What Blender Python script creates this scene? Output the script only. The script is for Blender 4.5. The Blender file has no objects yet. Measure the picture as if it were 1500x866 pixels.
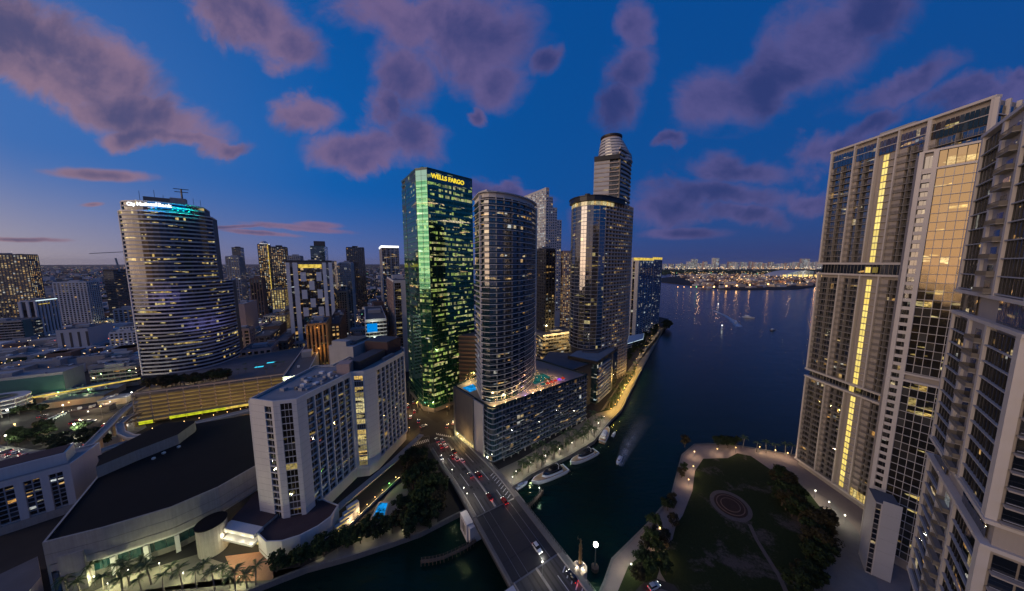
import bpy, math, random
from mathutils import Vector
R = random.Random(7)
PI = math.pi
scene = bpy.context.scene
COL = scene.collection

# ---------------------------------------------------------------- camera (120 m up, looking a little down)
FPX, CXP, CYP, CAMH = 424.0, 750.0, 433.0, 120.0
PITCH = math.atan(48 / FPX)
cam_d = bpy.data.cameras.new('camera')
cam_d.sensor_width = 36.0
cam_d.lens = FPX / 1500 * 36.0
cam_d.clip_start = 0.5
cam_d.clip_end = 60000
cam = bpy.data.objects.new('camera', cam_d)
cam.location = (0, 0, CAMH)
cam.rotation_euler = (PI / 2 - PITCH, 0, 0)
COL.objects.link(cam)
scene.camera = cam

# ---------------------------------------------------------------- look
scene.view_settings.view_transform = 'Standard'
scene.view_settings.look = 'None'
scene.view_settings.exposure = 0.0
scene.view_settings.gamma = 1.0
scene.cycles.use_denoising = True
scene.cycles.max_bounces = 5
scene.cycles.diffuse_bounces = 2
scene.cycles.glossy_bounces = 3
scene.cycles.transmission_bounces = 3
scene.cycles.sample_clamp_indirect = 4.0
scene.cycles.caustics_reflective = False
scene.cycles.caustics_refractive = False

cp, sp = math.cos(PITCH), math.sin(PITCH)
def ray(px, py):
    a = (px - CXP) / FPX; b = (CYP - py) / FPX
    return (a, cp + b * sp, -sp + b * cp)
def V(px, py, z=0.0):
    """survey point: where the sight line through a photo point meets level z"""
    d = ray(px, py); t = (z - CAMH) / d[2]
    return (d[0] * t, d[1] * t)
def D(px, py, Y):
    d = ray(px, py); t = Y / d[1]
    return (d[0] * t, Y, CAMH + d[2] * t)
def proj(x, y, z):
    z -= CAMH
    w = y * cp - z * sp; v = y * sp + z * cp
    return (CXP + FPX * x / w, CYP - FPX * v / w)

# ---------------------------------------------------------------- node helper
class G:
    def __init__(s, nt): s.nt = nt
    def n(s, typ, ins=None, **props):
        nd = s.nt.nodes.new(typ)
        for k, v in props.items(): setattr(nd, k, v)
        if ins:
            for k, v in ins.items():
                sock = nd.inputs[k]
                if isinstance(v, bpy.types.NodeSocket): s.nt.links.new(v, sock)
                else: sock.default_value = v
        return nd
    def m(s, op, a, b=0.0, c=None, clamp=False):
        ins = {0: a, 1: b}
        if c is not None: ins[2] = c
        return s.n('ShaderNodeMath', ins, operation=op, use_clamp=clamp).outputs[0]
    def vm(s, op, a, b=(0, 0, 0)):
        nd = s.n('ShaderNodeVectorMath', {0: a, 1: b}, operation=op)
        return nd.outputs['Value'] if op in ('DOT_PRODUCT', 'LENGTH', 'DISTANCE') else nd.outputs[0]
    def ramp(s, fac, stops, interp='LINEAR'):
        nd = s.n('ShaderNodeValToRGB', {0: fac})
        cr = nd.color_ramp; cr.interpolation = interp
        while len(cr.elements) < len(stops): cr.elements.new(0.5)
        for e, (p, c) in zip(cr.elements, stops):
            e.position = p; e.color = (c[0], c[1], c[2], 1)
        return nd.outputs[0]
    def mix(s, f, a, b, blend='MIX'):
        nd = s.n('ShaderNodeMix', data_type='RGBA', blend_type=blend)
        for i, v in ((0, f), (6, a), (7, b)):
            if isinstance(v, bpy.types.NodeSocket): s.nt.links.new(v, nd.inputs[i])
            else: nd.inputs[i].default_value = v if i == 0 else (v[0], v[1], v[2], 1)
        return nd.outputs[2]
    def smooth(s, x, a, b):
        nd = s.n('ShaderNodeMapRange', {0: x, 1: a, 2: b, 3: 0.0, 4: 1.0}, interpolation_type='SMOOTHSTEP')
        return nd.outputs[0]
    def noise(s, vec, scale, detail=4, rough=.55, dist=0.0):
        nd = s.n('ShaderNodeTexNoise', {'Vector': vec, 'Scale': scale, 'Detail': detail, 'Roughness': rough, 'Distortion': dist})
        return nd

# ---------------------------------------------------------------- dusk sky
world = bpy.data.worlds.new('World'); scene.world = world
world.use_nodes = True
wnt = world.node_tree; wnt.nodes.clear(); g = G(wnt)
WEST = Vector((-.85, -.53, 0)).normalized()
d = g.vm('NORMALIZE', g.n('ShaderNodeTexCoord').outputs['Generated'])
sep = g.n('ShaderNodeSeparateXYZ', {0: d})
dx, dy, dz = sep.outputs
wd = g.m('MULTIPLY_ADD', g.vm('DOT_PRODUCT', d, tuple(WEST)), .5, .5)
hor = g.ramp(wd, [(0, (.032, .042, .145)), (.06, (.036, .050, .165)), (.24, (.06, .085, .25)), (.49, (.13, .15, .32)), (.62, (.22, .20, .29)), (.74, (.46, .37, .345)), (.88, (.60, .38, .22)), (1, (1.7, .85, .26))])
mid = g.ramp(wd, [(0, (.001, .062, .27)), (.25, (.0, .078, .32)), (.49, (.002, .105, .40)), (.72, (.045, .15, .44)), (.86, (.24, .25, .40)), (.93, (.50, .42, .40)), (1, (.95, .70, .46))])
zc = g.m('MAXIMUM', dz, 0.0)
t1 = g.m('POWER', g.smooth(zc, -.05, .22), .75)
skyc = g.mix(t1, hor, mid)
t2 = g.smooth(zc, .22, .85)
zen = g.ramp(wd, [(0, (.0, .058, .26)), (.5, (.002, .070, .30)), (1, (.03, .10, .33))])
skyc = g.mix(t2, skyc, zen)
# clouds of the northern half of the sky, each an ellipse of the sky with torn edges
den = g.m('MAXIMUM', dy, .05)
u = g.m('DIVIDE', dx, den); v_ = g.m('DIVIDE', dz, den)
uv = g.n('ShaderNodeCombineXYZ', {0: u, 1: v_, 2: 0.0}).outputs[0]
n1 = g.noise(uv, 2.6, 8, .60, .5)
n2 = g.noise(g.vm('MULTIPLY', uv, (1.0, 1.5, 1)), 7.0, 8, .66, .6)
warp = g.vm('SCALE', g.vm('SUBTRACT', n1.outputs['Color'], (.5, .5, .5))); wnt.nodes[-1].inputs['Scale'].default_value = .26
uvw = g.vm('ADD', uv, warp)
wsm = g.vm('MULTIPLY', warp, (.5, .10, 0)); uvs = g.vm('ADD', uv, wsm)
CL = [(40,50,130,50,22),(150,85,95,38,28),(70,105,120,34,12),(200,165,120,32,16),(255,200,85,16,4),(190,200,45,16,0),(155,256,66,8,3),(330,208,34,10,-6),
      (365,20,85,40,30),(425,60,50,36,30),(600,20,100,46,8),(690,60,90,60,-10),(585,115,52,50,-60),(730,120,40,34,0),(800,85,26,16,-50),(560,165,34,26,70),
      (455,168,40,24,0),(535,222,70,22,4),(600,205,46,36,10),(545,238,40,14,0),(925,40,24,46,15),(912,95,40,30,-30),(900,150,26,44,10),(700,170,9,20,0),(975,212,22,11,-12),
      (1035,150,58,44,-20),(1120,135,90,40,-28),(1210,60,90,60,-35),(1270,20,90,50,-30),(1170,120,50,30,-10),(1320,128,86,22,-22),(1440,140,80,24,-10),(1490,115,40,18,0),
      (1270,190,62,16,-24),(1215,225,60,22,-20),(1070,248,74,20,4),(1050,285,95,20,3),(980,305,60,26,0),(1090,315,60,14,0),(740,282,60,14,8),(850,330,25,26,0),(690,275,40,14,0),(1180,290,40,16,0),
      (445,334,62,4,5),(385,341,48,3,5),(350,332,60,2,-3),(133,300,16,3,-4),(470,330,30,5,2),(30,350,60,3,2),(1000,342,60,8,0)]
acc = None
for (x, y, rx, ry, ang) in CL:
    def uvp(px, py):
        r = ray(px, py); return Vector((r[0] / r[1], r[2] / r[1], 0))
    c = uvp(x, y); a_ = math.radians(-ang)
    e1 = uvp(x + rx * math.cos(a_), y - rx * math.sin(a_)) - c
    e2 = uvp(x + ry * math.sin(a_), y + ry * math.cos(a_)) - c
    mp = g.n('ShaderNodeMapping', {'Vector': uvw if ry > 9 else uvs, 'Location': c, 'Rotation': (0, 0, math.atan2(e1.y, e1.x)), 'Scale': (e1.length * 1.56, e2.length * 1.56, 1)}, vector_type='TEXTURE')
    q = g.m('SUBTRACT', 1.0, g.vm('LENGTH', mp.outputs[0]))
    acc = q if acc is None else g.m('MAXIMUM', acc, q)
front = g.smooth(dy, .05, .25)
# the rest of the sky carries the same scattered cloud
cdn = g.m('ADD', zc, .12)
cu = g.n('ShaderNodeCombineXYZ', {0: g.m('DIVIDE', dx, cdn), 1: g.m('DIVIDE', dy, cdn), 2: 3.0}).outputs[0]
gen = g.m('MULTIPLY_ADD', g.noise(cu, .9, 5, .55).outputs[0], 2.6, -1.45)
accm = g.n('ShaderNodeMix', {0: front, 2: gen, 3: acc}, data_type='FLOAT').outputs[0]
shape = g.m('ADD', accm, g.m('MULTIPLY', g.m('SUBTRACT', n2.outputs[0], .5), .72))
shape = g.m('ADD', shape, g.m('MULTIPLY', g.m('SUBTRACT', n1.outputs[0], .5), .70))
cden = g.smooth(shape, .06, .60)
core = g.smooth(shape, .25, 1.05)
lit = g.smooth(g.m('ADD', g.m('MULTIPLY', g.m('SUBTRACT', g.noise(g.vm('ADD', uv, (.02, -.05, 0)), 3.4, 7, .58, .3).outputs[0], .5), 2.0), g.m('SUBTRACT', .80, g.m('MULTIPLY', core, .40))), .15, .98)
cpink = g.ramp(wd, [(0, (.095, .085, .245)), (.2, (.105, .09, .25)), (.45, (.19, .125, .25)), (.72, (.29, .175, .23)), (1, (.8, .40, .28))])
cdark = g.ramp(wd, [(0, (.026, .036, .15)), (.2, (.030, .038, .15)), (.45, (.062, .058, .175)), (.72, (.085, .070, .15)), (1, (.3, .16, .18))])
cc = g.mix(lit, cdark, cpink)
dens = g.m('MULTIPLY', cden, .88)
skyc = g.mix(dens, skyc, cc)
bg = g.n('ShaderNodeBackground', {'Color': skyc, 'Strength': 1.0})
# a faint physical twilight sky on top of the painted gradient
nish = g.n('ShaderNodeTexSky', sky_type='NISHITA', sun_disc=False, sun_elevation=math.radians(2.0), sun_rotation=math.radians(238), altitude=100)
bg2 = g.n('ShaderNodeBackground', {'Color': nish.outputs[0], 'Strength': .004})
add = g.n('ShaderNodeAddShader', {0: bg.outputs[0], 1: bg2.outputs[0]})
wo = g.n('ShaderNodeOutputWorld', {'Surface': add.outputs[0]})

# afterglow of the sun that has just set behind the left shoulder of the camera
sun_d = bpy.data.lights.new('sun', 'SUN')
sun_d.energy = 1.55; sun_d.color = (1.0, .76, .60); sun_d.angle = math.radians(45)
sun = bpy.data.objects.new('sun', sun_d)
sdir = Vector((WEST.x, WEST.y, math.tan(math.radians(7)))).normalized()
sun.rotation_euler = sdir.to_track_quat('Z', 'Y').to_euler()
sun.location = (0, 0, 400)
COL.objects.link(sun)

# ---------------------------------------------------------------- materials
MATS = {}
def rgb(c): return (c[0], c[1], c[2], 1)
def newmat(name):
    m = bpy.data.materials.new(name); m.use_nodes = True
    m.node_tree.nodes.clear(); MATS[name] = m
    m.cycles.emission_sampling = 'NONE'
    return m, G(m.node_tree)
def surf(name, col, rough=.7, metal=0.0, spec=.5, var=.25, vs=.6, streak=0.0, bump=0.0, bs=3.0, emit=None, es=0.0, island=0.0):
    if rough > .7: spec = min(spec, .12)
    m, g = newmat(name)
    pos = g.n('ShaderNodeNewGeometry')
    P = pos.outputs['Position']
    nz = g.noise(P, vs, 5, .6).outputs[0]
    f = g.m('MULTIPLY_ADD', nz, 2 * var, 1 - var)
    if streak:
        st = g.noise(g.vm('MULTIPLY', P, (1.3, 1.3, .06)), 1.2, 3, .6).outputs[0]
        f = g.m('MULTIPLY', f, g.m('MULTIPLY_ADD', st, 2 * streak, 1 - streak))
    if island:
        f = g.m('MULTIPLY', f, g.m('MULTIPLY_ADD', pos.outputs['Random Per Island'], 2 * island, 1 - island))
    c = g.mix(1.0, col, g.n('ShaderNodeCombineColor', {0: f, 1: f, 2: f}).outputs[0], 'MULTIPLY')
    b = g.n('ShaderNodeBsdfPrincipled', {'Base Color': c, 'Roughness': rough, 'Metallic': metal, 'Specular IOR Level': spec})
    if bump:
        bn = g.n('ShaderNodeBump', {'Strength': bump, 'Distance': .1, 'Height': g.noise(P, bs, 4, .6).outputs[0]})
        m.node_tree.links.new(bn.outputs[0], b.inputs['Normal'])
    if emit:
        b.inputs['Emission Color'].default_value = rgb(emit); b.inputs['Emission Strength'].default_value = es
    g.n('ShaderNodeOutputMaterial', {'Surface': b.outputs[0]})
    return m
def glow(name, col, strength, var=0.0, scale=1.0):
    m, g = newmat(name)
    s = strength
    if var:
        nz = g.noise(g.n('ShaderNodeNewGeometry').outputs['Position'], scale, 3, .7).outputs[0]
        s = g.m('MULTIPLY', g.smooth(nz, .5 - var * .5, .5 + var * .25), strength)
    e = g.n('ShaderNodeEmission', {'Color': rgb(col), 'Strength': s})
    g.n('ShaderNodeOutputMaterial', {'Surface': e.outputs[0]})
    return m
WARM = [(0, (1, .50, .13)), (.45, (1, .66, .25)), (.8, (1, .80, .45)), (1, (.8, .92, 1))]
YEL = [(0, (1, .62, .16)), (.5, (1, .76, .26)), (1, (1, .86, .42))]
GRN = [(0, (.55, .80, .16)), (.5, (.70, .78, .22)), (1, (.95, .85, .40))]
COOL = [(0, (1, .8, .5)), (.5, (.9, .9, .8)), (1, (.7, .9, 1))]
def winmat(name, tint, frac, stops=WARM, strength=.9, rough=.06, spec=1.0, curtain=.5, floorvar=1.0, coat=None, ior=1.6, wave=.02, metal=0.0, flat=False):
    """glass panes: each pane (mesh island) is dark glass, half-curtained or lit"""
    m, g = newmat(name)
    geo = g.n('ShaderNodeNewGeometry'); P = geo.outputs['Position']
    oi = g.n('ShaderNodeObjectInfo').outputs['Random']
    ri = geo.outputs['Random Per Island']
    h = g.n('ShaderNodeTexWhiteNoise', {'Vector': g.n('ShaderNodeCombineXYZ', {0: g.m('MULTIPLY', ri, 917.3), 1: g.m('MULTIPLY', oi, 531.7), 2: 0.0}).outputs[0]}, noise_dimensions='3D')
    r1 = h.outputs['Value']; hc = g.n('ShaderNodeSeparateColor', {0: h.outputs['Color']}).outputs
    # lit windows come in clusters: floors and neighbours share their evenings
    cl = g.noise(g.vm('MULTIPLY', P, (.07, .07, .42)), 1.0, 2, .5).outputs[0]
    fl = g.m('POWER', g.n('ShaderNodeTexWhiteNoise', {'W': g.m('MULTIPLY', oi, 97.0)}, noise_dimensions='1D').outputs['Value'], 3.0)
    if frac >= 1: fr = g.m('ADD', .97, 0.0)
    else:
        thr = g.m('SUBTRACT', .70 - .42 * frac, g.m('MULTIPLY', fl, .10 * floorvar))
        fr = g.m('ADD', g.m('MULTIPLY', g.m('GREATER_THAN', cl, thr), .72), .22 * frac)
    on = g.m('LESS_THAN', r1, fr)
    col = g.ramp(hc[1], stops)
    inn = g.noise(g.vm('MULTIPLY', P, (1, 1, 1.6)), .9, 3, .75).outputs[0]
    st = g.m('MULTIPLY', g.m('MULTIPLY', on, strength), g.m('MULTIPLY', g.m('MULTIPLY_ADD', hc[2], 1.1, .25), g.smooth(inn, .22, .72)))
    if flat: st = g.m('MULTIPLY', strength, g.m('MULTIPLY_ADD', hc[2], .35, .75))
    cur = g.m('MULTIPLY', g.m('GREATER_THAN', hc[0], 1 - curtain * .5), g.m('MULTIPLY_ADD', hc[2], .10, .03))
    base = g.mix(g.m('MULTIPLY', cur, 3.0), tint, (.16, .155, .15))
    b = g.n('ShaderNodeBsdfPrincipled', {'Base Color': base, 'Roughness': rough, 'IOR': ior, 'Specular IOR Level': spec, 'Emission Color': col, 'Emission Strength': st, 'Metallic': metal})
    if coat: b.inputs['Specular Tint'].default_value = rgb(coat)
    if wave:
        tilt = g.vm('SUBTRACT', h.outputs['Color'], (.5, .5, .5))
        nn = g.n('ShaderNodeVectorMath', {0: tilt, 3: wave}, operation='SCALE').outputs[0]
        w2 = g.vm('SUBTRACT', g.noise(P, .25, 2, .5).outputs['Color'], (.5, .5, .5))
        nn2 = g.n('ShaderNodeVectorMath', {0: w2, 3: wave * 1.5}, operation='SCALE').outputs[0]
        nrm = g.vm('NORMALIZE', g.vm('ADD', geo.outputs['Normal'], g.vm('ADD', nn, nn2)))
        m.node_tree.links.new(nrm, b.inputs['Normal'])
    g.n('ShaderNodeOutputMaterial', {'Surface': b.outputs[0]})
    return m

surf('white_wall', (.58, .55, .53), .75, var=.10, vs=.15, streak=.10)
surf('balcony_grey', (.27, .25, .235), .7, var=.1, streak=.1)
surf('band_white', (.40, .40, .42), .6, var=.08, vs=.2)
surf('icon_white', (.52, .48, .45), .6, var=.08, vs=.2, streak=.06)
surf('icon_beige', (.34, .30, .27), .7, var=.10, vs=.2, streak=.08)
surf('grey_wall', (.34, .33, .33), .8, var=.15, vs=.2, streak=.15)
surf('light_panel', (.42, .41, .42), .6, var=.08, vs=.2)
surf('garage_conc', (.17, .15, .125), .9, var=.25, vs=.5, streak=.25)
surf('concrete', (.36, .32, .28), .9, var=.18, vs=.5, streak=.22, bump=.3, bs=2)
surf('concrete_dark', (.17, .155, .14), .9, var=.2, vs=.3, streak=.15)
surf('dark_metal', (.035, .035, .038), .45, metal=.6, var=.2)
surf('mid_metal', (.22, .22, .23), .4, metal=.8, var=.15)
surf('white_metal', (.62, .62, .62), .45, var=.08)
surf('slab_white', (.60, .58, .58), .6, var=.08, vs=.2)
surf('slab_grey', (.36, .36, .38), .6, var=.10, vs=.2)
surf('roof_black', (.012, .011, .011), .85, var=.25, vs=.08, bump=.2, bs=.7)
surf('roof_grey', (.12, .115, .12), .9, var=.3, vs=.12, bump=.2)
surf('roof_pale', (.27, .26, .26), .9, var=.3, vs=.15)
surf('roof_brown', (.075, .05, .05), .9, var=.25, vs=.2)
surf('tan_wall', (.38, .29, .20), .8, var=.15, streak=.1)
surf('brown_wall', (.17, .11, .085), .8, var=.15, streak=.1)
surf('pink_wall', (.42, .30, .26), .8, var=.12, streak=.1)
surf('orange_wall', (.34, .20, .09), .8, var=.15, streak=.1)
surf('blue_wall', (.10, .17, .27), .5, var=.12)
surf('teal_wall', (.035, .12, .115), .5, var=.25, vs=.06)
surf('dark_wall', (.045, .042, .045), .6, var=.2)
surf('asphalt', (.045, .043, .041), .85, var=.30, vs=.5, bump=.15, bs=6)
surf('deck_grate', (.022, .022, .025), .6, var=.3, vs=.8)
surf('bridge_conc', (.10, .096, .09), .9, var=.22, vs=.3, bump=.15)
surf('pavement', (.20, .185, .17), .85, var=.2, vs=.4, bump=.1)
surf('park_path', (.24, .195, .175), .85, var=.16, vs=.35, bump=.1)
surf('plaza_tile', (.38, .20, .12), .8, var=.2, vs=.8)
surf('plaza_sand', (.19, .17, .135), .9, var=.2, vs=.6)
surf('ground', (.038, .035, .033), .95, var=.5, vs=.05)
surf('lawn_edge', (.022, .030, .011), .95, var=.75, vs=.09, bump=.5, bs=2.0)
def lawn_mat():
    m, g = newmat('lawn'); P = g.n('ShaderNodeNewGeometry').outputs['Position']
    a = g.noise(P, .055, 5, .6, .6).outputs[0]; f = g.noise(P, 1.3, 5, .7).outputs[0]; fine = g.noise(P, 6.0, 3, .7).outputs[0]
    bare = g.smooth(g.m('MULTIPLY_ADD', g.m('SUBTRACT', f, .5), .22, a), .53, .66)
    c = g.mix(bare, (.020, .029, .010), (.085, .070, .060))
    v = g.m('MULTIPLY', g.m('MULTIPLY_ADD', f, 1.1, .45), g.m('MULTIPLY_ADD', fine, .9, .55))
    c = g.mix(1.0, c, g.n('ShaderNodeCombineColor', {0: v, 1: v, 2: v}).outputs[0], 'MULTIPLY')
    bn = g.n('ShaderNodeBump', {'Strength': .6, 'Distance': .15, 'Height': fine})
    b = g.n('ShaderNodeBsdfPrincipled', {'Base Color': c, 'Roughness': .95, 'Specular IOR Level': .1, 'Normal': bn.outputs[0]})
    g.n('ShaderNodeOutputMaterial', {'Surface': b.outputs[0]})
lawn_mat()
surf('bare_soil', (.050, .042, .034), .95, var=.35, vs=.25)
surf('circle_paving', (.12, .098, .088), .9, var=.25, vs=.5)
surf('dark_soil', (.055, .034, .026), .95, var=.3, vs=.6)
surf('paint_white', (.62, .61, .58), .7, var=.2, vs=2)
surf('tyre_track', (.070, .067, .062), .9, var=.35, vs=.25)
surf('joint_grey', (.33, .315, .30), .85, var=.15)
surf('kerb', (.33, .32, .30), .85, var=.15)
surf('seawall', (.17, .16, .145), .9, var=.25, vs=.6, streak=.2)
surf('timber', (.13, .095, .07), .85, var=.3, vs=2)
surf('bark', (.10, .075, .055), .95, var=.3, vs=3)
surf('palm_bark', (.20, .17, .14), .95, var=.25, vs=3)
surf('leaf', (.038, .056, .016), .75, var=.4, vs=.9, island=.45)
surf('leaf_dark', (.020, .032, .012), .75, var=.4, vs=.9, island=.45)
surf('leaf_brown', (.036, .030, .014), .75, var=.4, vs=.9, island=.45)
surf('palm_leaf', (.055, .090, .022), .6, var=.3, vs=2, island=.35)
surf('hull_white', (.72, .72, .72), .25, var=.05)
surf('hull_dark', (.03, .03, .035), .25, var=.1)
surf('teak', (.30, .19, .10), .6, var=.15)
surf('boat_glass', (.01, .011, .013), .05, spec=1.0, var=.1)
surf('rubber', (.02, .02, .02), .8)
surf('bronze', (.20, .13, .06), .4, metal=.7, var=.3)
surf('gold_face', (.5, .36, .1), .4, emit=(1, .62, .08), es=.85)
surf('foam', (.42, .46, .50), .9, var=.4, vs=.8)
glow('lamp_warm', (1, .58, .20), 5)
glow('lamp_cool', (1, .94, .76), 6)
glow('lamp_green', (.35, 1, .3), 7)
glow('lamp_red', (1, .05, .03), 5)
glow('beam_white', (1, .93, .75), 30)
glow('sign_white', (1, 1, 1), 2.2)
glow('sign_cool', (.75, .95, 1), 1.3)
glow('sign_gold', (1, .72, .05), 1.05)
glow('blue_light', (.0, .30, .95), .75)
glow('teal_light', (.0, .55, .72), .55)
glow('screen_blue', (.02, .03, 1), 1.1)
glow('pool_blue', (.01, .36, .95), .85, .5, .35)
glow('pool_teal', (.03, .25, .24), .50, .5, .4)
glow('cyan_strip', (.05, .70, 1), 1.1)
glow('yellow_strip', (.80, .86, .03), .95, .9, .25)
glow('yellow_lamp', (1, .70, .12), 1.0, .7, .25)
glow('warm_ceiling', (1, .80, .45), .9, .7, .3)
glow('garage_glow', (1, .68, .22), 2.0, .8, .12)  # lamplight put into the surface itself as a patchy glow
glow('violet', (.35, .06, .9), 1.0)
glow('red_shade', (1, .08, .04), .45)
winmat('w_office', (.012, .013, .016), .16, WARM, .8)
winmat('w_dark', (.008, .009, .011), .05, WARM, .6)
winmat('w_apart', (.010, .011, .014), .15, WARM, .8, curtain=.7)
winmat('w_busy', (.02, .016, .012), .42, WARM, .75)
winmat('w_bank', (.010, .010, .018), .10, YEL, .9, floorvar=1.0, curtain=.3, spec=.5, ior=1.45)
winmat('w_green', (.002, .030, .016), .34, GRN, .75, spec=1.0, coat=(.20, .85, .52), ior=1.75, curtain=.15, wave=.012)
winmat('w_green_dark', (.004, .020, .020), .10, GRN, .6, coat=(.45, .9, .9), ior=1.8, curtain=.15, wave=.012)
surf('bright_white', (.74, .73, .72), .6, var=.06)
winmat('w_epic', (.004, .026, .040), .09, WARM, .8, curtain=.5, ior=1.7)
winmat('w_podium', (.006, .036, .060), .07, WARM, .7, curtain=.45, ior=1.7)
winmat('w_tower', (.012, .014, .018), .06, YEL, .6, curtain=.3, ior=2.0, wave=.02)
winmat('w_blue', (.010, .045, .10), .10, COOL, .7, curtain=.3, ior=1.8)
winmat('w_icon', (.008, .010, .013), .06, WARM, .7, curtain=.5, ior=1.9)
winmat('w_gold', (.012, .012, .012), .07, YEL, .8, curtain=.35, ior=1.62, wave=.016, coat=(1, .78, .48))
winmat('w_stair', (.2, .15, .05), 3.0, [(0, (1, .72, .14)), (1, (1, .80, .22))], 1.05, floorvar=0, curtain=0, flat=True)
winmat('w_hyatt', (.012, .010, .009), .06, YEL, .5, curtain=.8)
winmat('w_hyattlit', (.02, .015, .01), .62, YEL, .85, curtain=.3, floorvar=.6)
winmat('w_bronze', (.018, .012, .007), .10, YEL, .45, curtain=.5, coat=(1, .8, .6))
winmat('w_teal', (.01, .05, .055), .10, COOL, .6, curtain=.2)
winmat('w_lobby', (.10, .09, .03), 1.4, YEL, .8, floorvar=0, curtain=.1)
def water_mat():
    m, g = newmat('water')
    P = g.n('ShaderNodeNewGeometry').outputs['Position']
    a = g.noise(P, .75, 4, .65).outputs[0]
    b_ = g.noise(g.vm('MULTIPLY', P, (1, 1.6, 1)), .05, 3, .55).outputs[0]
    c_ = g.noise(g.vm('MULTIPLY', P, (1, 2.2, 1)), .20, 4, .6).outputs[0]
    hgt = g.m('ADD', g.m('MULTIPLY', a, .4), g.m('ADD', g.m('MULTIPLY', b_, 1.6), g.m('MULTIPLY', c_, 1.3)))
    bump = g.n('ShaderNodeBump', {'Strength': .40, 'Distance': .50, 'Height': hgt})
    b = g.n('ShaderNodeBsdfPrincipled', {'Base Color': (.0018, .015, .012, 1), 'Roughness': .10, 'IOR': 1.33, 'Specular Tint': (.5, 1, .5, 1), 'Normal': bump.outputs[0]})
    g.n('ShaderNodeOutputMaterial', {'Surface': b.outputs[0]})
water_mat()

# ---------------------------------------------------------------- geometry helpers
def nrm2(x, y):
    l = math.hypot(x, y) or 1; return (x / l, y / l)
class MB:
    def __init__(s): s.v = []; s.f = []; s.m = []
    def add(s, vs, fs, m=0):
        o = len(s.v); s.v.extend(vs)
        for f in fs: s.f.append([o + i for i in f]); s.m.append(m)
        return s
    def quad(s, a, b, c, d, m=0): return s.add([a, b, c, d], [(0, 1, 2, 3)], m)
    def box(s, cx, cy, z0, z1, lx, ly, ang=0.0, m=0):
        c, n = math.cos(ang), math.sin(ang); hx, hy = lx / 2, ly / 2
        p = [(cx + a * c - b * n, cy + a * n + b * c) for a, b in ((-hx, -hy), (hx, -hy), (hx, hy), (-hx, hy))]
        return s.prism(p, z0, z1, m)
    def prism(s, poly, z0, z1, m=0, mt=None, bottom=True):
        n = len(poly)
        vs = [(x, y, z0) for x, y in poly] + [(x, y, z1) for x, y in poly]
        s.add(vs, [(i, (i + 1) % n, n + (i + 1) % n, n + i) for i in range(n)], m)
        s.add([(x, y, z1) for x, y in poly], [tuple(range(n))], m if mt is None else mt)
        if bottom: s.add([(x, y, z0) for x, y in poly], [tuple(range(n - 1, -1, -1))], m)
        return s
    def loft(s, polys, m=0, cap=True):
        n = len(polys[0]); o = len(s.v)
        for p in polys: s.v.extend(p)
        for k in range(len(polys) - 1):
            for i in range(n):
                j = (i + 1) % n
                s.f.append([o + k * n + i, o + k * n + j, o + (k + 1) * n + j, o + (k + 1) * n + i]); s.m.append(m)
        if cap:
            s.f.append([o + i for i in range(n - 1, -1, -1)]); s.m.append(m)
            s.f.append([o + (len(polys) - 1) * n + i for i in range(n)]); s.m.append(m)
        return s
    def tube(s, pts, r, n=6, m=0):
        rs = r if isinstance(r, (list, tuple)) else [r] * len(pts)
        rings = []
        for i, p in enumerate(pts):
            a = Vector(pts[max(0, i - 1)]); b = Vector(pts[min(len(pts) - 1, i + 1)])
            t = (b - a).normalized()
            x = t.cross(Vector((0, 0, 1)) if abs(t.z) < .9 else Vector((1, 0, 0))).normalized(); y = t.cross(x)
            rings.append([tuple(Vector(p) + (x * math.cos(2 * PI * k / n) - y * math.sin(2 * PI * k / n)) * rs[i]) for k in range(n)])
        return s.loft(rings, m)
    def cyl(s, x, y, z0, z1, r0, r1=None, n=12, m=0):
        r1 = r0 if r1 is None else r1
        return s.loft([[(x + r * math.cos(2 * PI * k / n), y + r * math.sin(2 * PI * k / n), z) for k in range(n)] for z, r in ((z0, r0), (z1, r1))], m)
    def ball(s, x, y, z, r, n=8, k=5, m=0, sz=1.0):
        rings = []
        for i in range(k + 1):
            a = -PI / 2 + PI * i / k; rr = max(r * math.cos(a), r * .02)
            rings.append([(x + rr * math.cos(2 * PI * j / n), y + rr * math.sin(2 * PI * j / n), z + r * math.sin(a) * sz) for j in range(n)])
        return s.loft(rings, m)
    def mesh(s, name, mats, off=(0, 0, 0)):
        me = bpy.data.meshes.new(name)
        vs = s.v if off == (0, 0, 0) else [(a - off[0], b - off[1], c - off[2]) for a, b, c in s.v]
        me.from_pydata(vs, [], s.f)
        for k in (mats if isinstance(mats, (list, tuple)) else [mats]): me.materials.append(MATS[k])
        if any(s.m): me.polygons.foreach_set('material_index', s.m)
        me.update()
        return me
    def build(s, name, mats, root=None, label=None, **tags):
        off = tuple(root_world(root)) if root is not None else (0, 0, 0)
        if root is None and s.v:
            xs = [p[0] for p in s.v]; ys = [p[1] for p in s.v]
            off = ((min(xs) + max(xs)) / 2, (min(ys) + max(ys)) / 2, min(p[2] for p in s.v))
        me = s.mesh(name, mats, off)
        o = inst(name, me, root, (0, 0, 0) if root is not None else off)
        if label: o['label'] = label
        for k, t in tags.items(): o[k] = t
        return o
def root_world(o):
    p = Vector((0, 0, 0))
    while o is not None: p = p + o.location; o = o.parent
    return p
def inst(name, me, root=None, loc=(0, 0, 0), rot=0.0):
    o = bpy.data.objects.new(name, me); o.location = loc
    if rot: o.rotation_euler = (0, 0, rot)
    COL.objects.link(o)
    if root is not None: o.parent = root
    return o
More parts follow.
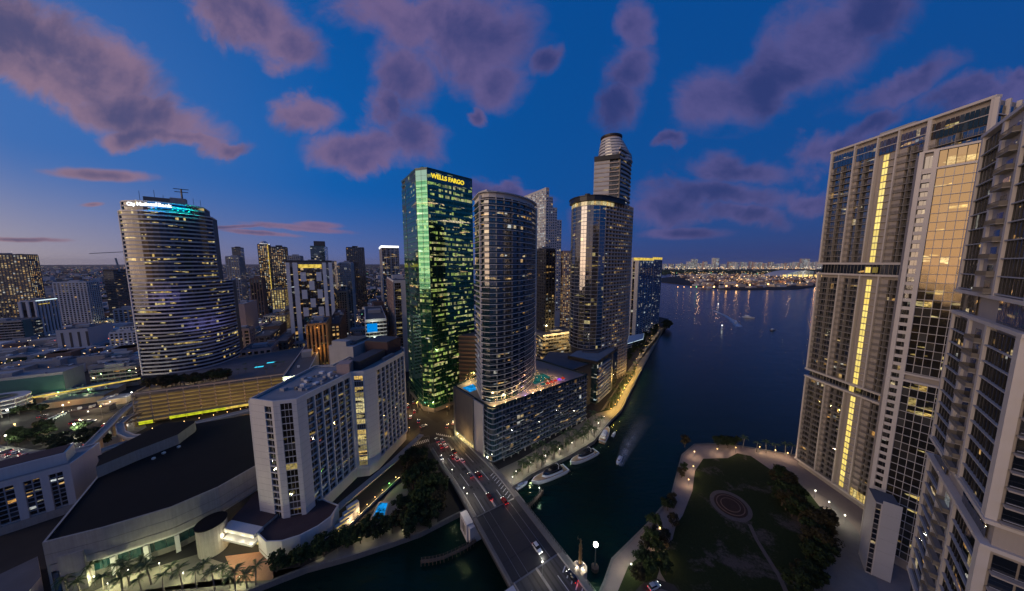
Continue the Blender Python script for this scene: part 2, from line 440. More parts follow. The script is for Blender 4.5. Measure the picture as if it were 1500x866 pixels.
def thing(name, label, cat, loc, group=None, rot=0.0):
    o = bpy.data.objects.new(name, None); o.location = loc; o.empty_display_size = 1
    if rot: o.rotation_euler = (0, 0, rot)
    o['label'] = label; o['category'] = cat
    if group: o['group'] = group
    COL.objects.link(o); return o
def struct(mb, name, mats, kind='structure'): return mb.build(name, mats, None, kind=kind)
def dup(root, loc, rot=0.0, label=None, group=None):
    r = root.copy(); COL.objects.link(r); r.location = loc; r.rotation_euler = (0, 0, rot)
    if label: r['label'] = label
    if group: r['group'] = group
    for ch in root.children:
        c = ch.copy(); COL.objects.link(c); c.parent = r
        for gch in ch.children:
            e = gch.copy(); COL.objects.link(e); e.parent = c
    return r
def offs(pts, d, closed=False):
    """polyline moved d to its right-hand side (outside, for a footprint)"""
    n = len(pts); out = []
    for i in range(n):
        if closed: a, b, c = pts[i - 1], pts[i], pts[(i + 1) % n]
        else: a, b, c = pts[max(0, i - 1)], pts[i], pts[min(n - 1, i + 1)]
        n1 = nrm2(b[1] - a[1], a[0] - b[0]) if a != b else None
        n2_ = nrm2(c[1] - b[1], b[0] - c[0]) if b != c else None
        if n1 is None: n1 = n2_
        if n2_ is None: n2_ = n1
        mx, my = n1[0] + n2_[0], n1[1] + n2_[1]; k = max(.35, (mx * mx + my * my) / 2)
        out.append((b[0] + mx * d / k, b[1] + my * d / k))
    return out
def ribbon(mb, pts, o0, o1, z0, z1, m=0, closed=False):
    a = offs(pts, o0, closed); b = offs(pts, o1, closed); n = len(pts)
    rng = range(n if closed else n - 1)
    for i in rng:
        j = (i + 1) % n
        (ax, ay), (bx, by), (cx, cy), (dx_, dy_) = a[i], a[j], b[i], b[j]
        mb.quad((cx, cy, z0), (dx_, dy_, z0), (dx_, dy_, z1), (cx, cy, z1), m)
        mb.quad((cx, cy, z1), (dx_, dy_, z1), (bx, by, z1), (ax, ay, z1), m)
        mb.quad((ax, ay, z0), (bx, by, z0), (dx_, dy_, z0), (cx, cy, z0), m)
    if not closed:
        for i in (0, n - 1):
            mb.quad((a[i][0], a[i][1], z0), (b[i][0], b[i][1], z0), (b[i][0], b[i][1], z1), (a[i][0], a[i][1], z1), m)
    return mb
def cells(pts, bay):
    out = []
    for i in range(len(pts) - 1):
        a, b = pts[i], pts[i + 1]; L = math.hypot(b[0] - a[0], b[1] - a[1]); n = max(1, round(L / bay))
        for k in range(n):
            out.append(((a[0] + (b[0] - a[0]) * k / n, a[1] + (b[1] - a[1]) * k / n), (a[0] + (b[0] - a[0]) * (k + 1) / n, a[1] + (b[1] - a[1]) * (k + 1) / n)))
    return out
def arc(p0, p1, bulge, n=10):
    """points from p0 to p1 swelling to the right-hand side by bulge"""
    dx, dy = p1[0] - p0[0], p1[1] - p0[1]; nx, ny = nrm2(dy, -dx)
    return [(p0[0] + dx * t + nx * bulge * 4 * t * (1 - t), p0[1] + dy * t + ny * bulge * 4 * t * (1 - t)) for t in [i / n for i in range(n + 1)]]
def window_mesh(w, h, fw, dep, mats, name='window', bar=0, fz=None):
    """one window: frame border, reveals and a recessed pane (x along the wall, -y outward)"""
    mb = MB(); x0, x1 = -w / 2, w / 2; i0, i1, k0, k1 = x0 + fw, x1 - fw, fw if fz is None else fz, h - (fw if fz is None else fz)
    O = [(x0, 0, 0), (x1, 0, 0), (x1, 0, h), (x0, 0, h)]; I = [(i0, 0, k0), (i1, 0, k0), (i1, 0, k1), (i0, 0, k1)]
    J = [(a, dep, c) for a, b, c in I]
    for i in range(4):
        j = (i + 1) % 4
        mb.quad(O[i], O[j], I[j], I[i], 1); mb.quad(I[i], I[j], J[j], J[i], 1)
    mb.quad(*J, 0)
    for b in range(bar):
        xb = i0 + (i1 - i0) * (b + 1) / (bar + 1)
        mb.quad((xb - .06, dep - .05, k0), (xb + .06, dep - .05, k0), (xb + .06, dep - .05, k1), (xb - .06, dep - .05, k1), 1)
    return mb.mesh(name, mats)
WCACHE = {}
def windows(root, pts, z0, nf, fh, bay, mats, fw=.25, dep=.35, limit=[10**9], off=.0, name='window', bar=0, fz=None):
    """every window of a facade as an object of its own; past the limit the rest is one joined part"""
    rl = root_world(root); rest = MB()
    for (a, b) in cells(offs(pts, off) if off else pts, bay):
        w = math.hypot(b[0] - a[0], b[1] - a[1]); ang = math.atan2(b[1] - a[1], b[0] - a[0])
        key = (round(w, 2), fh, fw, dep, tuple(mats), bar, fz)
        if key not in WCACHE: WCACHE[key] = window_mesh(round(w, 2), fh, fw, dep, mats, name, bar, fz)
        for k in range(nf - 1, -1, -1):
            if limit[0] > 0:
                limit[0] -= 1
                inst(name, WCACHE[key], root, ((a[0] + b[0]) / 2 - rl.x, (a[1] + b[1]) / 2 - rl.y, z0 + k * fh - rl.z), ang)
            else:
                rest.quad((a[0], a[1], z0 + k * fh + fw), (b[0], b[1], z0 + k * fh + fw), (b[0], b[1], z0 + (k + 1) * fh), (a[0], a[1], z0 + (k + 1) * fh))
    if rest.v: rest.build('window_panes', mats[0], root, kind='stuff')
def strips(root, pts, z0, nf, fh, bay, mat, name='window_strip', off=0.0, gap=.06, closed=False, joined=False):
    rl = root_world(root); mb = MB()
    P = offs(pts, off, closed) if off else list(pts)
    if closed: P = P + [P[0]]
    for k in range(nf if joined else 1):
        for a, b in cells(P, bay):
            dx, dy = (b[0] - a[0]) * gap / 2, (b[1] - a[1]) * gap / 2; zb = z0 + k * fh
            mb.quad((a[0] + dx, a[1] + dy, zb), (b[0] - dx, b[1] - dy, zb), (b[0] - dx, b[1] - dy, zb + fh), (a[0] + dx, a[1] + dy, zb + fh))
    if joined:
        mb.build('window_panes', mat, root, kind='stuff'); return
    me = mb.mesh(name, mat, tuple(rl))
    for k in range(nf): inst(name, me, root, (0, 0, k * fh))
def slabs(root, pts, z0, nf, fh, o0, o1, th, mat, name='floor_slab', closed=False, skip=()):
    mb = MB(); ribbon(mb, pts, o0, o1, z0, z0 + th, 0, closed); me = mb.mesh(name, mat, tuple(root_world(root)))
    for k in range(nf):
        if k not in skip: inst(name, me, root, (0, 0, k * fh))
def piers(root, pts, z0, z1, bay, w, d0, d1, mat, name='pier', ends=True, joined=False):
    mbj = MB()
    cs = cells(pts, bay); L = [c[0] for c in cs] + [cs[-1][1]]
    for i, p in enumerate(L):
        if not ends and i in (0, len(L) - 1): continue
        a, b = cs[min(i, len(cs) - 1)]; ang = math.atan2(b[1] - a[1], b[0] - a[0]); nx, ny = math.sin(ang), -math.cos(ang)
        mb = mbj if joined else MB(); mb.box(p[0] + nx * (d0 + d1) / 2, p[1] + ny * (d0 + d1) / 2, z0, z1, w, d1 - d0, ang)
        if not joined: mb.build(name, mat, root)
    if joined: mbj.build(name, mat, root)
def text(root, name, s, p, q, size, mat, ext=.15, z=None, font_bold=False):
    """lettering standing on the wall line p->q (left to right) at p's height"""
    c = bpy.data.curves.new(name, 'FONT'); c.body = s; c.size = size; c.extrude = ext; c.align_x = 'LEFT'
    if font_bold: c.offset = size * .02
    c.materials.append(MATS[mat])
    o = bpy.data.objects.new(name, c); COL.objects.link(o)
    ang = math.atan2(q[1] - p[1], q[0] - p[0]); rl = root_world(root)
    me = bpy.data.meshes.new_from_object(o); me.name = name
    bpy.data.objects.remove(o); bpy.data.curves.remove(c)
    o = bpy.data.objects.new(name, me); COL.objects.link(o)
    o.rotation_euler = (PI / 2, 0, ang); o.location = (p[0] - rl.x, p[1] - rl.y, p[2] - rl.z); o.parent = root
    return o
LAMPN = [0]
LIGHTK = 4.5
def light(root, p, power, col, r=.25, name='lamp_light'):
    l = bpy.data.lights.new(name, 'POINT'); l.energy = power * LIGHTK; l.color = col; l.shadow_soft_size = r
    o = bpy.data.objects.new(name, l); COL.objects.link(o)
    rl = root_world(root) if root is not None else Vector((0, 0, 0))
    o.location = (p[0] - rl.x, p[1] - rl.y, p[2] - rl.z)
    if root is not None: o.parent = root
    return o
# ================================================================= THE SETTING
GZ = 2.0
def poly_sheet(name, pts, z, mat, kind='structure', thick=0.0):
    mb = MB(); mb.prism(pts, z - thick, z, 0) if thick else mb.add([(x, y, z) for x, y in pts], [tuple(range(len(pts)))])
    o = mb.build(name, mat, None, kind=kind); return o
def ccw(p):
    a = sum(p[i - 1][0] * p[i][1] - p[i][0] * p[i - 1][1] for i in range(len(p)))
    return p if a > 0 else p[::-1]
def vpoly(px, z): return ccw([V(x, y, z) for x, y in px])

mb = MB(); mb.quad((-26000, -1500, 0), (26000, -1500, 0), (26000, 23000, 0), (-26000, 23000, 0)); struct(mb, 'water', 'water')
QUAY = [(-220, 34), (-130, 72), (-95.3, 92.3), (-79.7, 100), (-65.1, 104.6), (-50.8, 110.2), (-40, 114.9), (-28, 122.9), (-7, 136), (0.2, 140.9), (10.7, 150.1), (36.6, 167), (54.6, 180.8), (74.9, 207), (88.4, 222.3), (145.6, 313.6), (278.8, 520), (332, 602)]
LAND = QUAY + [(300, 690), (60, 1150), (-500, 2200), (-900, 9000), (-1200, 22500), (-25500, 22500), (-25500, -800), (-500, -60)]
poly_sheet('ground', ccw(LAND), GZ, 'ground', thick=3.0)
mb = MB(); ribbon(mb, QUAY, -.6, .25, -1.0, GZ + .35, 0); struct(mb, 'seawall', 'seawall')
PARK = [(-300, -60), (-60, 30), (5, 70), (26, 84), (34.4, 94.5), (40.3, 102.9), (60.5, 117.6), (80.8, 133.9), (94.2, 151.7), (105.1, 166), (119.2, 176.4), (136.2, 177.1), (149.1, 174.3), (173.4, 166), (215, 176), (330, 190), (420, -60)]
poly_sheet('park_ground', ccw(PARK), GZ, 'park_path', thick=3.0)
mb = MB(); ribbon(mb, PARK[3:15][::-1], -.25, .7, -1.0, GZ + .45, 0); struct(mb, 'park_seawall', 'seawall')
# park: lawn, circle, paths
LAWNPX = [(1018, 690), (1030, 672), (1066, 671), (1080, 664), (1100, 668), (1132, 690), (1165, 702), (1185, 722), (1218, 765), (1222, 800), (1205, 830), (1190, 870), (1150, 900), (1010, 900), (985, 868), (968, 840), (960, 812), (985, 790), (990, 770), (1000, 755), (1014, 720)]
poly_sheet('lawn', vpoly(LAWNPX, GZ + .03), GZ + .03, 'lawn')
poly_sheet('lawn', vpoly([(905, 866), (920, 830), (940, 812), (958, 808), (966, 835), (962, 848), (938, 862), (925, 880), (905, 880)], GZ + .03), GZ + .03, 'lawn')
def disc(cx, cy, rx, ry, ang, n=40):
    c, s = math.cos(ang), math.sin(ang)
    return [(cx + rx * math.cos(t) * c - ry * math.sin(t) * s, cy + rx * math.cos(t) * s + ry * math.sin(t) * c) for t in [2 * PI * k / n for k in range(n)]]
CC = V(1070, 740, GZ)
poly_sheet('circle_path', disc(CC[0], CC[1], 9.9, 8.4, .9), GZ + .045, 'circle_paving')
poly_sheet('circle_soil', disc(CC[0], CC[1], 7.7, 6.7, .9), GZ + .06, 'dark_soil')
for rad in (6.2, 4.2):
    mb = MB(); ribbon(mb, disc(CC[0], CC[1], rad, rad * .87, .9), 0, .35, GZ + .0, GZ + .24, 0, True); struct(mb, 'stone_ring', 'brown_wall')
def strip_px(name, px, w, z, mat):
    P = [V(x, y, z) for x, y in px]; l = offs(P, -w / 2); r = offs(P, w / 2)
    poly_sheet(name, ccw(l + r[::-1]), z, mat)
strip_px('park_walk', [(1098, 768), (1108, 790), (1125, 818), (1142, 845), (1155, 875), (1160, 900)], 1.5, GZ + .05, 'circle_paving')
poly_sheet('driveway', vpoly([(1215, 730), (1245, 765), (1275, 800), (1290, 880), (1180, 900), (1205, 860), (1225, 800)], GZ + .03), GZ + .03, 'pavement')
strip_px('park_ring_road', [(930, 880), (945, 862), (965, 855), (985, 862), (1000, 880)], 3.2, GZ + .06, 'asphalt')
# downtown streets
poly_sheet('avenue', vpoly([(668, 705), (650, 702), (622, 674), (598, 650), (600, 612), (594, 585), (612, 590), (620, 606), (640, 620), (672, 603), (690, 610), (672, 640), (672, 655), (706, 694)], GZ), GZ + .02, 'asphalt')
poly_sheet('pavement', vpoly([(664, 640), (673, 650), (722, 700), (735, 712), (745, 706), (716, 685), (672, 642)], GZ), GZ + .06, 'pavement')
poly_sheet('promenade', ccw([V(x, y, GZ) for x, y in [(735, 706), (722, 692), (760, 674), (855, 617), (880, 602), (917, 547), (945, 508), (966, 482)]] + [(290, 530), (278.2, 521), (145, 314.5), (87.8, 223.3), (74.3, 208), (54, 181.6), (36, 167.8), (10.1, 151), (0, 142)]), GZ + .05, 'plaza_sand')
poly_sheet('riverside_garden', ccw([V(x, y, GZ) for x, y in [(872, 606), (885, 600), (917, 549), (930, 545)]] + [(100, 250), (88, 231), (80, 222)]), GZ + .09, 'lawn')
# crossing stripes and lane marks on the avenue
def uquad(mb, c, du, lu, lr, z):
    rx, ry = du[1], -du[0]
    mb.quad(*[(c[0] + du[0] * a + rx * b, c[1] + du[1] * a + ry * b, z) for a, b in ((-lu, -lr), (-lu, lr), (lu, lr), (lu, -lr))])
BU = (-.5206, .8538); BR = (.8538, .5206)
mb = MB(); c0 = V(604, 652, GZ); c1 = V(627, 645, GZ)
for k in range(10):
    t = k / 9; uquad(mb, (c0[0] + (c1[0] - c0[0]) * t, c0[1] + (c1[1] - c0[1]) * t), BU, 1.6, .28, GZ + .035)
c0 = V(640, 636, GZ); c1 = V(660, 640, GZ)
for k in range(8):
    t = k / 7; uquad(mb, (c0[0] + (c1[0] - c0[0]) * t, c0[1] + (c1[1] - c0[1]) * t), BU, 1.3, .25, GZ + .035)
struct(mb, 'crossing_markings', 'paint_white')

# ---------------------------------------------------------------- bridge
def BP(s, t, z=None):
    x = 9.8 + BU[0] * s + BR[0] * t; y = 92.2 + BU[1] * s + BR[1] * t
    return (x, y) if z is None else (x, y, z)
def bz(s):
    if s < 42: return 9.0
    k = min(1, (s - 42) / 62); k = k * k * (3 - 2 * k); return 9.0 + (GZ + .10 - 9.0) * k
bridge = thing('bascule_bridge', 'grey concrete bascule bridge with a dark steel lifting span across the river', 'bridge', BP(17, 0, 0))
WL, WR = -11.5, 12.5
def deck(s0, s1, t0, t1, top, thick, name, mat, n=12, parent=None):
    mb = MB()
    for k in range(n):
        a = s0 + (s1 - s0) * k / n; b = s0 + (s1 - s0) * (k + 1) / n
        za, zb = bz(a) + top, bz(b) + top
        A, B, C_, D_ = BP(a, t0), BP(a, t1), BP(b, t1), BP(b, t0)
        mb.quad((*A, za), (*B, za), (*C_, zb), (*D_, zb)); mb.quad((*A, za - thick), (*D_, zb - thick), (*C_, zb - thick), (*B, za - thick))
        mb.quad((*A, za - thick), (*A, za), (*D_, zb), (*D_, zb - thick)); mb.quad((*B, za), (*B, za - thick), (*C_, zb - thick), (*C_, zb))
        if k == 0: mb.quad((*A, za), (*A, za - thick), (*B, za - thick), (*B, za))
        if k == n - 1: mb.quad((*D_, zb), (*C_, zb), (*C_, zb - thick), (*D_, zb - thick))
    return mb.build(name, mat, parent or bridge)
deck(33.2, 106, WL, WR, 0, 1.5, 'approach_deck', 'bridge_conc', 16)
deck(-80, 1.8, WL - 1, WR, 0, 1.5, 'approach_deck', 'bridge_conc', 4)
leaf = deck(2.0, 33.0, WL, WR, -.02, 1.2, 'lifting_deck', 'deck_grate', 2)
for s in (2.6, 10, 17.5, 25, 32.4):      # steel cross ribs on the lifting span
    deck(s - .12, s + .12, WL + 2.2, WR - 2.6, .02, .2, 'deck_rib', 'dark_metal', 1, leaf)
for t in (-6.6, -3.4, 3.9, 7.0):
    deck(2.2, 32.8, t - .09, t + .09, .035, .1, 'track_line', 'mid_metal', 1, leaf)
for s0, s1 in ((-80, 1.8), (33.2, 100)):
    deck(s0, s1, WL, WL + 1.7, .18, .2, 'sidewalk', 'pavement', 12); deck(s0, s1, WR - 2.2, WR, .18, .2, 'sidewalk', 'pavement', 12)
    deck(s0, s1, -.35, .35, .55, .6, 'median_barrier', 'kerb', 12)
    deck(s0, s1, WR - 2.55, WR - 2.25, .75, .8, 'side_barrier', 'kerb', 12)
    deck(s0, s1, WL + 1.75, WL + 2.0, .75, .8, 'side_barrier', 'kerb', 12)
deck(2, 33, WL, WL + 1.7, .2, .25, 'sidewalk', 'concrete_dark', 2); deck(2, 33, WR - 2.4, WR, .2, .25, 'sidewalk', 'concrete_dark', 2)
for s in (1.9, 33.1):
    deck(s - .3, s + .3, WL + 2.1, WR - 2.7, .012, .1, 'deck_joint', 'mid_metal', 1)
for (s0, s1, t) in ((33.6, 46, -5.2), (52, 64, -5.2), (72, 84, -5.2), (33.6, 42, 5.2), (50, 60, 5.2), (70, 82, 5.2), (-20, -4, 5.2), (-12, -3, -5.5), (-40, -26, 5.2)):
    deck(s0, s1, t - .12, t + .12, .02, .05, 'lane_mark', 'paint_white', 4)
for k in range(9):       # hatched shoulder
    for base, t0 in ((34.5, 7.2), (-22, 7.4)):
        s = base + k * 2.2; mb = MB(); z = bz(s) + .022; a = BP(s, t0); b = BP(s + 1.3, t0 + 2.4)
        mb.quad((*BP(s, t0), z), (*BP(s + 1.3, t0 + 2.4), bz(s + 1.3) + .022), (*BP(s + 1.75, t0 + 2.4), bz(s + 1.75) + .022), (*BP(s + .45, t0), bz(s + .45) + .022)); mb.build('hatch_mark', 'paint_white', bridge)
for s0, s1 in ((-80, 1.4), (33.6, 104)):
    for t in (-9.0, -7.2, -4.2, -2.2, 1.9, 3.9, 6.0, 7.6):
        if s0 < 0 and t < -8: continue
        deck(s0, s1, t - .32, t + .32, .006 + .001 * (t > 0), .03, 'tyre_wear', 'tyre_track', 10)
R_b = random.Random(8)
for k in range(11):
    s = R_b.choice((R_b.uniform(36, 95), R_b.uniform(-50, -2))); t = R_b.uniform(-8, 6); deck(s, s + R_b.uniform(1.5, 5), t, t + R_b.uniform(1.2, 2.8), .014, .03, 'road_patch', 'asphalt', 2)
def railing(s0, s1, t, step=1.6):
    mb = MB(); n = int((s1 - s0) / 4)
    for h in (.55, 1.15): mb.tube([(*BP(s0 + (s1 - s0) * k / n, t), bz(s0 + (s1 - s0) * k / n) + .2 + h) for k in range(n + 1)], .05, 4)
    k = s0
    while k < s1:
        p = BP(k, t); mb.box(p[0], p[1], bz(k) + .1, bz(k) + 1.4, .1, .1); k += step
    mb.build('railing', 'mid_metal', bridge)
railing(-80, 100, WL + .15); railing(-80, 100, WR - .15)
for s in (34.5, -3.0):                    # bascule piers with their machinery houses
    for t, w in ((WL + .3, 5.2), (WR - .6, 4.6)):
        mb = MB(); p = BP(s, t); mb.box(p[0], p[1], -1, 7.45, 8, w, math.atan2(BU[1], BU[0])); mb.build('bridge_pier', 'white_wall' if t < 0 else 'concrete', bridge)
mb = MB(); p = BP(34.5, 0); mb.box(p[0], p[1], -1, 6.8, 7, 17, math.atan2(BU[1], BU[0])); mb.build('bridge_pier', 'concrete', bridge)
p = BP(36, WL - 1.4); mb = MB(); mb.box(p[0], p[1], -1, 8.2, 7.5, 3.4, math.atan2(BU[1], BU[0])); pr = mb.build('pier_tower', 'white_wall', bridge)
for k in range(3):
    q = BP(34.2 + k * 1.7, WL - 3.12); mb = MB(); mb.box(q[0], q[1], 2.2, 6.4, .9, .12, math.atan2(BU[1], BU[0])); mb.build('window', 'dark_wall', pr)
p = BP(-4.5, WL - 3.2); mb = MB(); mb.box(p[0], p[1], 0, 12.6, 6.2, 5.4, math.atan2(BU[1], BU[0])); mb.box(p[0], p[1], 12.6, 13.0, 6.8, 6.0, math.atan2(BU[1], BU[0]))
hs = mb.build('tender_house', 'white_wall', bridge)
mb = MB(); q = BP(-4.5, WL - .45); mb.box(q[0], q[1], 10.0, 11.8, 4.2, .12, math.atan2(BU[1], BU[0])); mb.build('window', 'boat_glass', hs)
for s in (50, 66, 84):
    p = BP(s, 0); mb = MB(); mb.box(p[0], p[1], -1, bz(s) - 1.48, 1.2, 17, math.atan2(BU[1], BU[0])); mb.build('bridge_pier', 'concrete', bridge)
# fender walls in the water
def fender(px, name_label):
    P = [V(x, y, 1.8) for x, y in px]
    r = thing('fender_wall', name_label, 'fender', (P[0][0], P[0][1], 0))
    mb = MB(); ribbon(mb, P, -.6, .6, 1.4, 1.8); mb.build('walkway', 'timber', r)
    for side in (-.55, .55):
        Q = offs(P, side)
        mb = MB()
        for h in (2.3, 2.8): mb.tube([(x, y, h) for x, y in Q], .05, 4)
        for (a, b) in zip(Q, Q[1:]):
            for k in range(3):
                x = a[0] + (b[0] - a[0]) * k / 3; y = a[1] + (b[1] - a[1]) * k / 3; mb.box(x, y, -1.5, 2.85, .18, .18)
        mb.build('guard_rail', 'timber', r)
    return r
fender([(617, 822), (634, 820), (650, 816), (668, 808), (684, 800), (697, 791)], 'curved timber fender walkway left of the bridge')
fr = fender([(795, 718), (791, 724), (784, 732), (776, 740), (766, 746)], 'short timber fender walkway right of the bridge near the yachts')
# ---------------------------------------------------------------- haze-free far land: island port, causeway and beach
ISL = [(960, 1296), (1010, 1268), (1300, 1310), (1640, 1520), (2300, 1600), (3600, 1900), (5200, 3400), (2600, 3300), (1500, 2600), (900, 2000)]
poly_sheet('port_island', ccw(ISL), 2.2, 'ground', thick=4)
poly_sheet('beach_island', ccw([(700, 5200), (3000, 5000), (7500, 5000), (12000, 5400), (12000, 7000), (300, 7000)]), 2.6, 'ground', thick=4)
poly_sheet('bay_island', ccw([(1200, 3300), (2600, 3500), (5200, 3700), (6400, 4300), (2600, 4400), (1000, 4000)]), 2.4, 'ground', thick=4)
poly_sheet('street', vpoly([(-20, 712), (-20, 650), (60, 660), (130, 642), (200, 602), (215, 626), (130, 672), (60, 690)], GZ + .02), GZ + .02, 'pavement')
poly_sheet('car_park', vpoly([(50, 628), (75, 598), (150, 585), (190, 575), (170, 604), (110, 624)], GZ + .02), GZ + .024, 'asphalt')
poly_sheet('street', vpoly([(215, 650), (290, 628), (372, 605), (372, 616), (290, 640), (222, 660)], GZ + .02), GZ + .028, 'asphalt')
# ================================================================= THE LARGE BUILDINGS
def lerp2(a, b, t): return (a[0] + (b[0] - a[0]) * t, a[1] + (b[1] - a[1]) * t)
def dist2(a, b): return math.hypot(a[0] - b[0], a[1] - b[1])
def wall_prism(root, poly, z0, z1, mats, name='wall'):
    mb = MB(); mb.prism(ccw(list(poly)), z0, z1, 0, 1 if isinstance(mats, (list, tuple)) else None); return mb.build(name, mats, root)
def parapet(root, poly, z, h, w, mat, name='parapet'):
    mb = MB(); ribbon(mb, ccw(list(poly)), -w, .04, z - .05, z + h, 0, True); return mb.build(name, mat, root)
def roofbox(root, c, lx, ly, z0, h, ang, mat, name='roof_unit', top=None):
    mb = MB(); mb.box(c[0], c[1], z0, z0 + h, lx, ly, ang); return mb.build(name, mat, root)
def roof_clutter(root, c, ang, lx, ly, z, n, mats=('mid_metal', 'grey_wall', 'white_metal'), big=3.0, rnd=None):
    r_ = rnd or R
    for k in range(n):
        a, b = r_.uniform(-lx, lx) / 2, r_.uniform(-ly, ly) / 2
        x = c[0] + a * math.cos(ang) - b * math.sin(ang); y = c[1] + a * math.sin(ang) + b * math.cos(ang)
        roofbox(root, (x, y), r_.uniform(.8, big), r_.uniform(.8, big), z - .03, r_.uniform(.6, 2.0), ang + r_.choice((0, 0, .1)), r_.choice(mats))
# ---------------------------------------------------------------- white condominium tower on the right (three framed tiers)
ic = thing('condo_tower', 'tall white framed condominium tower with a yellow lit stair column beside the bay', 'tower', (168, 133, GZ))
X0 = 168.2
ys = [159.5, 149.2, 140.2, 132.9, 123.6, 108.2]
wall_prism(ic, [(X0 + 1.62, 159.0), (X0 + 1.62, 108.8), (X0 + 17, 112), (X0 + 17, 162)], GZ, 177.2, ('icon_beige', 'roof_grey'))
FH = 3.05
TIERS = [(119.6, 178.0), (60.0, 114.6), (5.0, 56.2)]
for ti, (za, zb) in enumerate(TIERS):
    nf = int((zb - za - 1.0) / FH)
    for i, y in enumerate(ys):
        mb = MB(); wc = 1.2 if i in (4,) else (.8 if i in (0, 5) else .5)
        mb.box(X0 + .75, y, za, zb - .9, 1.7, wc); mb.build('column', 'icon_white', ic)
    for z in (zb - .9, za - .5):
        mb = MB(); mb.box(X0 + .72, (ys[0] + ys[-1]) / 2, z, z + .9, 1.9, ys[0] - ys[-1] + 1.6); mb.build('frame_beam', 'icon_white', ic)
    pent = 2 if ti == 0 else 0
    for i in range(5):
        a, b = (X0, ys[i] - .45), (X0, ys[i + 1] + .45)
        if i == 4: nfl = nf if ti == 0 else 0
        else: nfl = nf
        if nfl == 0: continue
        L = ys[i] - ys[i + 1] - .9
        zb_, nb = za + .4, nfl - pent
        if i == 2:          # stair bay: blank wall, a lit window on every landing
            mb = MB(); mb.box(X0 + 1.65, (a[1] + b[1]) / 2, zb_, zb_ + nb * FH + .3, .7, L); mb.build('stair_wall', 'icon_beige', ic)
            cy = (a[1] + b[1]) / 2 + .5
            me = window_mesh(2.5, FH, .22, .25, ('w_stair', 'icon_beige'), 'stair_window', 1)
            mb = MB(); mb.box(X0 + .8, (a[1] + b[1]) / 2 - L * .30, 0, .16, 1.0, L * .4); sm = mb.mesh('floor_ledge', 'icon_white', (0, 0, 0))
            rl = root_world(ic)
            for k in range(nb):
                inst('stair_window', me, ic, (X0 + 1.0 - rl.x, cy - rl.y, zb_ + k * FH - rl.z), -PI / 2)
                o = inst('floor_ledge', sm, ic, (-rl.x, -rl.y, zb_ + k * FH - rl.z))
        else:
            solid = {0: 0.0, 1: .16, 3: .30, 4: .10}[i]
            mid_ = lerp2(a, b, solid)
            if solid:
                mb = MB(); mb.box(X0 + 1.2, (a[1] + mid_[1]) / 2, zb_, zb_ + nb * FH + .2, .8, abs(a[1] - mid_[1])); mb.build('wall_panel', 'icon_beige', ic)
            strips(ic, [mid_, b], zb_, nb, FH, 1.35, 'w_icon', off=-1.5, gap=.10)
            # balcony: slab, front rail of pickets and end screens
            mb = MB(); yc = (a[1] + b[1]) / 2
            mb.box(X0 + .78, yc, 0, .22, 1.35, L, 0, 0); mb.box(X0 + .16, yc, 1.12, 1.2, .08, L, 0, 1)
            npk = int(L / .45)
            for k in range(npk): mb.box(X0 + .16, b[1] + L * (k + .5) / npk, .2, 1.12, .05, .10, 0, 1)
            mb.box(X0 + .8, a[1] - L * .5, .2, FH, 1.3, .12, 0, 0)
            bm = mb.mesh('balcony', ('balcony_grey', 'concrete_dark'), tuple(root_world(ic)))
            for k in range(nb):
                inst('balcony', bm, ic, (0, 0, zb_ + k * FH))
        if pent:
            strips(ic, [a, b], zb_ + nb * FH + .25, 2, FH, 1.25, 'w_gold' if i == 4 else 'w_icon', off=-.55, gap=.12, name='penthouse_glass')
            mb = MB(); mb.box(X0 + .45, (a[1] + b[1]) / 2, zb_ + (nb + 1) * FH + .1, zb_ + (nb + 1) * FH + .35, .4, L); mb.build('transom', 'icon_white', ic)
    # the end wall that faces the camera
    E0, E1 = (X0, 108.0), (X0 + 17, 111.2)
    strips(ic, [E0, E1], za + .3, nf, FH, 2.4, 'w_icon', off=.55, gap=.10)
    slabs(ic, [E0, E1], za, nf, FH, .1, 1.0, .3, 'icon_white')
    piers(ic, [E0, E1], za, zb - .95, 6, .7, .2, 1.25, 'icon_white', 'column')
for (za, zb) in ((114.6, 119.1), (56.2, 59.5)):
    strips(ic, [(X0, ys[0] - .4), (X0, ys[-1] + .4)], za, 1, zb - za, 1.5, 'w_icon', off=-1.5, gap=.12)
for z_ in (115.1, 56.5):
    inst('stair_window', me, ic, (X0 - .35 - ic.location.x, (ys[2] + ys[3]) / 2 + .5 - ic.location.y, z_ - ic.location.z), -PI / 2)
mb = MB(); mb.box(X0 + 1.2, (ys[0] + ys[-1]) / 2, GZ, 4.5, .9, ys[0] - ys[-1] - 2); mb.build('base_wall', 'icon_beige', ic)
for k in range(6):
    mb = MB(); mb.box(X0 - .22, 131.4 - k * 1.35, 5.6, 9.6, .12, 1.05); mb.build('lobby_window', 'w_lobby', ic)
roofbox(ic, (X0 + 9, 138), 8, 12, 177.3, 3.2, 0, 'grey_wall'); roofbox(ic, (X0 + 9, 122), 6, 8, 177.3, 2.6, 0, 'light_panel')
roof_clutter(ic, (X0 + 8, 140), 0, 10, 30, 177.2, 10)
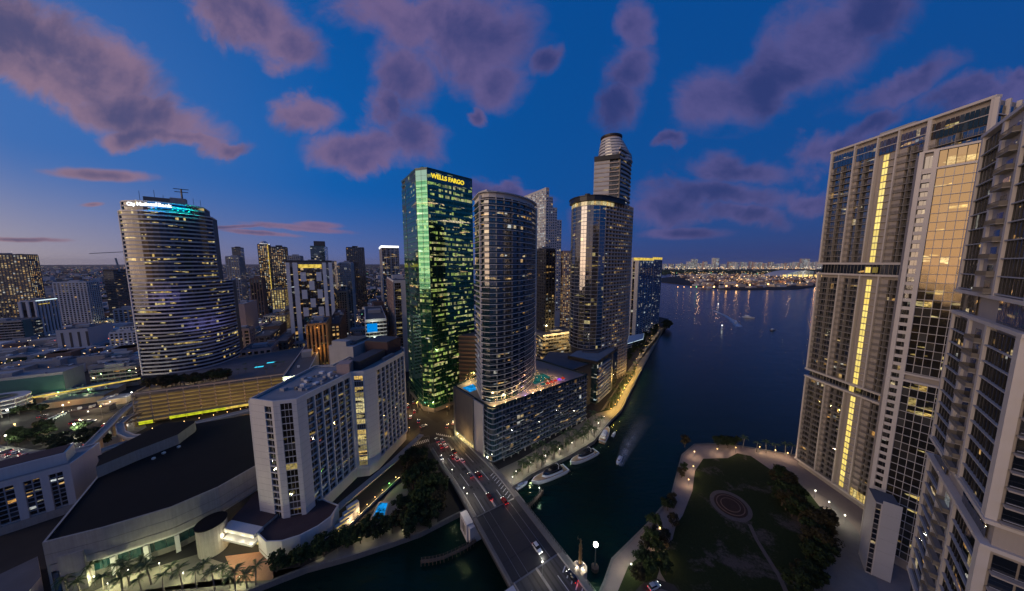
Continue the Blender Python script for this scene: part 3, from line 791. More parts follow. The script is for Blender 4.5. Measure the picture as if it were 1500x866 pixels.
# gold glass wing
wg = thing('condo_tower', 'glass condominium wing with a pale frame reflecting the gold sunset', 'tower', (150, 101, GZ))
g0, g1 = (146.6, 108.4), (153.6, 95.0)
gd = nrm2(g1[0] - g0[0], g1[1] - g0[1]); gn = (gd[1], -gd[0])
wall_prism(wg, [(g0[0] - gn[0] * .7, g0[1] - gn[1] * .7), (g1[0] - gn[0] * .7, g1[1] - gn[1] * .7), (190, 100), (167.2, 107.5), (167.2, 121.5), (152, 114)], GZ, 159.0, ('icon_beige', 'roof_grey'))
p1_ = (g0[0] + gd[0] * 3.4, g0[1] + gd[1] * 3.4); p2_ = (g1[0] - gd[0] * .8, g1[1] - gd[1] * .8)
GFH = 3.05; lim = [300]
strips(wg, [p1_, p2_], 153.1, 1, 2.9, 1.7, 'w_gold', gap=.10); strips(wg, [p1_, p2_], 156.0, 1, 2.7, 1.7, 'w_gold', gap=.10)
windows(wg, [p1_, p2_], 79.2, 24, GFH, 1.85, ('w_gold', 'icon_white'), .07, .10, lim)
windows(wg, [p1_, p2_], GZ + 4, 23, GFH, 1.85, ('w_gold', 'icon_white'), .07, .10, lim)
slabs(wg, [p1_, p2_], 79.2, 25, GFH, .02, .35, .16, 'icon_white'); slabs(wg, [p1_, p2_], GZ + 4, 24, GFH, .02, .30, .16, 'icon_white')
for z in (75.6, 78.3, 152.4, 158.6):
    mb = MB(); ribbon(mb, [g0, g1], -.4, .62, z, z + .7); mb.build('frame_beam', 'icon_white', wg)
for q in (g0, g1, (p1_[0] - gd[0] * .4, p1_[1] - gd[1] * .4)):
    mb = MB(); mb.box(q[0] + gn[0] * .1, q[1] + gn[1] * .1, GZ, 159.2, 1.1 if q != p1_ else .5, 1.1, math.atan2(gd[1], gd[0])); mb.build('column', 'icon_white', wg)
mb = MB(); qa = (g0[0] + gd[0] * .6, g0[1] + gd[1] * .6); qb = (p1_[0] - gd[0] * .7, p1_[1] - gd[1] * .7)
ribbon(mb, [qa, qb], -.65, .55, 0, .22); ribbon(mb, [qa, qb], .45, .55, .22, 1.25); mm = mb.mesh('balcony', 'icon_white', tuple(root_world(wg)))
for k in range(48): inst('balcony', mm, wg, (0, 0, GZ + 6 + k * GFH))
strips(wg, [qa, qb], GZ + 6, 49, GFH, 1.4, 'w_dark', off=-.6)
# low panelled block at its foot
an = thing('annex_block', 'low pale grey panelled block at the foot of the gold glass wing', 'building', (*V(1300, 745, 31), GZ))
a0, a1 = V(1283, 735, 31.5), V(1322, 748, 31.5)
ad = nrm2(a1[0] - a0[0], a1[1] - a0[1]); an_n = (ad[1], -ad[0])
wall_prism(an, [a0, a1, (a1[0] - an_n[0] * 9 , a1[1] - an_n[1] * 9), (a0[0] - an_n[0] * 9, a0[1] - an_n[1] * 9)], GZ, 31.5, ('light_panel', 'roof_grey'))
for k in range(6):
    mb = MB(); ribbon(mb, [lerp2(a0, a1, .27), a1], .03, .12, GZ + 1 + k * 5, GZ + 5.8 + k * 5); mb.build('wall_panel', 'light_panel', an)
mb = MB(); mb.box(*lerp2(a0, a1, .25), GZ, 31.3, .3, .5, math.atan2(ad[1], ad[0])); mb.build('pier', 'icon_white', an)
windows(an, [a0, lerp2(a0, a1, .23)], GZ + .5, 14, 2.05, 1.2, ('w_dark', 'icon_beige'), .12, .15, off=.22)
# near dark tower at the right edge
dt = thing('condo_tower', 'nearest dark glass condominium tower with a strip of small balconies at right edge', 'tower', (114.5, 74, GZ))
L0 = (114.5, 74.0); dd = nrm2(-.72, -.69); dn = (dd[1], -dd[0])
def S(s, o=0.0): return (L0[0] + dd[0] * s + dn[0] * o, L0[1] + dd[1] * s + dn[1] * o)
de = nrm2(.69, -.72)
C3 = S(37)
wall_prism(dt, [S(.3, -.8), S(36.8, -.8), (S(36.8, -.8)[0] + de[0] * 14, S(36.8, -.8)[1] + de[1] * 14), (S(.3, -.8)[0] + de[0] * 14, S(.3, -.8)[1] + de[1] * 14)], GZ, 149.2, ('icon_beige', 'roof_grey'))
DT = [(113.4, 150.0), (73.2, 107.2), (33.0, 67.5)]
lim = [300]
for ti, (za, zb) in enumerate(DT):
    nf = int((zb - za - 1.1) / 3.25); dh = (zb - za - 1.1) / nf
    dh = round(dh, 3)
    for (s0, s1) in ((0, 1.0), (11.6, 12.9), (21.6, 22.7), (35.2, 37)):
        mb = MB(); ribbon(mb, [S(s0), S(s1)], -.85, .35, za, zb); mb.build('column', 'icon_white', dt)
    for z in (zb - .02, za - .75):
        mb = MB(); ribbon(mb, [S(-.1), S(37.2), (C3[0] + de[0] * 14, C3[1] + de[1] * 14)], -.9, .5, z, z + .75); mb.build('frame_beam', 'icon_white', dt)
    windows(dt, [S(22.7, -.1), S(35.2, -.1)], za + .3, nf, dh, 1.5, ('w_icon', 'dark_metal'), .10, .15, lim)
    windows(dt, [S(1.0, -.1), S(11.6, -.1)], za + .3, nf, dh, 2.1, ('w_icon', 'dark_metal'), .08, .15, lim)
    slabs(dt, [S(1.0), S(11.6)], za + .2, nf, dh, -.2, .28, .22, 'slab_grey'); slabs(dt, [S(22.7), S(35.2)], za + .2, nf, dh, -.2, .28, .22, 'slab_grey')
    mb = MB(); ribbon(mb, [S(12.9), S(21.6)], -.9, -.1, za, zb); mb.build('wall_panel', 'icon_beige', dt)
    mb = MB(); ribbon(mb, [S(15.2), S(21.2)], -.1, 1.25, 0, .18, 0)
    ribbon(mb, [S(15.2), S(21.2)], 1.18, 1.25, 1.05, 1.15, 1)
    for k in range(14):
        q = S(15.3 + k * .45, 1.21); mb.box(q[0], q[1], .2, 1.1, .12, .04, math.atan2(dd[1], dd[0]), 1)
    for s_ in (15.25, 21.15): mb.quad((*S(s_, -.1), .2), (*S(s_, 1.2), .2), (*S(s_, 1.2), 1.1), (*S(s_, -.1), 1.1), 1)
    bm = mb.mesh('balcony', ('balcony_grey', 'concrete_dark'), tuple(root_world(dt)))
    dm = MB(); ribbon(dm, [S(15.4), S(18.6)], -.1, -.06, .25, 2.6); dmm = dm.mesh('balcony_door', 'w_icon', tuple(root_world(dt)))
    for k in range(nf):
        inst('balcony', bm, dt, (0, 0, za + .2 + k * dh)); inst('balcony_door', dmm, dt, (0, 0, za + .2 + k * dh))
    E0, E1 = (C3[0] + de[0] * 1.0, C3[1] + de[1] * 1.0), (C3[0] + de[0] * 14, C3[1] + de[1] * 14)
    strips(dt, [E0, E1], za + .3, nf, dh, 2.6, 'w_icon', off=.1, gap=.1)
    slabs(dt, [E0, E1], za + .1, nf, dh, -.3, 1.3, .3, 'icon_beige'); slabs(dt, [E0, E1], za + 1.2, nf, dh, 1.2, 1.3, .08, 'slab_grey', 'balcony_rail')
for (za, zb) in ((107.9, 112.7), (68.2, 72.5), (28, 32.3), (GZ, 28)):
    strips(dt, [S(1), S(11.6)], za, 1, zb - za, 2.1, 'w_icon', off=-.5); strips(dt, [S(22.7), S(35.2)], za, 1, zb - za, 1.5, 'w_icon', off=-.5)
# ---------------------------------------------------------------- banded tower with stepped tiers on the left
bk = thing('office_tower', 'tall banded office tower in three stepped tiers with a lit bank sign', 'tower', (-310, 234, 26))
B0 = V(209, 550, 26)
tiers = [(26, 61.5, V(353, 520, 26), 21.0), (61.5, 103.5, (-270.5, 280), 20.0), (103.5, 160.5, (-271.5, 268.5), 17.0), (160.5, 168.0, (-273.5, 264.5), 15.5)]
blim = 0
for ti, (za, zb, R1, bul) in enumerate(tiers):
    P0 = B0 if ti < 3 else (B0[0] + 1.5, B0[1] + 1.2)
    P = arc(P0, R1, bul, 14); tail = [(R1[0] - 14, R1[1] + 18), (P0[0] - 4, P0[1] + 34)]
    wall_prism(bk, offs(P, -1.4) + tail, za, zb, ('dark_wall', 'roof_pale'))
    nf = round((zb - za) / 3.35); fh = (zb - za) / nf
    strips(bk, P, za + .9, nf, fh, 1.6, 'w_bank', off=-.5, gap=.04)
    slabs(bk, P, za, nf, fh, -1.3, .12, 1.15, 'band_white', 'spandrel_band')
    mb = MB(); ribbon(mb, P + tail[:1], -1.3, .15, zb - .3, zb + .5); mb.build('parapet', 'slab_white', bk)
    mb = MB(); mb.box(P0[0], P0[1], za, zb, .7, .7); mb.build('corner_pier', 'slab_white', bk)
    top = P
AQ = offs(arc((B0[0] + 1.5, B0[1] + 1.2), tiers[3][2], 15.5, 200), .7)
for wd_i, (word, t0) in enumerate((('City', .11), ('National', .235), ('Bank', .475))):
    k0 = int(t0 * 200); k1 = k0 + (14 if wd_i != 1 else 24)
    text(bk, 'sign_lettering', word, (*offs([AQ[k0], AQ[k1]], .25)[0], 164.6), AQ[k1], 3.7, 'sign_white', .2, font_bold=True)
for i in (4, 6):   # coloured floodlight wash on the crown comes from lamps on its ledge
    pass
P4 = arc((B0[0] + 1.5, B0[1] + 1.2), tiers[3][2], 15.5, 14)
for k in range(4):
    mb = MB(); ribbon(mb, P4[5:12], .2, .42, 161.6 + k * 1.85, 162.0 + k * 1.85); mb.build('light_strip', 'blue_light' if k > 0 else 'teal_light', bk)
for i in range(5, 13, 1):
    q = offs(P4, 3.0)[i]; light(bk, (q[0], q[1], 163.5), 160, (.0, .35, 1) if i < 9 else (0, .9, .75), .4)
for i in range(3, 12, 2):
    q = offs(arc(B0, tiers[1][2], 20, 14), 9)[i]; light(bk, (q[0], q[1], 92 if i < 7 else 66), 240, (.40, .35, 1), 4.0)
roofbox(bk, (-296, 251), 16, 12, 168, 5.5, .7, 'concrete_dark'); roofbox(bk, (-286, 256), 9, 7, 168, 6.5, .7, 'concrete')
for k, (x, y, h) in enumerate(((-303, 243, 10), (-298, 249, 12), (-292, 250, 8), (-283, 256, 9), (-280, 262, 8), (-276, 264, 7))):
    mb = MB(); mb.tube([(x, y, 168), (x, y, 168 + h)], .16, 4); mb.build('antenna', 'dark_metal', bk)
mb = MB(); mb.box(-284, 257, 174, 183, .8, .8); mb.box(-284, 257, 180, 180.5, 8, .5, .6); mb.box(-284, 257, 182.4, 182.9, 9, .5, .6); mb.build('antenna_mast', 'dark_metal', bk)
# parking podium under it
gr = thing('parking_garage', 'long parking garage of warm lit open levels under the banded tower', 'garage', (-245, 215, GZ))
G0 = (-273.3, 198.5); gdir = nrm2(57.6, 27.6); G1 = (G0[0] + gdir[0] * 88, G0[1] + gdir[1] * 88); gnv = (gdir[1], -gdir[0])
gb = lambda p, k: (p[0] - gnv[0] * k, p[1] - gnv[1] * k)
wall_prism(gr, [gb(G0, 5.2), gb(G1, 5.2), gb(G1, 92), gb(G0, 60)], GZ, 25.6, ('concrete_dark', 'roof_grey'))
nfl = 8; fh = 2.9
slabs(gr, [G0, G1], GZ + 1.2, nfl, fh, -5.2, 0, .35, 'garage_conc', 'floor_slab'); slabs(gr, [G0, G1], GZ + 1.55, nfl, fh, -.25, .02, .55, 'garage_conc', 'parapet_band')
piers(gr, [G0, G1], GZ, 25.4, 8.8, .7, -.9, -.3, 'concrete', 'column')
ceil = MB(); ribbon(ceil, [G0, G1], -4.4, -1.6, 0, .06); cm = ceil.mesh('glow_ceiling', 'garage_glow', tuple(root_world(gr)))  # ceiling glows by itself, standing in for lamps on each level
bw = MB(); ribbon(bw, [G0, G1], -5.15, -5.1, 0, 1.5); bwm = bw.mesh('glow_back_wall', 'garage_glow', tuple(root_world(gr)))  # back wall carries the same painted-in glow, no lamps inside
for k in range(nfl - 1): inst('glow_ceiling', cm, gr, (0, 0, GZ + 1.2 + (k + 1) * fh - .1)); inst('glow_back_wall', bwm, gr, (0, 0, GZ + 2.5 + k * fh))
parapet(gr, [gb(G0, 0), gb(G1, 0), gb(G1, 90), gb(G0, 58)], 25.6, 1.0, .3, 'concrete')
for (t0, t1, z) in ((.03, .11, 3.3), (.21, .57, 4.2), (.57, .86, 4.5)):
    for dz_ in ((0, 1.3) if t0 < .5 else (0,)):
        mb = MB(); ribbon(mb, [lerp2(G0, G1, t0), lerp2(G0, G1, t1)], 2.1, 2.4, z + dz_, z + dz_ + (1.0 if t0 < .5 else 2.2)); mb.build('station_light', 'yellow_strip' if t0 < .5 else 'yellow_lamp', gr)
mb = MB(); ribbon(mb, [lerp2(G0, G1, -.02), lerp2(G0, G1, .95)], 1.6, 4.2, 6.9, 7.3); mb.build('station_canopy', 'concrete_dark', gr)
mb = MB(); ribbon(mb, [lerp2(G0, G1, .68), lerp2(G0, G1, .75)], -34, -31, 25.62, 25.7); mb.build('light_strip', 'cyan_strip', gr)
mb = MB(); ribbon(mb, [lerp2(G0, G1, .75), lerp2(G0, G1, .82)], -44, -41, 25.62, 25.7); mb.build('light_strip', 'cyan_strip', gr)
# ---------------------------------------------------------------- riverside hotel with gridded faces
hy = thing('hotel', 'white hotel slab with recessed dark windows and a yellow lit glass strip', 'hotel', (-98, 116, GZ))
HP = [(-111, 116.8), (-99.2, 114.2), (-91.0, 116.4), (-84.6, 146.9), (-78.6, 148.0), (-75.4, 153.8), (-69.8, 182.6), (-73, 191), (-82, 198), (-97, 196), (-101, 158), (-110, 156)]
HZ0, HZ1 = 8.0, 62.0; nf = 17; fh = 3.02
wall_prism(hy, offs(HP, -1.2, True), GZ, HZ1, ('white_wall', 'roof_pale'))
parapet(hy, HP, HZ1, 1.0, .5, 'white_wall')
hm = ('w_hyatt', 'white_wall')
def wallstrip(a, b, z0=HZ0, z1=HZ1, nm='wall_panel'):
    mb = MB(); ribbon(mb, [a, b], -.75, 0, z0, z1); return mb.build(nm, 'white_wall', hy)
def seg(i, t): return lerp2(HP[i], HP[i + 1], t)
wallstrip(HP[0], seg(0, .60)); wallstrip(seg(0, .92), HP[1]); windows(hy, [seg(0, .60), seg(0, .92)], HZ0 + 1.2, nf, fh, 4, hm, .2, .5, bar=1, fz=.14)
wallstrip(HP[1], seg(1, .28)); wallstrip(seg(1, .80), HP[2]); windows(hy, [seg(1, .28), seg(1, .80)], HZ0 + 2.2, nf, fh, 4.5, ('w_bronze', 'white_wall'), .10, .4, bar=2, fz=.07)
wallstrip(HP[2], seg(2, .14)); wallstrip(seg(2, .97), HP[3]); windows(hy, [seg(2, .14), seg(2, .97)], HZ0 + 1.2, nf, fh, 4.2, hm, .34, .9, bar=1, fz=.09)
wallstrip(HP[3], seg(3, .15)); wallstrip(seg(3, .9), HP[4]); windows(hy, [seg(3, .15), seg(3, .9)], HZ0 + 1.2, nf, fh, 4.5, ('w_hyattlit', 'white_wall'), .12, .4, bar=3)
wallstrip(HP[4], HP[5])
wallstrip(HP[5], seg(5, .04)); windows(hy, [seg(5, .04), seg(5, .97)], HZ0 + 1.2, nf, fh, 4.0, hm, .34, .9, bar=1, fz=.09); wallstrip(seg(5, .97), HP[6])
for i, (t0, t1) in enumerate(((.60, .92), (.28, .80), (.14, .97), (.15, .9), (0, 0), (.04, .97))):
    if t1: wallstrip(seg(i, t0), seg(i, t1), HZ0 + 1.2 + nf * fh + (1.0 if i == 1 else 0), HZ1); wallstrip(seg(i, t0), seg(i, t1), HZ0, HZ0 + 1.2)
wallstrip(HP[0], (-110.0, 156))
for (a, b) in ((HP[0], seg(0, .60)), (seg(0, .92), HP[1]), (HP[1], seg(1, .28)), (seg(1, .80), HP[2]), (HP[2], seg(2, .14)), (HP[4], HP[5])):
    mb = MB(); ribbon(mb, [a, b], 0, .025, 0, .09); jm = mb.mesh('wall_joint', 'joint_grey', tuple(root_world(hy)))
    for k in range(1, 18): inst('wall_joint', jm, hy, (0, 0, HZ0 + 1.1 + k * fh))

mb = MB(); mb.prism(ccw(offs(HP, -2.2, True)), GZ, HZ0 - .02, 0); mb.build('base_wall', 'concrete', hy)
rb = roofbox(hy, (-88.6, 148.5), 6, 6.5, HZ1 - .02, 5.6, .2, 'pink_wall', 'penthouse')
rb = roofbox(hy, (-84.2, 163), 8, 22, HZ1 - .02, 5.0, -.19, 'dark_wall', 'penthouse')
text(hy, 'sign_lettering', 'HYATT REGENCY', (-82.3, 152.6, HZ1 + 2.4), (-78.3, 173.3), 2.3, 'sign_cool', .12, font_bold=True)
roofbox(hy, (-84, 184), 16, 14, HZ1 - .02, 8.5, -.2, 'roof_brown', 'penthouse'); roofbox(hy, (-84, 184), 15.4, 13.4, HZ1 + 8.4, .5, -.2, 'dark_wall', 'penthouse_roof')
roofbox(hy, (-75.8, 172), 2.0, 10, HZ1 - .02, 1.6, -.19, 'pink_wall')
for a_ in ((-103.5, 183, 17, 20, 7), (-106, 176, 10, 5, 10)):
    roofbox(hy, (a_[0], a_[1]), a_[2], a_[3], GZ, HZ1 - GZ + a_[4], -.18, 'grey_wall', 'stair_tower')
roofbox(hy, (-104, 186), 12, 11, HZ1 + 6.95, 1.8, -.18, 'concrete_dark'); roofbox(hy, (-103, 178), 9, 3, HZ1 + 6.95, 1.2, -.18, 'roof_grey')
roof_clutter(hy, (-97, 138), -.18, 14, 26, HZ1, 26, big=2.2)
mb = MB(); mb.tube([(-95, 126, HZ1 + .5), (-90, 140, HZ1 + .5), (-93, 146, HZ1 + .5)], .25, 5); mb.build('pipe', 'pink_wall', hy)
# podium wing of the hotel
hw = thing('hotel_wing', 'low curved white hotel wing with a dark flat roof and lit steps', 'building', (-90, 108, GZ))
WP = [(-104, 106.5), (-97.5, 102.9), (-91.5, 103.2), (-86, 105.6), (-81.4, 109.8), (-78.8, 114.5), (-79.2, 120.5), (-89, 124), (-100, 121), (-110, 118)]
wall_prism(hw, WP, GZ, 9.4, ('white_wall', 'roof_brown')); parapet(hw, WP, 9.4, .9, .4, 'white_wall')
mb = MB(); ribbon(mb, WP[:7], 0, .12, 3.6, 3.9); mb.build('string_course', 'concrete', hw)
for k in range(5):
    c = (-76.5 + k * .55, 115.5 + k * 1.9); mb = MB(); mb.box(c[0], c[1], GZ, 3.4 + k * 1.25, 6.2 - k * .3, 1.8, .95); mb.build('terrace', 'white_wall', hw)
    mb = MB(); mb.box(c[0] + .6, c[1] - .8, 3.0 + k * 1.2, 3.2 + k * 1.2, 5.0, .12, .95); mb.build('step_light', 'yellow_lamp', hw)
mb = MB(); ribbon(mb, [(-86.5, 121), (-72.5, 155), (-64.5, 181)], 3.2, 6.6, 6.8, 7.5); mb.build('terrace_roof', 'concrete', hw)
mb = MB(); ribbon(mb, [(-84, 122), (-72.5, 152)], .8, 1.2, 5.0, 5.35); mb.build('terrace_light', 'sign_cool', hw)
mb = MB(); ribbon(mb, [(-77.5, 119), (-66, 148)], 4.6, 4.9, GZ, 3.4); mb.build('garden_wall', 'concrete', hw)
for k in range(7):
    q = lerp2((-73.5, 119), (-63.5, 146), k / 6); mb = MB(); mb.ball(q[0], q[1], 3.6, .22, 6, 4); mb.build('garden_lamp', 'lamp_warm' if k != 5 else 'lamp_green', hw)
    light(hw, (q[0] + .8, q[1] - .3, 4.0), 90, (1, .70, .35) if k != 5 else (.2, 1, .1), .2)
pq = [V(545, 760, GZ), V(562, 760, GZ), V(568, 737, GZ), (V(556, 737, GZ))]
pool = thing('swimming_pool', 'small bright blue hotel swimming pool among dark trees by the river', 'pool', (*V(557, 748, GZ), GZ))
mb = MB(); mb.add([(x, y, GZ + .12) for x, y in ccw(pq)], [(0, 1, 2, 3)]); mb.build('pool_water', 'pool_blue', pool)
mb = MB(); ribbon(mb, ccw(pq), 0, .7, GZ, GZ + .2, 0, True); mb.build('pool_edge', 'concrete', pool)
poly_sheet('pool_deck', vpoly([(535, 775), (578, 768), (600, 725), (592, 705), (570, 720)], GZ), GZ + .05, 'pavement')
# ---------------------------------------------------------------- convention hall with the black roof
kn = thing('convention_hall', 'concrete convention hall with a huge black roof and curved riverside wall', 'hall', (-160, 120, GZ))
kz = 23.0
K = [V(62, 797, kz), V(150, 775, kz), V(250, 745, kz), V(320, 715, kz), V(385, 678, kz), (-112, 165), (-140, 190), V(285, 620, kz), V(210, 640, kz), V(140, 668, kz), V(150, 690, kz)]
wall_prism(kn, offs(ccw(K), -.5, True), 12.0, kz - .2, ('concrete', 'roof_black'))
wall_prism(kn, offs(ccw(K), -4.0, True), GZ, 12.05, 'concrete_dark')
front = K[:5]
mb = MB(); ribbon(mb, front, -.6, .0, 14.6, kz + .45); mb.build('front_wall', 'concrete', kn)
mb = MB(); ribbon(mb, front, -3.6, -.15, 11.6, 14.2); mb.build('lower_wall', 'concrete', kn)
mb = MB(); ribbon(mb, front, .0, .03, 18.5, 18.62); mb.build('wall_joint', 'concrete_dark', kn)
mb = MB(); ribbon(mb, front, -3.9, -2.4, 9.4, 11.4); mb.build('canopy_band', 'white_wall', kn)
piers(kn, offs(front, -2.6)[:4], GZ, 9.4, 7.5, 1.3, -.7, .7, 'white_wall')
strips(kn, offs(front, -3.5)[:4], GZ + 2.8, 1, 6.2, 3.2, 'w_teal', off=0)
mb = MB(); ribbon(mb, [K[-1], K[0]], -.6, 0.02, GZ, kz + .4); mb.build('side_wall', 'concrete', kn)
mb = MB(); mb.box((K[0][0] + K[1][0]) / 2 - 1.5, (K[0][1] + K[1][1]) / 2 + .4, GZ, kz - 6, 6, 3, math.atan2(K[1][1] - K[0][1], K[1][0] - K[0][0])); mb.build('end_pier', 'concrete', kn)
U = [V(145, 690, kz), V(215, 665, kz), V(280, 636, kz), V(283, 622, kz), (-193, 172), V(145, 668, kz)]
up = [(V(143, 700, kz)), (V(200, 675, kz)), V(262, 650, kz), V(286, 632, kz)]
mb = MB(); mb.prism(ccw(up + [V(286, 617, kz + 5), V(240, 620, kz + 5), V(150, 665, kz + 5)]), kz - .3, kz + 5.2, 0, 1); mb.build('stage_house', ('concrete', 'roof_black'), kn)
for k, q in enumerate(((240, 664), (262, 655), (225, 672))):
    p = V(*q, kz); roofbox(kn, p, 1.0, 1.0, kz - .3, .9, 0, 'white_metal')
cyc = V(303, 816, GZ)
mb = MB(); mb.cyl(cyc[0] - .5, cyc[1] + 3.5, GZ, 14.2, 4.6, n=28); mb.build('round_stair_tower', 'concrete', kn)
mb = MB(); mb.cyl(cyc[0] - .5, cyc[1] + 3.5, 14.2, 14.5, 4.9, n=28); mb.build('tower_roof', 'roof_black', kn)
mb = MB(); 
for k in range(28):
    a = 2 * PI * k / 28; mb.box(cyc[0] - .5 + 4.62 * math.cos(a), cyc[1] + 3.5 + 4.62 * math.sin(a), GZ, 14.1, .1, .12, a)
mb.build('wall_ribs', 'concrete', kn)
# link building with lit canopies between hall and hotel
lk = thing('link_building', 'low entrance building with bright lit canopies beside the round stair tower', 'building', (-112, 112, GZ))
K0, K1 = (-120.5, 109.0), (-104.2, 105.8)
wall_prism(lk, [(-120.3, 112.2), (-104.2, 109.0), (-101, 124), (-123, 128)], GZ, 10.6, ('concrete', 'roof_brown'))
mb = MB(); ribbon(mb, [K0, K1], -3.2, .6, 9.2, 10.8); mb.build('upper_canopy', 'white_wall', lk)
mb = MB(); ribbon(mb, [K0, K1], -3.1, 1.6, 6.3, 7.2); mb.build('lower_canopy', 'white_wall', lk)
windows(lk, [(-120.0, 111.6), (-104.6, 108.5)], GZ + .1, 1, 4.1, 1.5, ('w_lobby', 'dark_metal'), .12, .2)
windows(lk, [(-120.0, 111.6), (-104.6, 108.5)], 7.3, 1, 1.9, 1.5, ('w_dark', 'dark_metal'), .1, .2)
for t in (.08, .3, .62, .9):
    q = lerp2(K0, K1, t); light(lk, (q[0] + .3, q[1] - 1.8, 8.6), 70, (1, .93, .62), .3, 'canopy_light')
    light(lk, (q[0] + .1, q[1] + 1.5, 5.2), 80, (1, .75, .38), .3, 'canopy_light')
poly_sheet('plaza', vpoly([(330, 815), (400, 806), (400, 850), (345, 852)], GZ), GZ + .05, 'plaza_tile')
poly_sheet('river_plaza', ccw([V(x, y, GZ) for x, y in [(110, 880), (180, 845), (290, 812), (400, 850), (470, 818), (500, 800), (560, 775), (640, 752)]] + [(-34, 119), (-50.5, 111), (-65, 105.4), (-79.4, 100.8), (-95, 93.2), (-130, 73), (-190, 48)]), GZ + .03, 'plaza_sand')
# white slab hotel in the lower left corner
wh = thing('office_block', 'white office block with dark window columns in the lower left corner', 'building', (-200, 122, GZ))
wz = 25.0; q0, q1, q2 = V(-30, 718, wz), V(103, 682, wz), V(146, 650, wz)
wd_ = nrm2(q1[0] - q0[0], q1[1] - q0[1])
wall_prism(wh, offs(ccw([q0, q1, q2, (q2[0] - wd_[0] * 26, q2[1] - wd_[1] * 26)]), -.6, True), GZ, wz, ('white_wall', 'roof_pale'))
parapet(wh, [q0, q1, q2, (q2[0] - wd_[0] * 26, q2[1] - wd_[1] * 26)], wz, .8, .5, 'white_wall')
Lw = dist2(q0, q1); edges = []
for (t0, t1, w_) in ((0, .12, 1), (.12, .34, 0), (.34, .44, 1), (.44, .63, 0), (.63, .73, 1), (.73, .90, 0), (.90, 1, 1)):
    a, b = lerp2(q0, q1, t0), lerp2(q0, q1, t1)
    if w_: mb = MB(); ribbon(mb, [a, b], -.65, .25, GZ + 4, wz - 1.6); mb.build('wall_pier', 'white_wall', wh)
    else: windows(wh, [a, b], GZ + 4.6, 8, 2.08, 2.0, ('w_office', 'grey_wall'), .16, .35, off=-.1)
mb = MB(); ribbon(mb, [q0, q1], -.65, .3, wz - 1.62, wz + .8); mb.build('top_band', 'white_wall', wh)
mb = MB(); ribbon(mb, [q0, q1], -.65, .1, GZ, GZ + 3.9); mb.build('base_wall', 'concrete', wh)
mb = MB(); ribbon(mb, [q1, q2], -.6, .03, GZ, wz + .5); mb.build('side_wall', 'white_wall', wh)
pw = nrm2(q2[0] - q1[0], q2[1] - q1[1])
mb = MB(); c = ((q1[0] + q2[0]) / 2 - wd_[0] * 17 , (q1[1] + q2[1]) / 2 - wd_[1] * 17); mb.box(c[0], c[1], wz - .05, wz + 5.2, 26, 10, math.atan2(wd_[1], wd_[0])); pt = mb.build('penthouse', 'white_wall', wh)
mb = MB(); mb.box(c[0] - pw[0] * 5.02 - wd_[0] * 3, c[1] - pw[1] * 5.02 - wd_[1] * 3, wz + 1, wz + 4.4, 9, .2, math.atan2(wd_[1], wd_[0])); mb.build('louvre_opening', 'dark_wall', pt)
roofbox(wh, (c[0], c[1]), 24.5, 8.6, wz + 5.2, .3, math.atan2(wd_[1], wd_[0]), 'roof_brown', 'penthouse_roof')
lo = thing('low_building', 'low flat roofed annex in front of the white office block at bottom left', 'building', (*V(40, 830, 8), GZ))
wall_prism(lo, [V(-40, 860, 8), V(55, 815, 8), V(60, 845, 8), V(30, 880, 8), V(-40, 900, 8)], GZ, 8, ('white_wall', 'roof_grey'))
# ---------------------------------------------------------------- green glass office tower with the gold sign
wf = thing('office_tower', 'green glass office tower with gold WELLS FARGO sign and many lit floors', 'tower', (-63, 225, GZ))
W = [(-93.5, 253.5), (-87.5, 245.5), (-70.9, 221.0), (-61.5, 218.0), (-33.0, 247.5)]
wback = [(-46, 268), (-76, 274)]
WT = 188.0
wall_prism(wf, offs(W, -.6) + wback, GZ, WT - .4, ('dark_wall', 'roof_grey'))
nf = 46; fh = round((WT - 6.5) / nf, 4)
strips(wf, [W[0], W[1]], 5.5, nf - 2, fh, 2.2, 'w_green_dark', off=0, gap=.05)
strips(wf, [W[1], W[2]], 5.5, nf, fh, 2.1, 'w_green_dark', off=0, gap=.05)
strips(wf, [W[2], W[3]], 5.5, nf, fh, 2.0, 'w_green', off=0, gap=.05)
strips(wf, [W[3], W[4]], 5.5, nf, fh, 1.9, 'w_green', off=0, gap=.05)
surf('green_mullion', (.012, .05, .035), .4, var=.2)
winmat('green_spandrel', (.003, .035, .022), 0.0, coat=(.40, 1, .66), ior=2.0, curtain=0, wave=.010)
slabs(wf, W, 5.4, nf + 1, fh, -.1, .05, 1.75, 'green_spandrel', 'spandrel_band'); slabs(wf, W, 5.4, nf + 1, fh, -.1, .10, .16, 'green_mullion', 'floor_line')
for i in range(1, 5):
    mb = MB(); mb.tube([(W[i][0], W[i][1], 5.4), (W[i][0], W[i][1], WT)], .22, 6); mb.build('corner_mullion', 'green_mullion', wf)
piers(wf, W[2:], 5.4, WT, 6.2, .16, -.05, .16, 'green_mullion', 'mullion', ends=False)
mb = MB(); ribbon(mb, W[1:], -.6, .12, WT - 1.0, WT + .6); mb.build('parapet', 'green_mullion', wf)
mb = MB(); ribbon(mb, W[2:] , -.5, .10, WT - 8.2, WT - 1.02); mb.build('top_band', 'w_green_dark', wf)
gw = nrm2(W[4][0] - W[3][0], W[4][1] - W[3][1])
sgp = (W[3][0] + gw[0] * 3.2 + gw[1] * .35, W[3][1] + gw[1] * 3.2 - gw[0] * .35)
text(wf, 'sign_lettering', 'WELLS FARGO', (*sgp, WT - 6.0), (sgp[0] + gw[0], sgp[1] + gw[1]), 4.5, 'sign_gold', .25, font_bold=True)
roofbox(wf, (-64, 245), 30, 18, WT - .45, 4.5, .8, 'dark_wall', 'roof_plant')
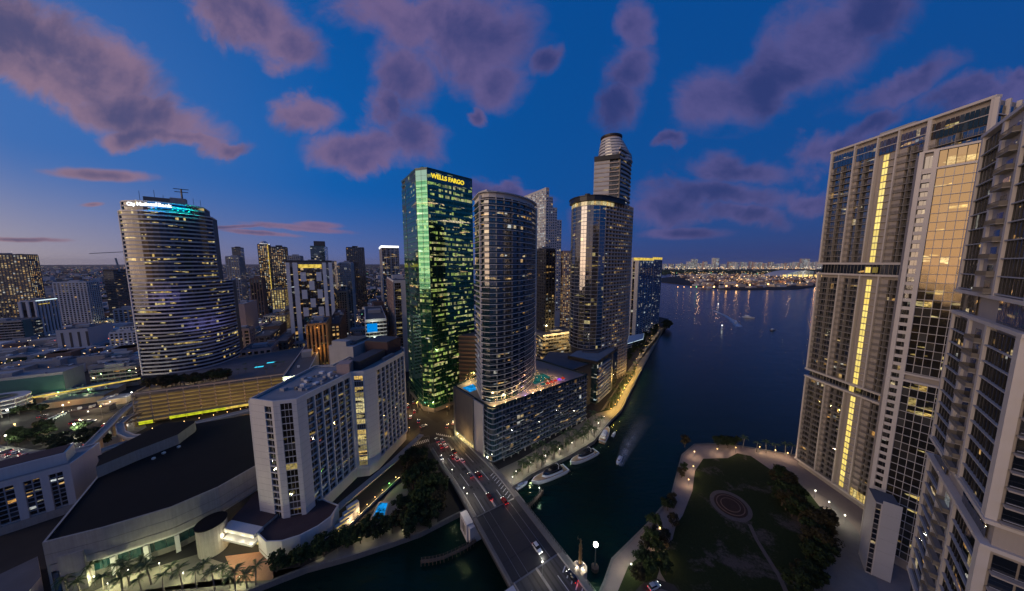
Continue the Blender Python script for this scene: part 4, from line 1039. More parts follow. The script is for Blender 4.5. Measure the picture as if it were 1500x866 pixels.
mb = MB(); ribbon(mb, W, -.2, .5, GZ, 5.2); mb.build('base_wall', 'concrete_dark', wf)
# striped parking block beside it
sb = thing('parking_block', 'dark parking block with pale horizontal bands beside the green tower', 'garage', (-33, 235, GZ))
b0, b1, b2 = (-52, 226.0), (-24.0, 228.5), (8, 262)
b0 = V(658, 560, 20); b1 = V(697, 552, 20)
P = [(-44, 232), (-22, 229), (6, 262)]
wall_prism(sb, offs(P, -.8) + [(-20, 290), (-50, 262)], GZ, 60, ('dark_wall', 'roof_grey'))
slabs(sb, P, GZ + 3, 17, 3.4, -.85, .1, 1.3, 'brown_wall', 'wall_band')
# ---------------------------------------------------------------- curved condominium tower on its podium
ep = thing('condo_tower', 'curved blue glass condominium tower with white balcony rings above the pool podium', 'tower', (-5, 185, 37))
EP = [(-24.5, 186.0), (-18.6, 167.6)] + [(-16.5, 165.6), (-13, 164.3), (-8.5, 165.2), (-4.0, 167.6), (.5, 171.2), (5, 176.2), (9.4, 182.6), (13, 189.8), (15.8, 198.0), (17.0, 206)]
eback = [(8, 216), (-14, 208)]
EZ0, EZ1 = 37.0, 156.4
wall_prism(ep, offs(EP, -1.9) + eback, EZ0, EZ1, ('dark_wall', 'roof_pale'))
nf = 36; fh = round((EZ1 - EZ0 - 1.5) / nf, 4)
strips(ep, EP[1:], EZ0 + .3, nf, fh, 2.6, 'w_epic', off=-1.4, gap=.08); strips(ep, EP[:2], EZ0 + .3, nf, fh, 2.6, 'w_epic', off=-1.0, gap=.08)
slabs(ep, EP, EZ0, nf + 1, fh, -1.8, .0, .26, 'slab_white', 'balcony_ring')
slabs(ep, EP[3:], EZ0 + 1.25, nf, fh, -.06, -.02, .07, 'slab_grey', 'balcony_rail')
def balglass(root, pts, z0, nf, fh, mat='w_epic', h=.95):
    mb = MB()
    for a, b in cells(offs(pts, -.08), 2.6): mb.quad((*a, z0 + .32), (*b, z0 + .32), (*b, z0 + .32 + h), (*a, z0 + .32 + h))
    me = mb.mesh('balcony_glass', mat, tuple(root_world(root)))
    for k in range(nf): inst('balcony_glass', me, root, (0, 0, k * fh))
surf('rail_glass', (.012, .03, .042), .12, spec=.45, var=.2, vs=1.5)
surf('fin_grey', (.22, .225, .24), .5, var=.1)
balglass(ep, EP[1:], EZ0, nf, fh, 'rail_glass')
piers(ep, EP[3:], EZ0, EZ1, 5.2, .22, -1.4, -.1, 'fin_grey', 'divider', ends=False)
mb = MB(); mb.box(EP[1][0] + .5, EP[1][1] + .3, EZ0 - 32, EZ1 + 1.5, 1.1, 1.1, .3); mb.build('corner_pier', 'white_wall', ep)
mb = MB(); mb.box(EP[-1][0] - .2, EP[-1][1], EZ0, EZ1 + 1, 1.2, 1.2, .3); mb.build('corner_pier', 'white_wall', ep)
mb = MB(); ribbon(mb, offs(EP, -1.2), -1.6, 0, EZ1 - .1, EZ1 + 2.2); mb.build('crown_wall', 'white_wall', ep)
mb = MB(); ribbon(mb, EP, -3, .3, EZ1 + 2.25, EZ1 + 2.9); mb.build('crown_ring', 'slab_grey', ep)
for c, lx, ly, h in (((-13, 178), 10, 7, 5.5), ((-2, 186), 15, 9, 4.5), ((7, 198), 8, 9, 3.6)): roofbox(ep, c, lx, ly, EZ1, h, .7, 'white_wall', 'penthouse')
roof_clutter(ep, (-2, 188), .8, 20, 12, EZ1 + 1.5, 10)
# podium
po = thing('podium_building', 'blue glass podium with a pool deck above the riverside promenade', 'building', (5, 190, GZ))
PC, PL, PR = (-11.6, 156.6), (-38.5, 187.0), (56.0, 206.5)
PZ = 37.0
pb_ = [(22, 240), (-12, 226)]
wall_prism(po, offs([PL, PC, PR], -1.5) + pb_, GZ, PZ, ('dark_wall', 'pavement'))
pv = nrm2(PR[0] - PC[0], PR[1] - PC[1])
CR = [lerp2(PC, PL, .16)] + [lerp2(PC, PL, .07), (PC[0] - .1, PC[1] + 1.1), lerp2(PC, PR, .02), lerp2(PC, PR, .06)]
front = CR + [PR]
nfp, fhp = 10, 3.3
z0 = GZ + 2.0
lim = [300]
strips(po, CR, z0, nfp, fhp, 1.6, 'w_podium', off=-.35, gap=.08)
windows(po, [CR[-1], PR], z0, nfp, fhp, 2.7, ('w_podium', 'concrete_dark'), .10, .5, lim, off=-.45)
slabs(po, front, z0, nfp + 1, fhp, -1.2, .0, .30, 'slab_grey', 'floor_slab')
bm = MB(); a, b = lerp2(PC, PR, .3), lerp2(PC, PR, .36)
for k in range(nfp):            # scattered balconies
    for j in range(9):
        if R.random() < .75:
            t0 = .10 + j * .10 + (.05 if k % 2 else 0); t1 = min(t0 + R.choice((.045, .05, .085)), .99)
            mb = MB(); P = [lerp2(PC, PR, t0), lerp2(PC, PR, t1)]; ribbon(mb, P, .0, 1.1, z0 + k * fhp + .02, z0 + k * fhp + .28, 0); ribbon(mb, P, 1.05, 1.1, z0 + k * fhp + .28, z0 + k * fhp + 1.25, 1); mb.build('balcony', ('slab_grey', 'rail_glass'), po)
mb = MB(); ribbon(mb, [lerp2(PC, PL, .42), PL], -1.4, .1, GZ, PZ + .5); mb.build('end_wall', 'concrete_dark', po)
for t in (.60, .80):
    mb = MB(); q = lerp2(PC, PL, t); ribbon(mb, [lerp2(PC, PL, t), lerp2(PC, PL, t + .012)], .1, .13, GZ + 2, PZ); mb.build('wall_joint', 'dark_wall', po)
mb = MB(); ribbon(mb, [lerp2(PC, PL, .16), lerp2(PC, PL, .42)], -1.45, -.7, GZ, PZ + .3); mb.build('balcony_wall', 'light_panel', po)
bq = [lerp2(PC, PL, .18), lerp2(PC, PL, .33)]
mb = MB(); ribbon(mb, bq, -.7, .9, 0, .25); ribbon(mb, bq, .85, .9, .25, 1.2, 1); mm = mb.mesh('balcony', ('slab_grey', 'rail_glass'), tuple(root_world(po)))
dmb = MB(); ribbon(dmb, bq, -.7, -.62, .3, 2.6); dmm = dmb.mesh('balcony_door', 'w_dark', tuple(root_world(po)))
for k in range(10): inst('balcony', mm, po, (0, 0, z0 + k * fhp)); inst('balcony_door', dmm, po, (0, 0, z0 + k * fhp))
mb = MB(); ribbon(mb, [PL, lerp2(PC, PL, .42)], .12, .5, GZ + .6, GZ + 3.8); mb.build('lit_showcase', 'w_lobby', po)
parapet(po, [PL, CR[0]] + CR[1:] + [PR] + pb_, PZ, 1.1, .25, 'rail_glass', 'glass_parapet')
# arcade at the foot
piers(po, [lerp2(PC, PR, .1), PR], GZ, z0 + .1, 5.5, .6, -.2, .4, 'concrete', 'column')
# pool deck furniture, lights and pools
def deckpt(t, k): return (PC[0] + pv[0] * t - (-pv[1]) * 0 - pv[1] * k, PC[1] + pv[1] * t + pv[0] * k)
for (t0, t1, k0, k1, m) in ((42, 60, 11, 23, 'pool_teal'), (45, 54, 6.5, 9.5, 'pool_teal')):
    mb = MB(); q = [deckpt(t0, k0), deckpt(t1, k0), deckpt(t1, k1), deckpt(t0, k1)]; mb.add([(x, y, PZ + .06) for x, y in ccw(q)], [(0, 1, 2, 3)]); mb.build('pool_water', m, po)
    mb = MB(); ribbon(mb, ccw(q), 0, .5, PZ - .02, PZ + .14, 0, True); mb.build('pool_edge', 'concrete', po)
sq = [lerp2(PL, PC, .12), lerp2(PL, PC, .34)]; sq = sq + [(sq[1][0] + 5, sq[1][1] + 5), (sq[0][0] + 6, sq[0][1] + 6)]
mb = MB(); mb.add([(x + 2.2, y + 1.8, PZ + .06) for x, y in ccw(sq)], [(0, 1, 2, 3)]); mb.build('pool_water', 'pool_blue', po)
R2 = random.Random(21)
for k in range(44):
    t = R2.uniform(2, 60); kk = R2.uniform(1.2, 5.5) if t < 48 else R2.uniform(1, 26)
    if -12 < t < 42 and kk > 6: continue
    q = deckpt(t, kk); mb = MB(); h = R2.uniform(.8, 2.6); mb.ball(q[0], q[1], PZ + h, .12, 6, 4); mb.build('deck_lamp', 'lamp_warm' if R2.random() < .93 else 'violet', po)
for k in range(26):
    q = (R2.uniform(-33, -24), R2.uniform(188, 206)); mb = MB(); mb.ball(q[0], q[1], PZ + R2.uniform(.8, 3), .13, 6, 4); mb.build('deck_lamp', 'lamp_warm', po)
for k in range(22):
    t, kk = R2.choice(((R2.uniform(40, 62), R2.uniform(9, 28)), (R2.uniform(6, 60), R2.uniform(.8, 1.6)))); q = deckpt(t, kk); mb = MB(); mb.ball(q[0], q[1], PZ + R2.uniform(.8, 2.4), .14, 6, 4); mb.build('deck_lamp', 'lamp_warm', po)
for k in range(14):
    q = deckpt(R2.uniform(40, 62), R2.uniform(9.5, 11)); mb = MB(); mb.box(q[0], q[1], PZ, PZ + .45, 1.9, .7, R2.uniform(0, 3)); mb.build('sun_lounger', 'white_wall', po)
for t, kk, c, w in ((4, 3, (1, .68, .3), 420), (12, 3, (1, .68, .3), 420), (20, 3, (1, .6, .3), 320), (27, 3, (.7, .45, 1), 160), (34, 3.5, (1, .6, .3), 380), (41, 4, (1, .62, .28), 320), (48, 4, (1, .40, .20), 200), (56, 4, (1, .40, .22), 200), (62, 6, (.8, .5, 1), 120), (40, 22, (1, .7, .35), 600), (52, 26, (1, .75, .4), 500), (60, 14, (1, .6, .3), 300)):
    q = deckpt(t, kk); light(po, (*q, PZ + 3.2), w, c, .3, 'deck_light')
for q in ((-30, 192), (-28, 202), (-22, 212)): light(po, (*q, PZ + 4), 700, (1, .72, .30), .3, 'deck_light')
for k in range(5):              # lit cabanas with red shades
    q = deckpt(47 + k * 3.6, 3.4); mb = MB(); mb.cyl(q[0], q[1], PZ + 2.2, PZ + 3.2, 1.5, .3, 8)
    mb.build('parasol_shade', 'red_shade' if k != 3 else 'violet', po); mb = MB(); mb.tube([(*q, PZ), (*q, PZ + 2.4)], .08, 4); mb.build('parasol_pole', 'white_metal', po)
cab = [deckpt(40, 29), deckpt(58, 29)]
mb = MB(); ribbon(mb, [cab[0], cab[1]], -3, 0, PZ + 2.8, PZ + 3.1); mb.build('cabana_roof', 'concrete', po)
piers(po, cab, PZ, PZ + 2.8, 2.2, .3, -.3, 0, 'white_wall', 'cabana_post'); strips(po, cab, PZ + .1, 1, 2.6, 2.2, 'w_lobby', 'cabana_light', off=-2.8)
# ---------------------------------------------------------------- stepped office tower behind
sf = thing('office_tower', 'pale stepped office tower with small square windows behind the curved tower', 'tower', D(800, 275.6, 455)[:2] + (GZ,))
SZ = D(800, 275.6, 455)[2]; sc = D(800, 275.6, 455)[:2]
ae, an_ = (.886, .463), (-.463, .886)
def sfp(a, b): return (sc[0] + ae[0] * a + an_[0] * b, sc[1] + ae[1] * a + an_[1] * b)
def fit(px, z, dirv, base):
    lo, hi = 0.0, 400.0; s0 = proj(base[0] + dirv[0] * .001, base[1] + dirv[1] * .001, z)[0]; s1 = proj(base[0] + dirv[0] * 5, base[1] + dirv[1] * 5, z)[0]
    sg = 1 if s1 > s0 else -1
    for _ in range(50):
        m_ = (lo + hi) / 2
        if sg * (proj(base[0] + dirv[0] * m_, base[1] + dirv[1] * m_, z)[0] - px) < 0: lo = m_
        else: hi = m_
    return lo
wW = fit(757, SZ, an_, sc)
steps = [(fit(804.5, SZ, ae, sc), SZ), (fit(810, SZ - 12, ae, sc), D(807, 288, 458)[2]), (fit(816, SZ - 40, ae, sc), D(814, 304, 462)[2]), (fit(822.5, SZ - 60, ae, sc), D(820, 322, 466)[2])]
prev = 0
for a, zt in steps:
    wall_prism(sf, [sfp(prev, 0), sfp(a, 0), sfp(a, wW), sfp(prev, wW)], GZ, zt, ('light_panel', 'roof_grey'))
    nfs = int((zt - 40) / 4.0)
    strips(sf, [sfp(prev, 0), sfp(a, 0)], zt - 2 - nfs * 4.0, nfs, 4.0, 4.0, 'w_office', off=.05, gap=.45, joined=True)
    slabs(sf, [sfp(prev, 0), sfp(a, 0)], zt - 2.2 - nfs * 4.0, nfs, 4.0, .0, .3, 1.7, 'light_panel', 'spandrel')
    prev = a
nfs = int((SZ - 40) / 4.0)
winmat('w_lit_grid', (.02, .02, .02), .55, COOL, .8, floorvar=.4)
strips(sf, [sfp(0, wW), sfp(0, 0)], SZ - 2 - nfs * 4.0, nfs, 4.0, 4.0, 'w_lit_grid', off=.05, gap=.45, joined=True)
slabs(sf, [sfp(0, wW), sfp(0, 0)], SZ - 2.2 - nfs * 4.0, nfs, 4.0, .0, .3, 1.7, 'light_panel', 'spandrel')
parapet(sf, [sfp(0, 0), sfp(steps[0][0], 0), sfp(steps[0][0], wW), sfp(0, wW)], SZ, 1.2, .6, 'light_panel')
# ---------------------------------------------------------------- sail shaped tower with the black ring
st_ = thing('condo_tower', 'tallest curved condominium tower with a black ring and a round crown', 'tower', (95, 290, GZ))
F = [(57.5, 286.0), (57.0, 278.0), (58.5, 271.0), (61.8, 265.5), (66.2, 262.0), (71.5, 260.6), (77.5, 261.5), (84, 264.5), (93, 271.5), (105, 281.5), (116, 291.5), (122.5, 299.5), (125, 308)]
fb = [(110, 330), (78, 318)]
TZ = D(890, 297, 276)[2]; TZ2 = D(885, 240, 292)[2]; TZ3 = D(895, 200, 298)[2]
wall_prism(st_, offs(F, -1.7) + fb, GZ, TZ, ('dark_wall', 'roof_grey'))
nf = int((TZ - 40) / 3.4); fh = round((TZ - 40 - 2.0) / nf, 4)
strips(st_, F[:8], 40, nf, fh, 2.4, 'w_tower', off=-.2, gap=.06)
strips(st_, F[7:], 6, nf + 10, fh, 3.0, 'w_apart', off=-1.5, gap=.06)
slabs(st_, F[:8], 40, nf + 1, fh, -.4, .12, .35, 'slab_grey', 'floor_band')
surf('bronze_panel', (.40, .34, .30), .5, var=.12)
slabs(st_, F[7:], 6, nf + 10, fh, -1.6, .1, 1.25, 'bronze_panel', 'balcony_band')
piers(st_, F[7:], GZ, TZ, 5.6, .35, -1.5, .0, 'bronze_panel', 'divider')
piers(st_, F[:8], 40, TZ, 7.2, .22, -.3, .14, 'fin_grey', 'mullion')
ring = F[:10]
mb = MB(); ribbon(mb, ring, -3.0, 2.2, TZ - 1.2, TZ + 2.6); mb.build('ring_canopy', 'dark_metal', st_)
mb = MB(); ribbon(mb, ring, -3.0, 2.9, TZ + 2.65, TZ + 3.3); mb.build('ring_canopy', 'dark_metal', st_)
strips(st_, F[:9], TZ - 4.8, 1, 3.2, 2.4, 'w_lobby', 'crown_glass', off=.2)
roofbox(st_, (76, 278), 10, 6, TZ, 5.5, .7, 'grey_wall', 'roof_unit'); mb = MB(); mb.cyl(70, 277, TZ, TZ + 8, 2.0, 2.6, 12); mb.build('roof_vent', 'dark_metal', st_)
# upper block
ua = D(869, 290, 284)[:2]; uc = D(905.5, 290, 276)[:2]
ur = F[11]
UP = [ua, uc] + [(uc[0] + 5.5, uc[1] + 5.0), (uc[0] + 11, uc[1] + 10.5), (uc[0] + 16.5, uc[1] + 17), (uc[0] + 21.0, uc[1] + 25.5)]
ub = [(uc[0] + 12, uc[1] + 40), (ua[0] + 9, ua[1] + 26)]
wall_prism(st_, offs(UP, -1.2) + ub, TZ - .5, TZ2, ('dark_wall', 'roof_grey'))
n2f = max(1, int((TZ2 - TZ) / 3.9)); f2 = round((TZ2 - TZ) / n2f, 4)
hm_ = lerp2(ua, uc, .62)
strips(st_, [ua, hm_], TZ, n2f, f2, 5, 'w_gold', off=.0, gap=.05)
mb = MB(); ribbon(mb, [ua, hm_], .02, .1, 0, 2.7); pm = mb.mesh('face_panel', 'band_white', tuple(root_world(st_)))
for k in range(n2f): inst('face_panel', pm, st_, (0, 0, TZ + 1.0 + k * f2))
strips(st_, [hm_, uc], TZ, n2f, f2, 3, 'w_dark', off=-1.0)
slabs(st_, [ua, uc], TZ, n2f + 1, f2, -1.0, .35, .8, 'bronze_panel', 'floor_band')
strips(st_, UP[1:], TZ, n2f + 2, f2, 3, 'w_apart', off=-.9); slabs(st_, UP[1:], TZ, n2f + 3, f2, -1.0, .3, 1.7, 'bronze_panel', 'floor_band')
mb = MB(); ribbon(mb, [uc, (uc[0] + .8, uc[1] + 1.0)], -.5, .9, TZ - 6, TZ2); mb.build('dark_fin', 'dark_metal', st_)
mb = MB(); ribbon(mb, [ua, uc], -3, 1.6, TZ2 - .8, TZ2 + 3.2); mb.build('black_canopy', 'dark_metal', st_)
cx_, cy_ = D(901, 240, 300)[:2]
for k in range(8):
    f_ = k / 7; r_ = 16.2 - 6.0 * f_ ** 1.5; zz = TZ2 + 1 + k * (TZ3 - TZ2 - 4) / 8
    mb = MB(); mb.cyl(cx_ - 4.5 * f_, cy_, zz, zz + (TZ3 - TZ2 - 4) / 8 - 1.85, r_ - .6, n=28); mb.build('crown_glass', 'w_tower', st_)
    mb = MB(); mb.cyl(cx_ - 4.5 * f_, cy_, zz + (TZ3 - TZ2 - 4) / 8 - 1.9, zz + (TZ3 - TZ2 - 4) / 8 + .02, r_, r_ - .4, n=28); mb.build('crown_ring', 'light_panel', st_)
mb = MB(); mb.cyl(cx_ - 4.6, cy_, TZ3 - 4, TZ3 - 1.6, 9.0, n=28); mb.build('crown_cap', 'brown_wall', st_)
mb = MB(); mb.cyl(cx_ - 4.6, cy_, TZ3 - 1.6, TZ3, 10.2, n=28); mb.build('crown_roof', 'dark_metal', st_)
# its podium by the river
sp_ = thing('podium_building', 'dark glass podium with a pale flat roof beside the lit riverside walk', 'building', (75, 245, GZ))
QL, QC, QR = (49, 246.0), (70.2, 230.0), (100.5, 268.0)
wall_prism(sp_, offs([QL, QC, QR], -.6) + [(84, 276), (60, 262)], GZ, 38.4, ('dark_wall', 'roof_pale'))
mb = MB(); ribbon(mb, [QL, QC, QR], -.6, .3, 36.6, 39.2); mb.build('roof_frame', 'dark_metal', sp_)
strips(sp_, [lerp2(QL, QC, .45), QC], 3.5, 10, 3.3, 2.6, 'w_teal', off=.05)
nq = 10
strips(sp_, [QC, lerp2(QC, QR, .62)], 3.5, nq, 3.3, 2.8, 'w_apart', off=-.2); slabs(sp_, [lerp2(QC, QR, .05), lerp2(QC, QR, .62)], 3.4, nq, 3.3, -.5, .9, .9, 'slab_grey', 'balcony_band')
strips(sp_, [lerp2(QC, QR, .62), QR], 3.5, nq, 3.3, 2.8, 'w_dark', off=-.1)
mb = MB(); ribbon(mb, [lerp2(QC, QR, .66), lerp2(QC, QR, .74)], 0, .5, 3, 37); mb.build('pier', 'mid_metal', sp_)
mb = MB(); mb.prism(ccw([(64, 258), (78, 255), (90, 268), (76, 276)]), 38.45, 39.0); mb.build('roof_terrace', 'roof_grey', sp_)
lo2 = thing('parking_block', 'dark flat roofed parking block between pool podium and sail shaped tower', 'garage', (40, 245, GZ))
wall_prism(lo2, [(24, 240), (47, 216.5), (66, 232), (49, 247), (57, 262), (36, 268)], GZ, 36, ('dark_wall', 'roof_grey'))
mb = MB(); ribbon(mb, [(24, 240.5), (47, 217), (66, 232.5)], -.4, .3, 33, 37.4); mb.build('roof_screen', 'dark_metal', lo2)
# ---------------------------------------------------------------- blue residential pair by the bay
om = thing('apartment_tower', 'blue glass apartment tower pair with a white flank and lit roof crown by the bay', 'tower', (195, 450, GZ))
def column_block(root, pxL, pxC, pxR, top, Y, dl, dr, depth_back, wallm, matl, matr, nfh, lit_top=None):
    C = D(pxC, top, Y); z = C[2]; c2 = C[:2]
    wl = fit(pxL, z, dl, c2); wr = fit(pxR, z, dr, c2)
    Lp = (c2[0] + dl[0] * wl, c2[1] + dl[1] * wl); Rp = (c2[0] + dr[0] * wr, c2[1] + dr[1] * wr)
    bk_ = (Lp[0] + Rp[0] - c2[0], Lp[1] + Rp[1] - c2[1])
    return Lp, c2, Rp, bk_, z
oe, on_ = (.66, .75), (-.75, .66)
for (l, c, r, top, Y) in ((925.5, 936, 957, 380, 432), (956, 958, 969.5, 379, 500)):
    Lp, c2, Rp, bk_, z = column_block(om, l, c, r, top, Y, on_, oe, 0, None, None, None, 3.2)
    wall_prism(om, [Lp, c2, Rp, bk_], GZ, z, ('white_wall', 'roof_pale'))
    nfo = int((z - 8) / 3.2)
    strips(om, [c2, Rp], z - 3 - nfo * 3.2, nfo, 3.2, 3.4, 'w_blue', off=.06); slabs(om, [c2, Rp], z - 3.2 - nfo * 3.2, nfo, 3.2, .0, .5, .6, 'blue_wall', 'balcony_band')
    piers(om, [c2, Rp], GZ, z - 3, dist2(c2, Rp) / 5, 1.2, 0, .9, 'blue_wall', 'pier')
    if l < 950:
        strips(om, [lerp2(Lp, c2, .2), lerp2(Lp, c2, .5)], z - 3 - nfo * 3.2, nfo, 3.2, 3, 'w_apart', off=.04, joined=True)
    mb = MB(); ribbon(mb, [Lp, c2, Rp], -.4, .6, z - 3, z + 2.6); mb.build('crown_wall', 'white_wall', om)
    mb = MB(); ribbon(mb, [lerp2(Lp, c2, .3), c2, Rp], .62, .8, z - 1.4, z + 2.4); mb.build('crown_light', 'yellow_lamp', om)
lw = thing('pavilion', 'low white pavilion with lit blue edges beside the bayside apartment towers', 'building', (*V(932, 505, 8), GZ))
pp = [V(919, 505, 10), V(941, 498, 10), V(943, 490, 10), V(922, 494, 10)]
for k in range(3):
    wall_prism(lw, pp, GZ + k * 3.3, GZ + k * 3.3 + 2.2, 'dark_wall'); mb = MB(); mb.prism(ccw(offs(ccw(pp), .8, True)), GZ + k * 3.3 + 2.2, GZ + k * 3.3 + 3.3); mb.build('floor_slab', 'white_wall', lw)
mb = MB(); ribbon(mb, ccw(pp), .82, .95, GZ + 9.2, GZ + 9.6, 0, True); mb.build('edge_light', 'sign_cool', lw)
# ================================================================= DOWNTOWN BEHIND
GE, GN = (.891, .454), (-.454, .891)
def city_block(label, name, cat, pxL, pxC, pxR, top, Y, style, wallm, win, nb=3.2, fh=3.4, roofm='roof_grey', z_base=GZ, cutter=None, tint=None, join_windows=False):
    """a rectangular building on the street grid: left edge, near corner and right edge as surveyed at the roof line"""
    if Y < 0: Y = V(pxC, -Y, GZ)[1]      # a negative value is the photo row of the visible foot of the corner
    C = D(pxC, top, Y); z = C[2]; c = C[:2]
    west = pxC >= 534
    dl = GN if west else (-GE[0], -GE[1]); dr = GE if west else GN
    wl = fit(pxL, z, dl, c); wr = fit(pxR, z, dr, c)
    wl, wr = min(wl, 90), min(wr, 110)
    Lp = (c[0] + dl[0] * wl, c[1] + dl[1] * wl); Rp = (c[0] + dr[0] * wr, c[1] + dr[1] * wr); B = (Lp[0] + Rp[0] - c[0], Lp[1] + Rp[1] - c[1])
    r = thing(name, label, cat, (c[0], c[1], z_base))
    wall_prism(r, [Lp, c, Rp, B], z_base, z, (wallm, roofm))
    parapet(r, [Lp, c, Rp, B], z, .9, .5, wallm)
    H_ = z - z_base
    nf = max(1, int((H_ - 3.0) / fh)); z0 = z - 1.2 - nf * fh
    for P in ([Lp, c], [c, Rp]):
        L = dist2(*P)
        if L < 4: continue
        if style == 'grid':
            strips(r, P, z0 + .5, nf, fh, nb, win, off=.05, gap=.40, joined=True)
            mb = MB()
            for k in range(nf + 1): ribbon(mb, P, 0, .35, z0 + k * fh - .55, z0 + k * fh + .50)
            mb.build('floor_ledges', wallm, r, kind='stuff'); piers(r, P, z0, z - 1, nb, nb * .38, 0, .42, wallm, 'pier', joined=False) if L / nb < 14 else piers(r, P, z0, z - 1, nb, nb * .38, 0, .42, wallm, 'piers', joined=True)
        elif style == 'bands':
            strips(r, P, z0 + .5, nf, fh, nb, win, off=.05, gap=.06)
            slabs(r, P, z0 - .4, nf + 1, fh, 0, .5, 1.35, wallm, 'spandrel_band')
        elif style == 'balcony':
            strips(r, P, z0 + .3, nf, fh, nb, win, off=.05, gap=.12)
            slabs(r, P, z0, nf, fh, 0, 1.1, .35, wallm, 'balcony_slab'); piers(r, P, z0, z - .5, nb * 2.2, .7, 0, 1.2, wallm)
        elif style == 'stripes':
            strips(r, P, z0 + .3, nf, fh, nb, win, off=.05, gap=.5)
            piers(r, P, z_base, z - .6, nb, nb * .45, 0, .8, wallm)
        elif style == 'glass':
            strips(r, P, z0, nf, fh, nb, win, off=.05, gap=.05); slabs(r, P, z0 - .1, nf + 1, fh, 0, .15, .3, wallm, 'floor_band')
    if H_ > 14 and dist2(Lp, c) > 8:
        cc_ = ((Lp[0] + Rp[0]) / 2, (Lp[1] + Rp[1]) / 2)
        roofbox(r, cc_, min(12, wl * .5), min(9, wr * .5), z - .02, R.uniform(2.5, 5), .472, wallm if R.random() < .5 else 'grey_wall', 'penthouse')
        roof_clutter(r, cc_, .472, wl * .7, wr * .7, z, 5, big=3.5)
    return r, Lp, c, Rp, B, z
cb = city_block
# far left
cb('dark residential tower with many lit windows at the far left edge', 'apartment_tower', 'tower', -45, 38, 55, 373, 560, 'grid', 'concrete_dark', 'w_busy', 4.0, 3.6)
cb('white gridded apartment block with dark window columns left of the banded tower', 'apartment_block', 'building', 77, 126, 144, 413, 520, 'grid', 'white_wall', 'w_dark', 4.4, 3.4)
ct, Lp, c, Rp, B, z = cb('unfinished concrete tower with a crane beside the banded office tower', 'construction_tower', 'tower', 151, 166, 205, 398, 560, 'bands', 'concrete_dark', 'w_dark', 4, 3.2)
mb = MB(); mb.prism(ccw([Lp, c, Rp, B]), z + 1, z + 4); mb.build('formwork', 'timber', ct)
mb = MB(); mb.tube([(c[0] - 4, c[1] + 12, z), (c[0] - 8, c[1] + 12, z + 26)], 1.6, 4); mb.build('core_mast', 'concrete', ct)
cr = thing('tower_crane', 'thin tower crane with a long horizontal jib at the left skyline', 'crane', D(181, 385, 900)[:2] + (GZ,))
ca = D(181, 369, 900); cbp = D(131, 371.5, 900); cc2 = D(192, 369, 900)
mb = MB(); mb.tube([(ca[0], ca[1], GZ), (ca[0], ca[1], ca[2] + 6)], 1.1, 4); mb.build('mast', 'mid_metal', cr)
mb = MB(); mb.tube([cbp, ca, cc2], 1.0, 4); mb.build('jib', 'mid_metal', cr)
mb = MB(); mb.box(cc2[0], cc2[1], ca[2] - 5, ca[2], 6, 3); mb.build('counterweight', 'concrete', cr)
lb, Lp, c, Rp, B, z = cb('pale low office with black slots and a lit roof edge at left', 'office_block', 'building', 28, 51, 82, 441, 430, 'stripes', 'white_wall', 'w_dark', 6, 12)
mb = MB(); ribbon(mb, [c, Rp], .85, 1.1, z - .5, z + .6); mb.build('edge_light', 'sign_cool', lb)
mb = MB(); ribbon(mb, [lerp2(c, Rp, .1), lerp2(c, Rp, .6)], 1.0, 1.3, z - 6, z - 5.2); mb.build('edge_light', 'yellow_lamp', lb)
tb, Lp, c, Rp, B, z = cb('low banded office with a green glass corner at the left edge', 'office_block', 'building', -60, 31, 60, 470, -509, 'bands', 'concrete', 'w_dark', 3, 3.6)
mb = MB(); ribbon(mb, [lerp2(c, Rp, .02), lerp2(c, Rp, .4)], .52, 1.5, GZ, z + 1); mb.build('glass_corner', 'teal_wall', tb)
strips(tb, [lerp2(c, Rp, .45), lerp2(c, Rp, .98)], GZ + 3, 9, (z - 6) / 9, 3, 'w_teal', off=.6)
for k in range(6):
    q = lerp2(Lp, c, .55 + k * .07); mb = MB(); mb.box(q[0] + .4, q[1] - .9, 4, 6.2, 2.2, .4, .47); mb.build('shop_light', 'sign_white', tb)
bb, Lp, c, Rp, B, z = cb('blank white building with four black slots facing the low roofs', 'white_block', 'building', 81, 128, 164, 482, -516, 'none', 'light_panel', 'w_dark')
for k in range(4):
    a = lerp2(Lp, c, .14 + k * .26); b = lerp2(Lp, c, .22 + k * .26); mb = MB(); ribbon(mb, [a, b], .0, .12, GZ + 4, z - 3); mb.build('window_slot', 'dark_wall', bb)
mb = MB(); ribbon(mb, [Lp, c], .0, .2, GZ, GZ + 4.0); mb.build('base_band', 'dark_wall', bb)
cb('small white block with square windows behind the banded tower', 'white_block', 'building', 160, 199, 204, 485, -514, 'grid', 'white_wall', 'w_dark', 4, 3.6)
cb('grey low block with a bright roof lamp beside the unfinished tower', 'office_block', 'building', 166, 200, 208, 452, -482, 'grid', 'grey_wall', 'w_dark', 5, 4)
tw, Lp, c, Rp, B, z = cb('long low building with a green tinted wall and pale roof at left edge', 'warehouse', 'building', -130, 92, 122, 546, -583, 'none', 'grey_wall', 'w_dark', roofm='roof_pale')
mb = MB(); ribbon(mb, [Lp, c], .02, .25, GZ, z - 1.5); mb.build('tinted_wall', 'teal_wall', tw)
cb('three storey office with pale frames beside the lit elevated track', 'office_block', 'building', 131, 199, 206, 537, -564, 'bands', 'concrete', 'w_apart', 3.4, 3.6)

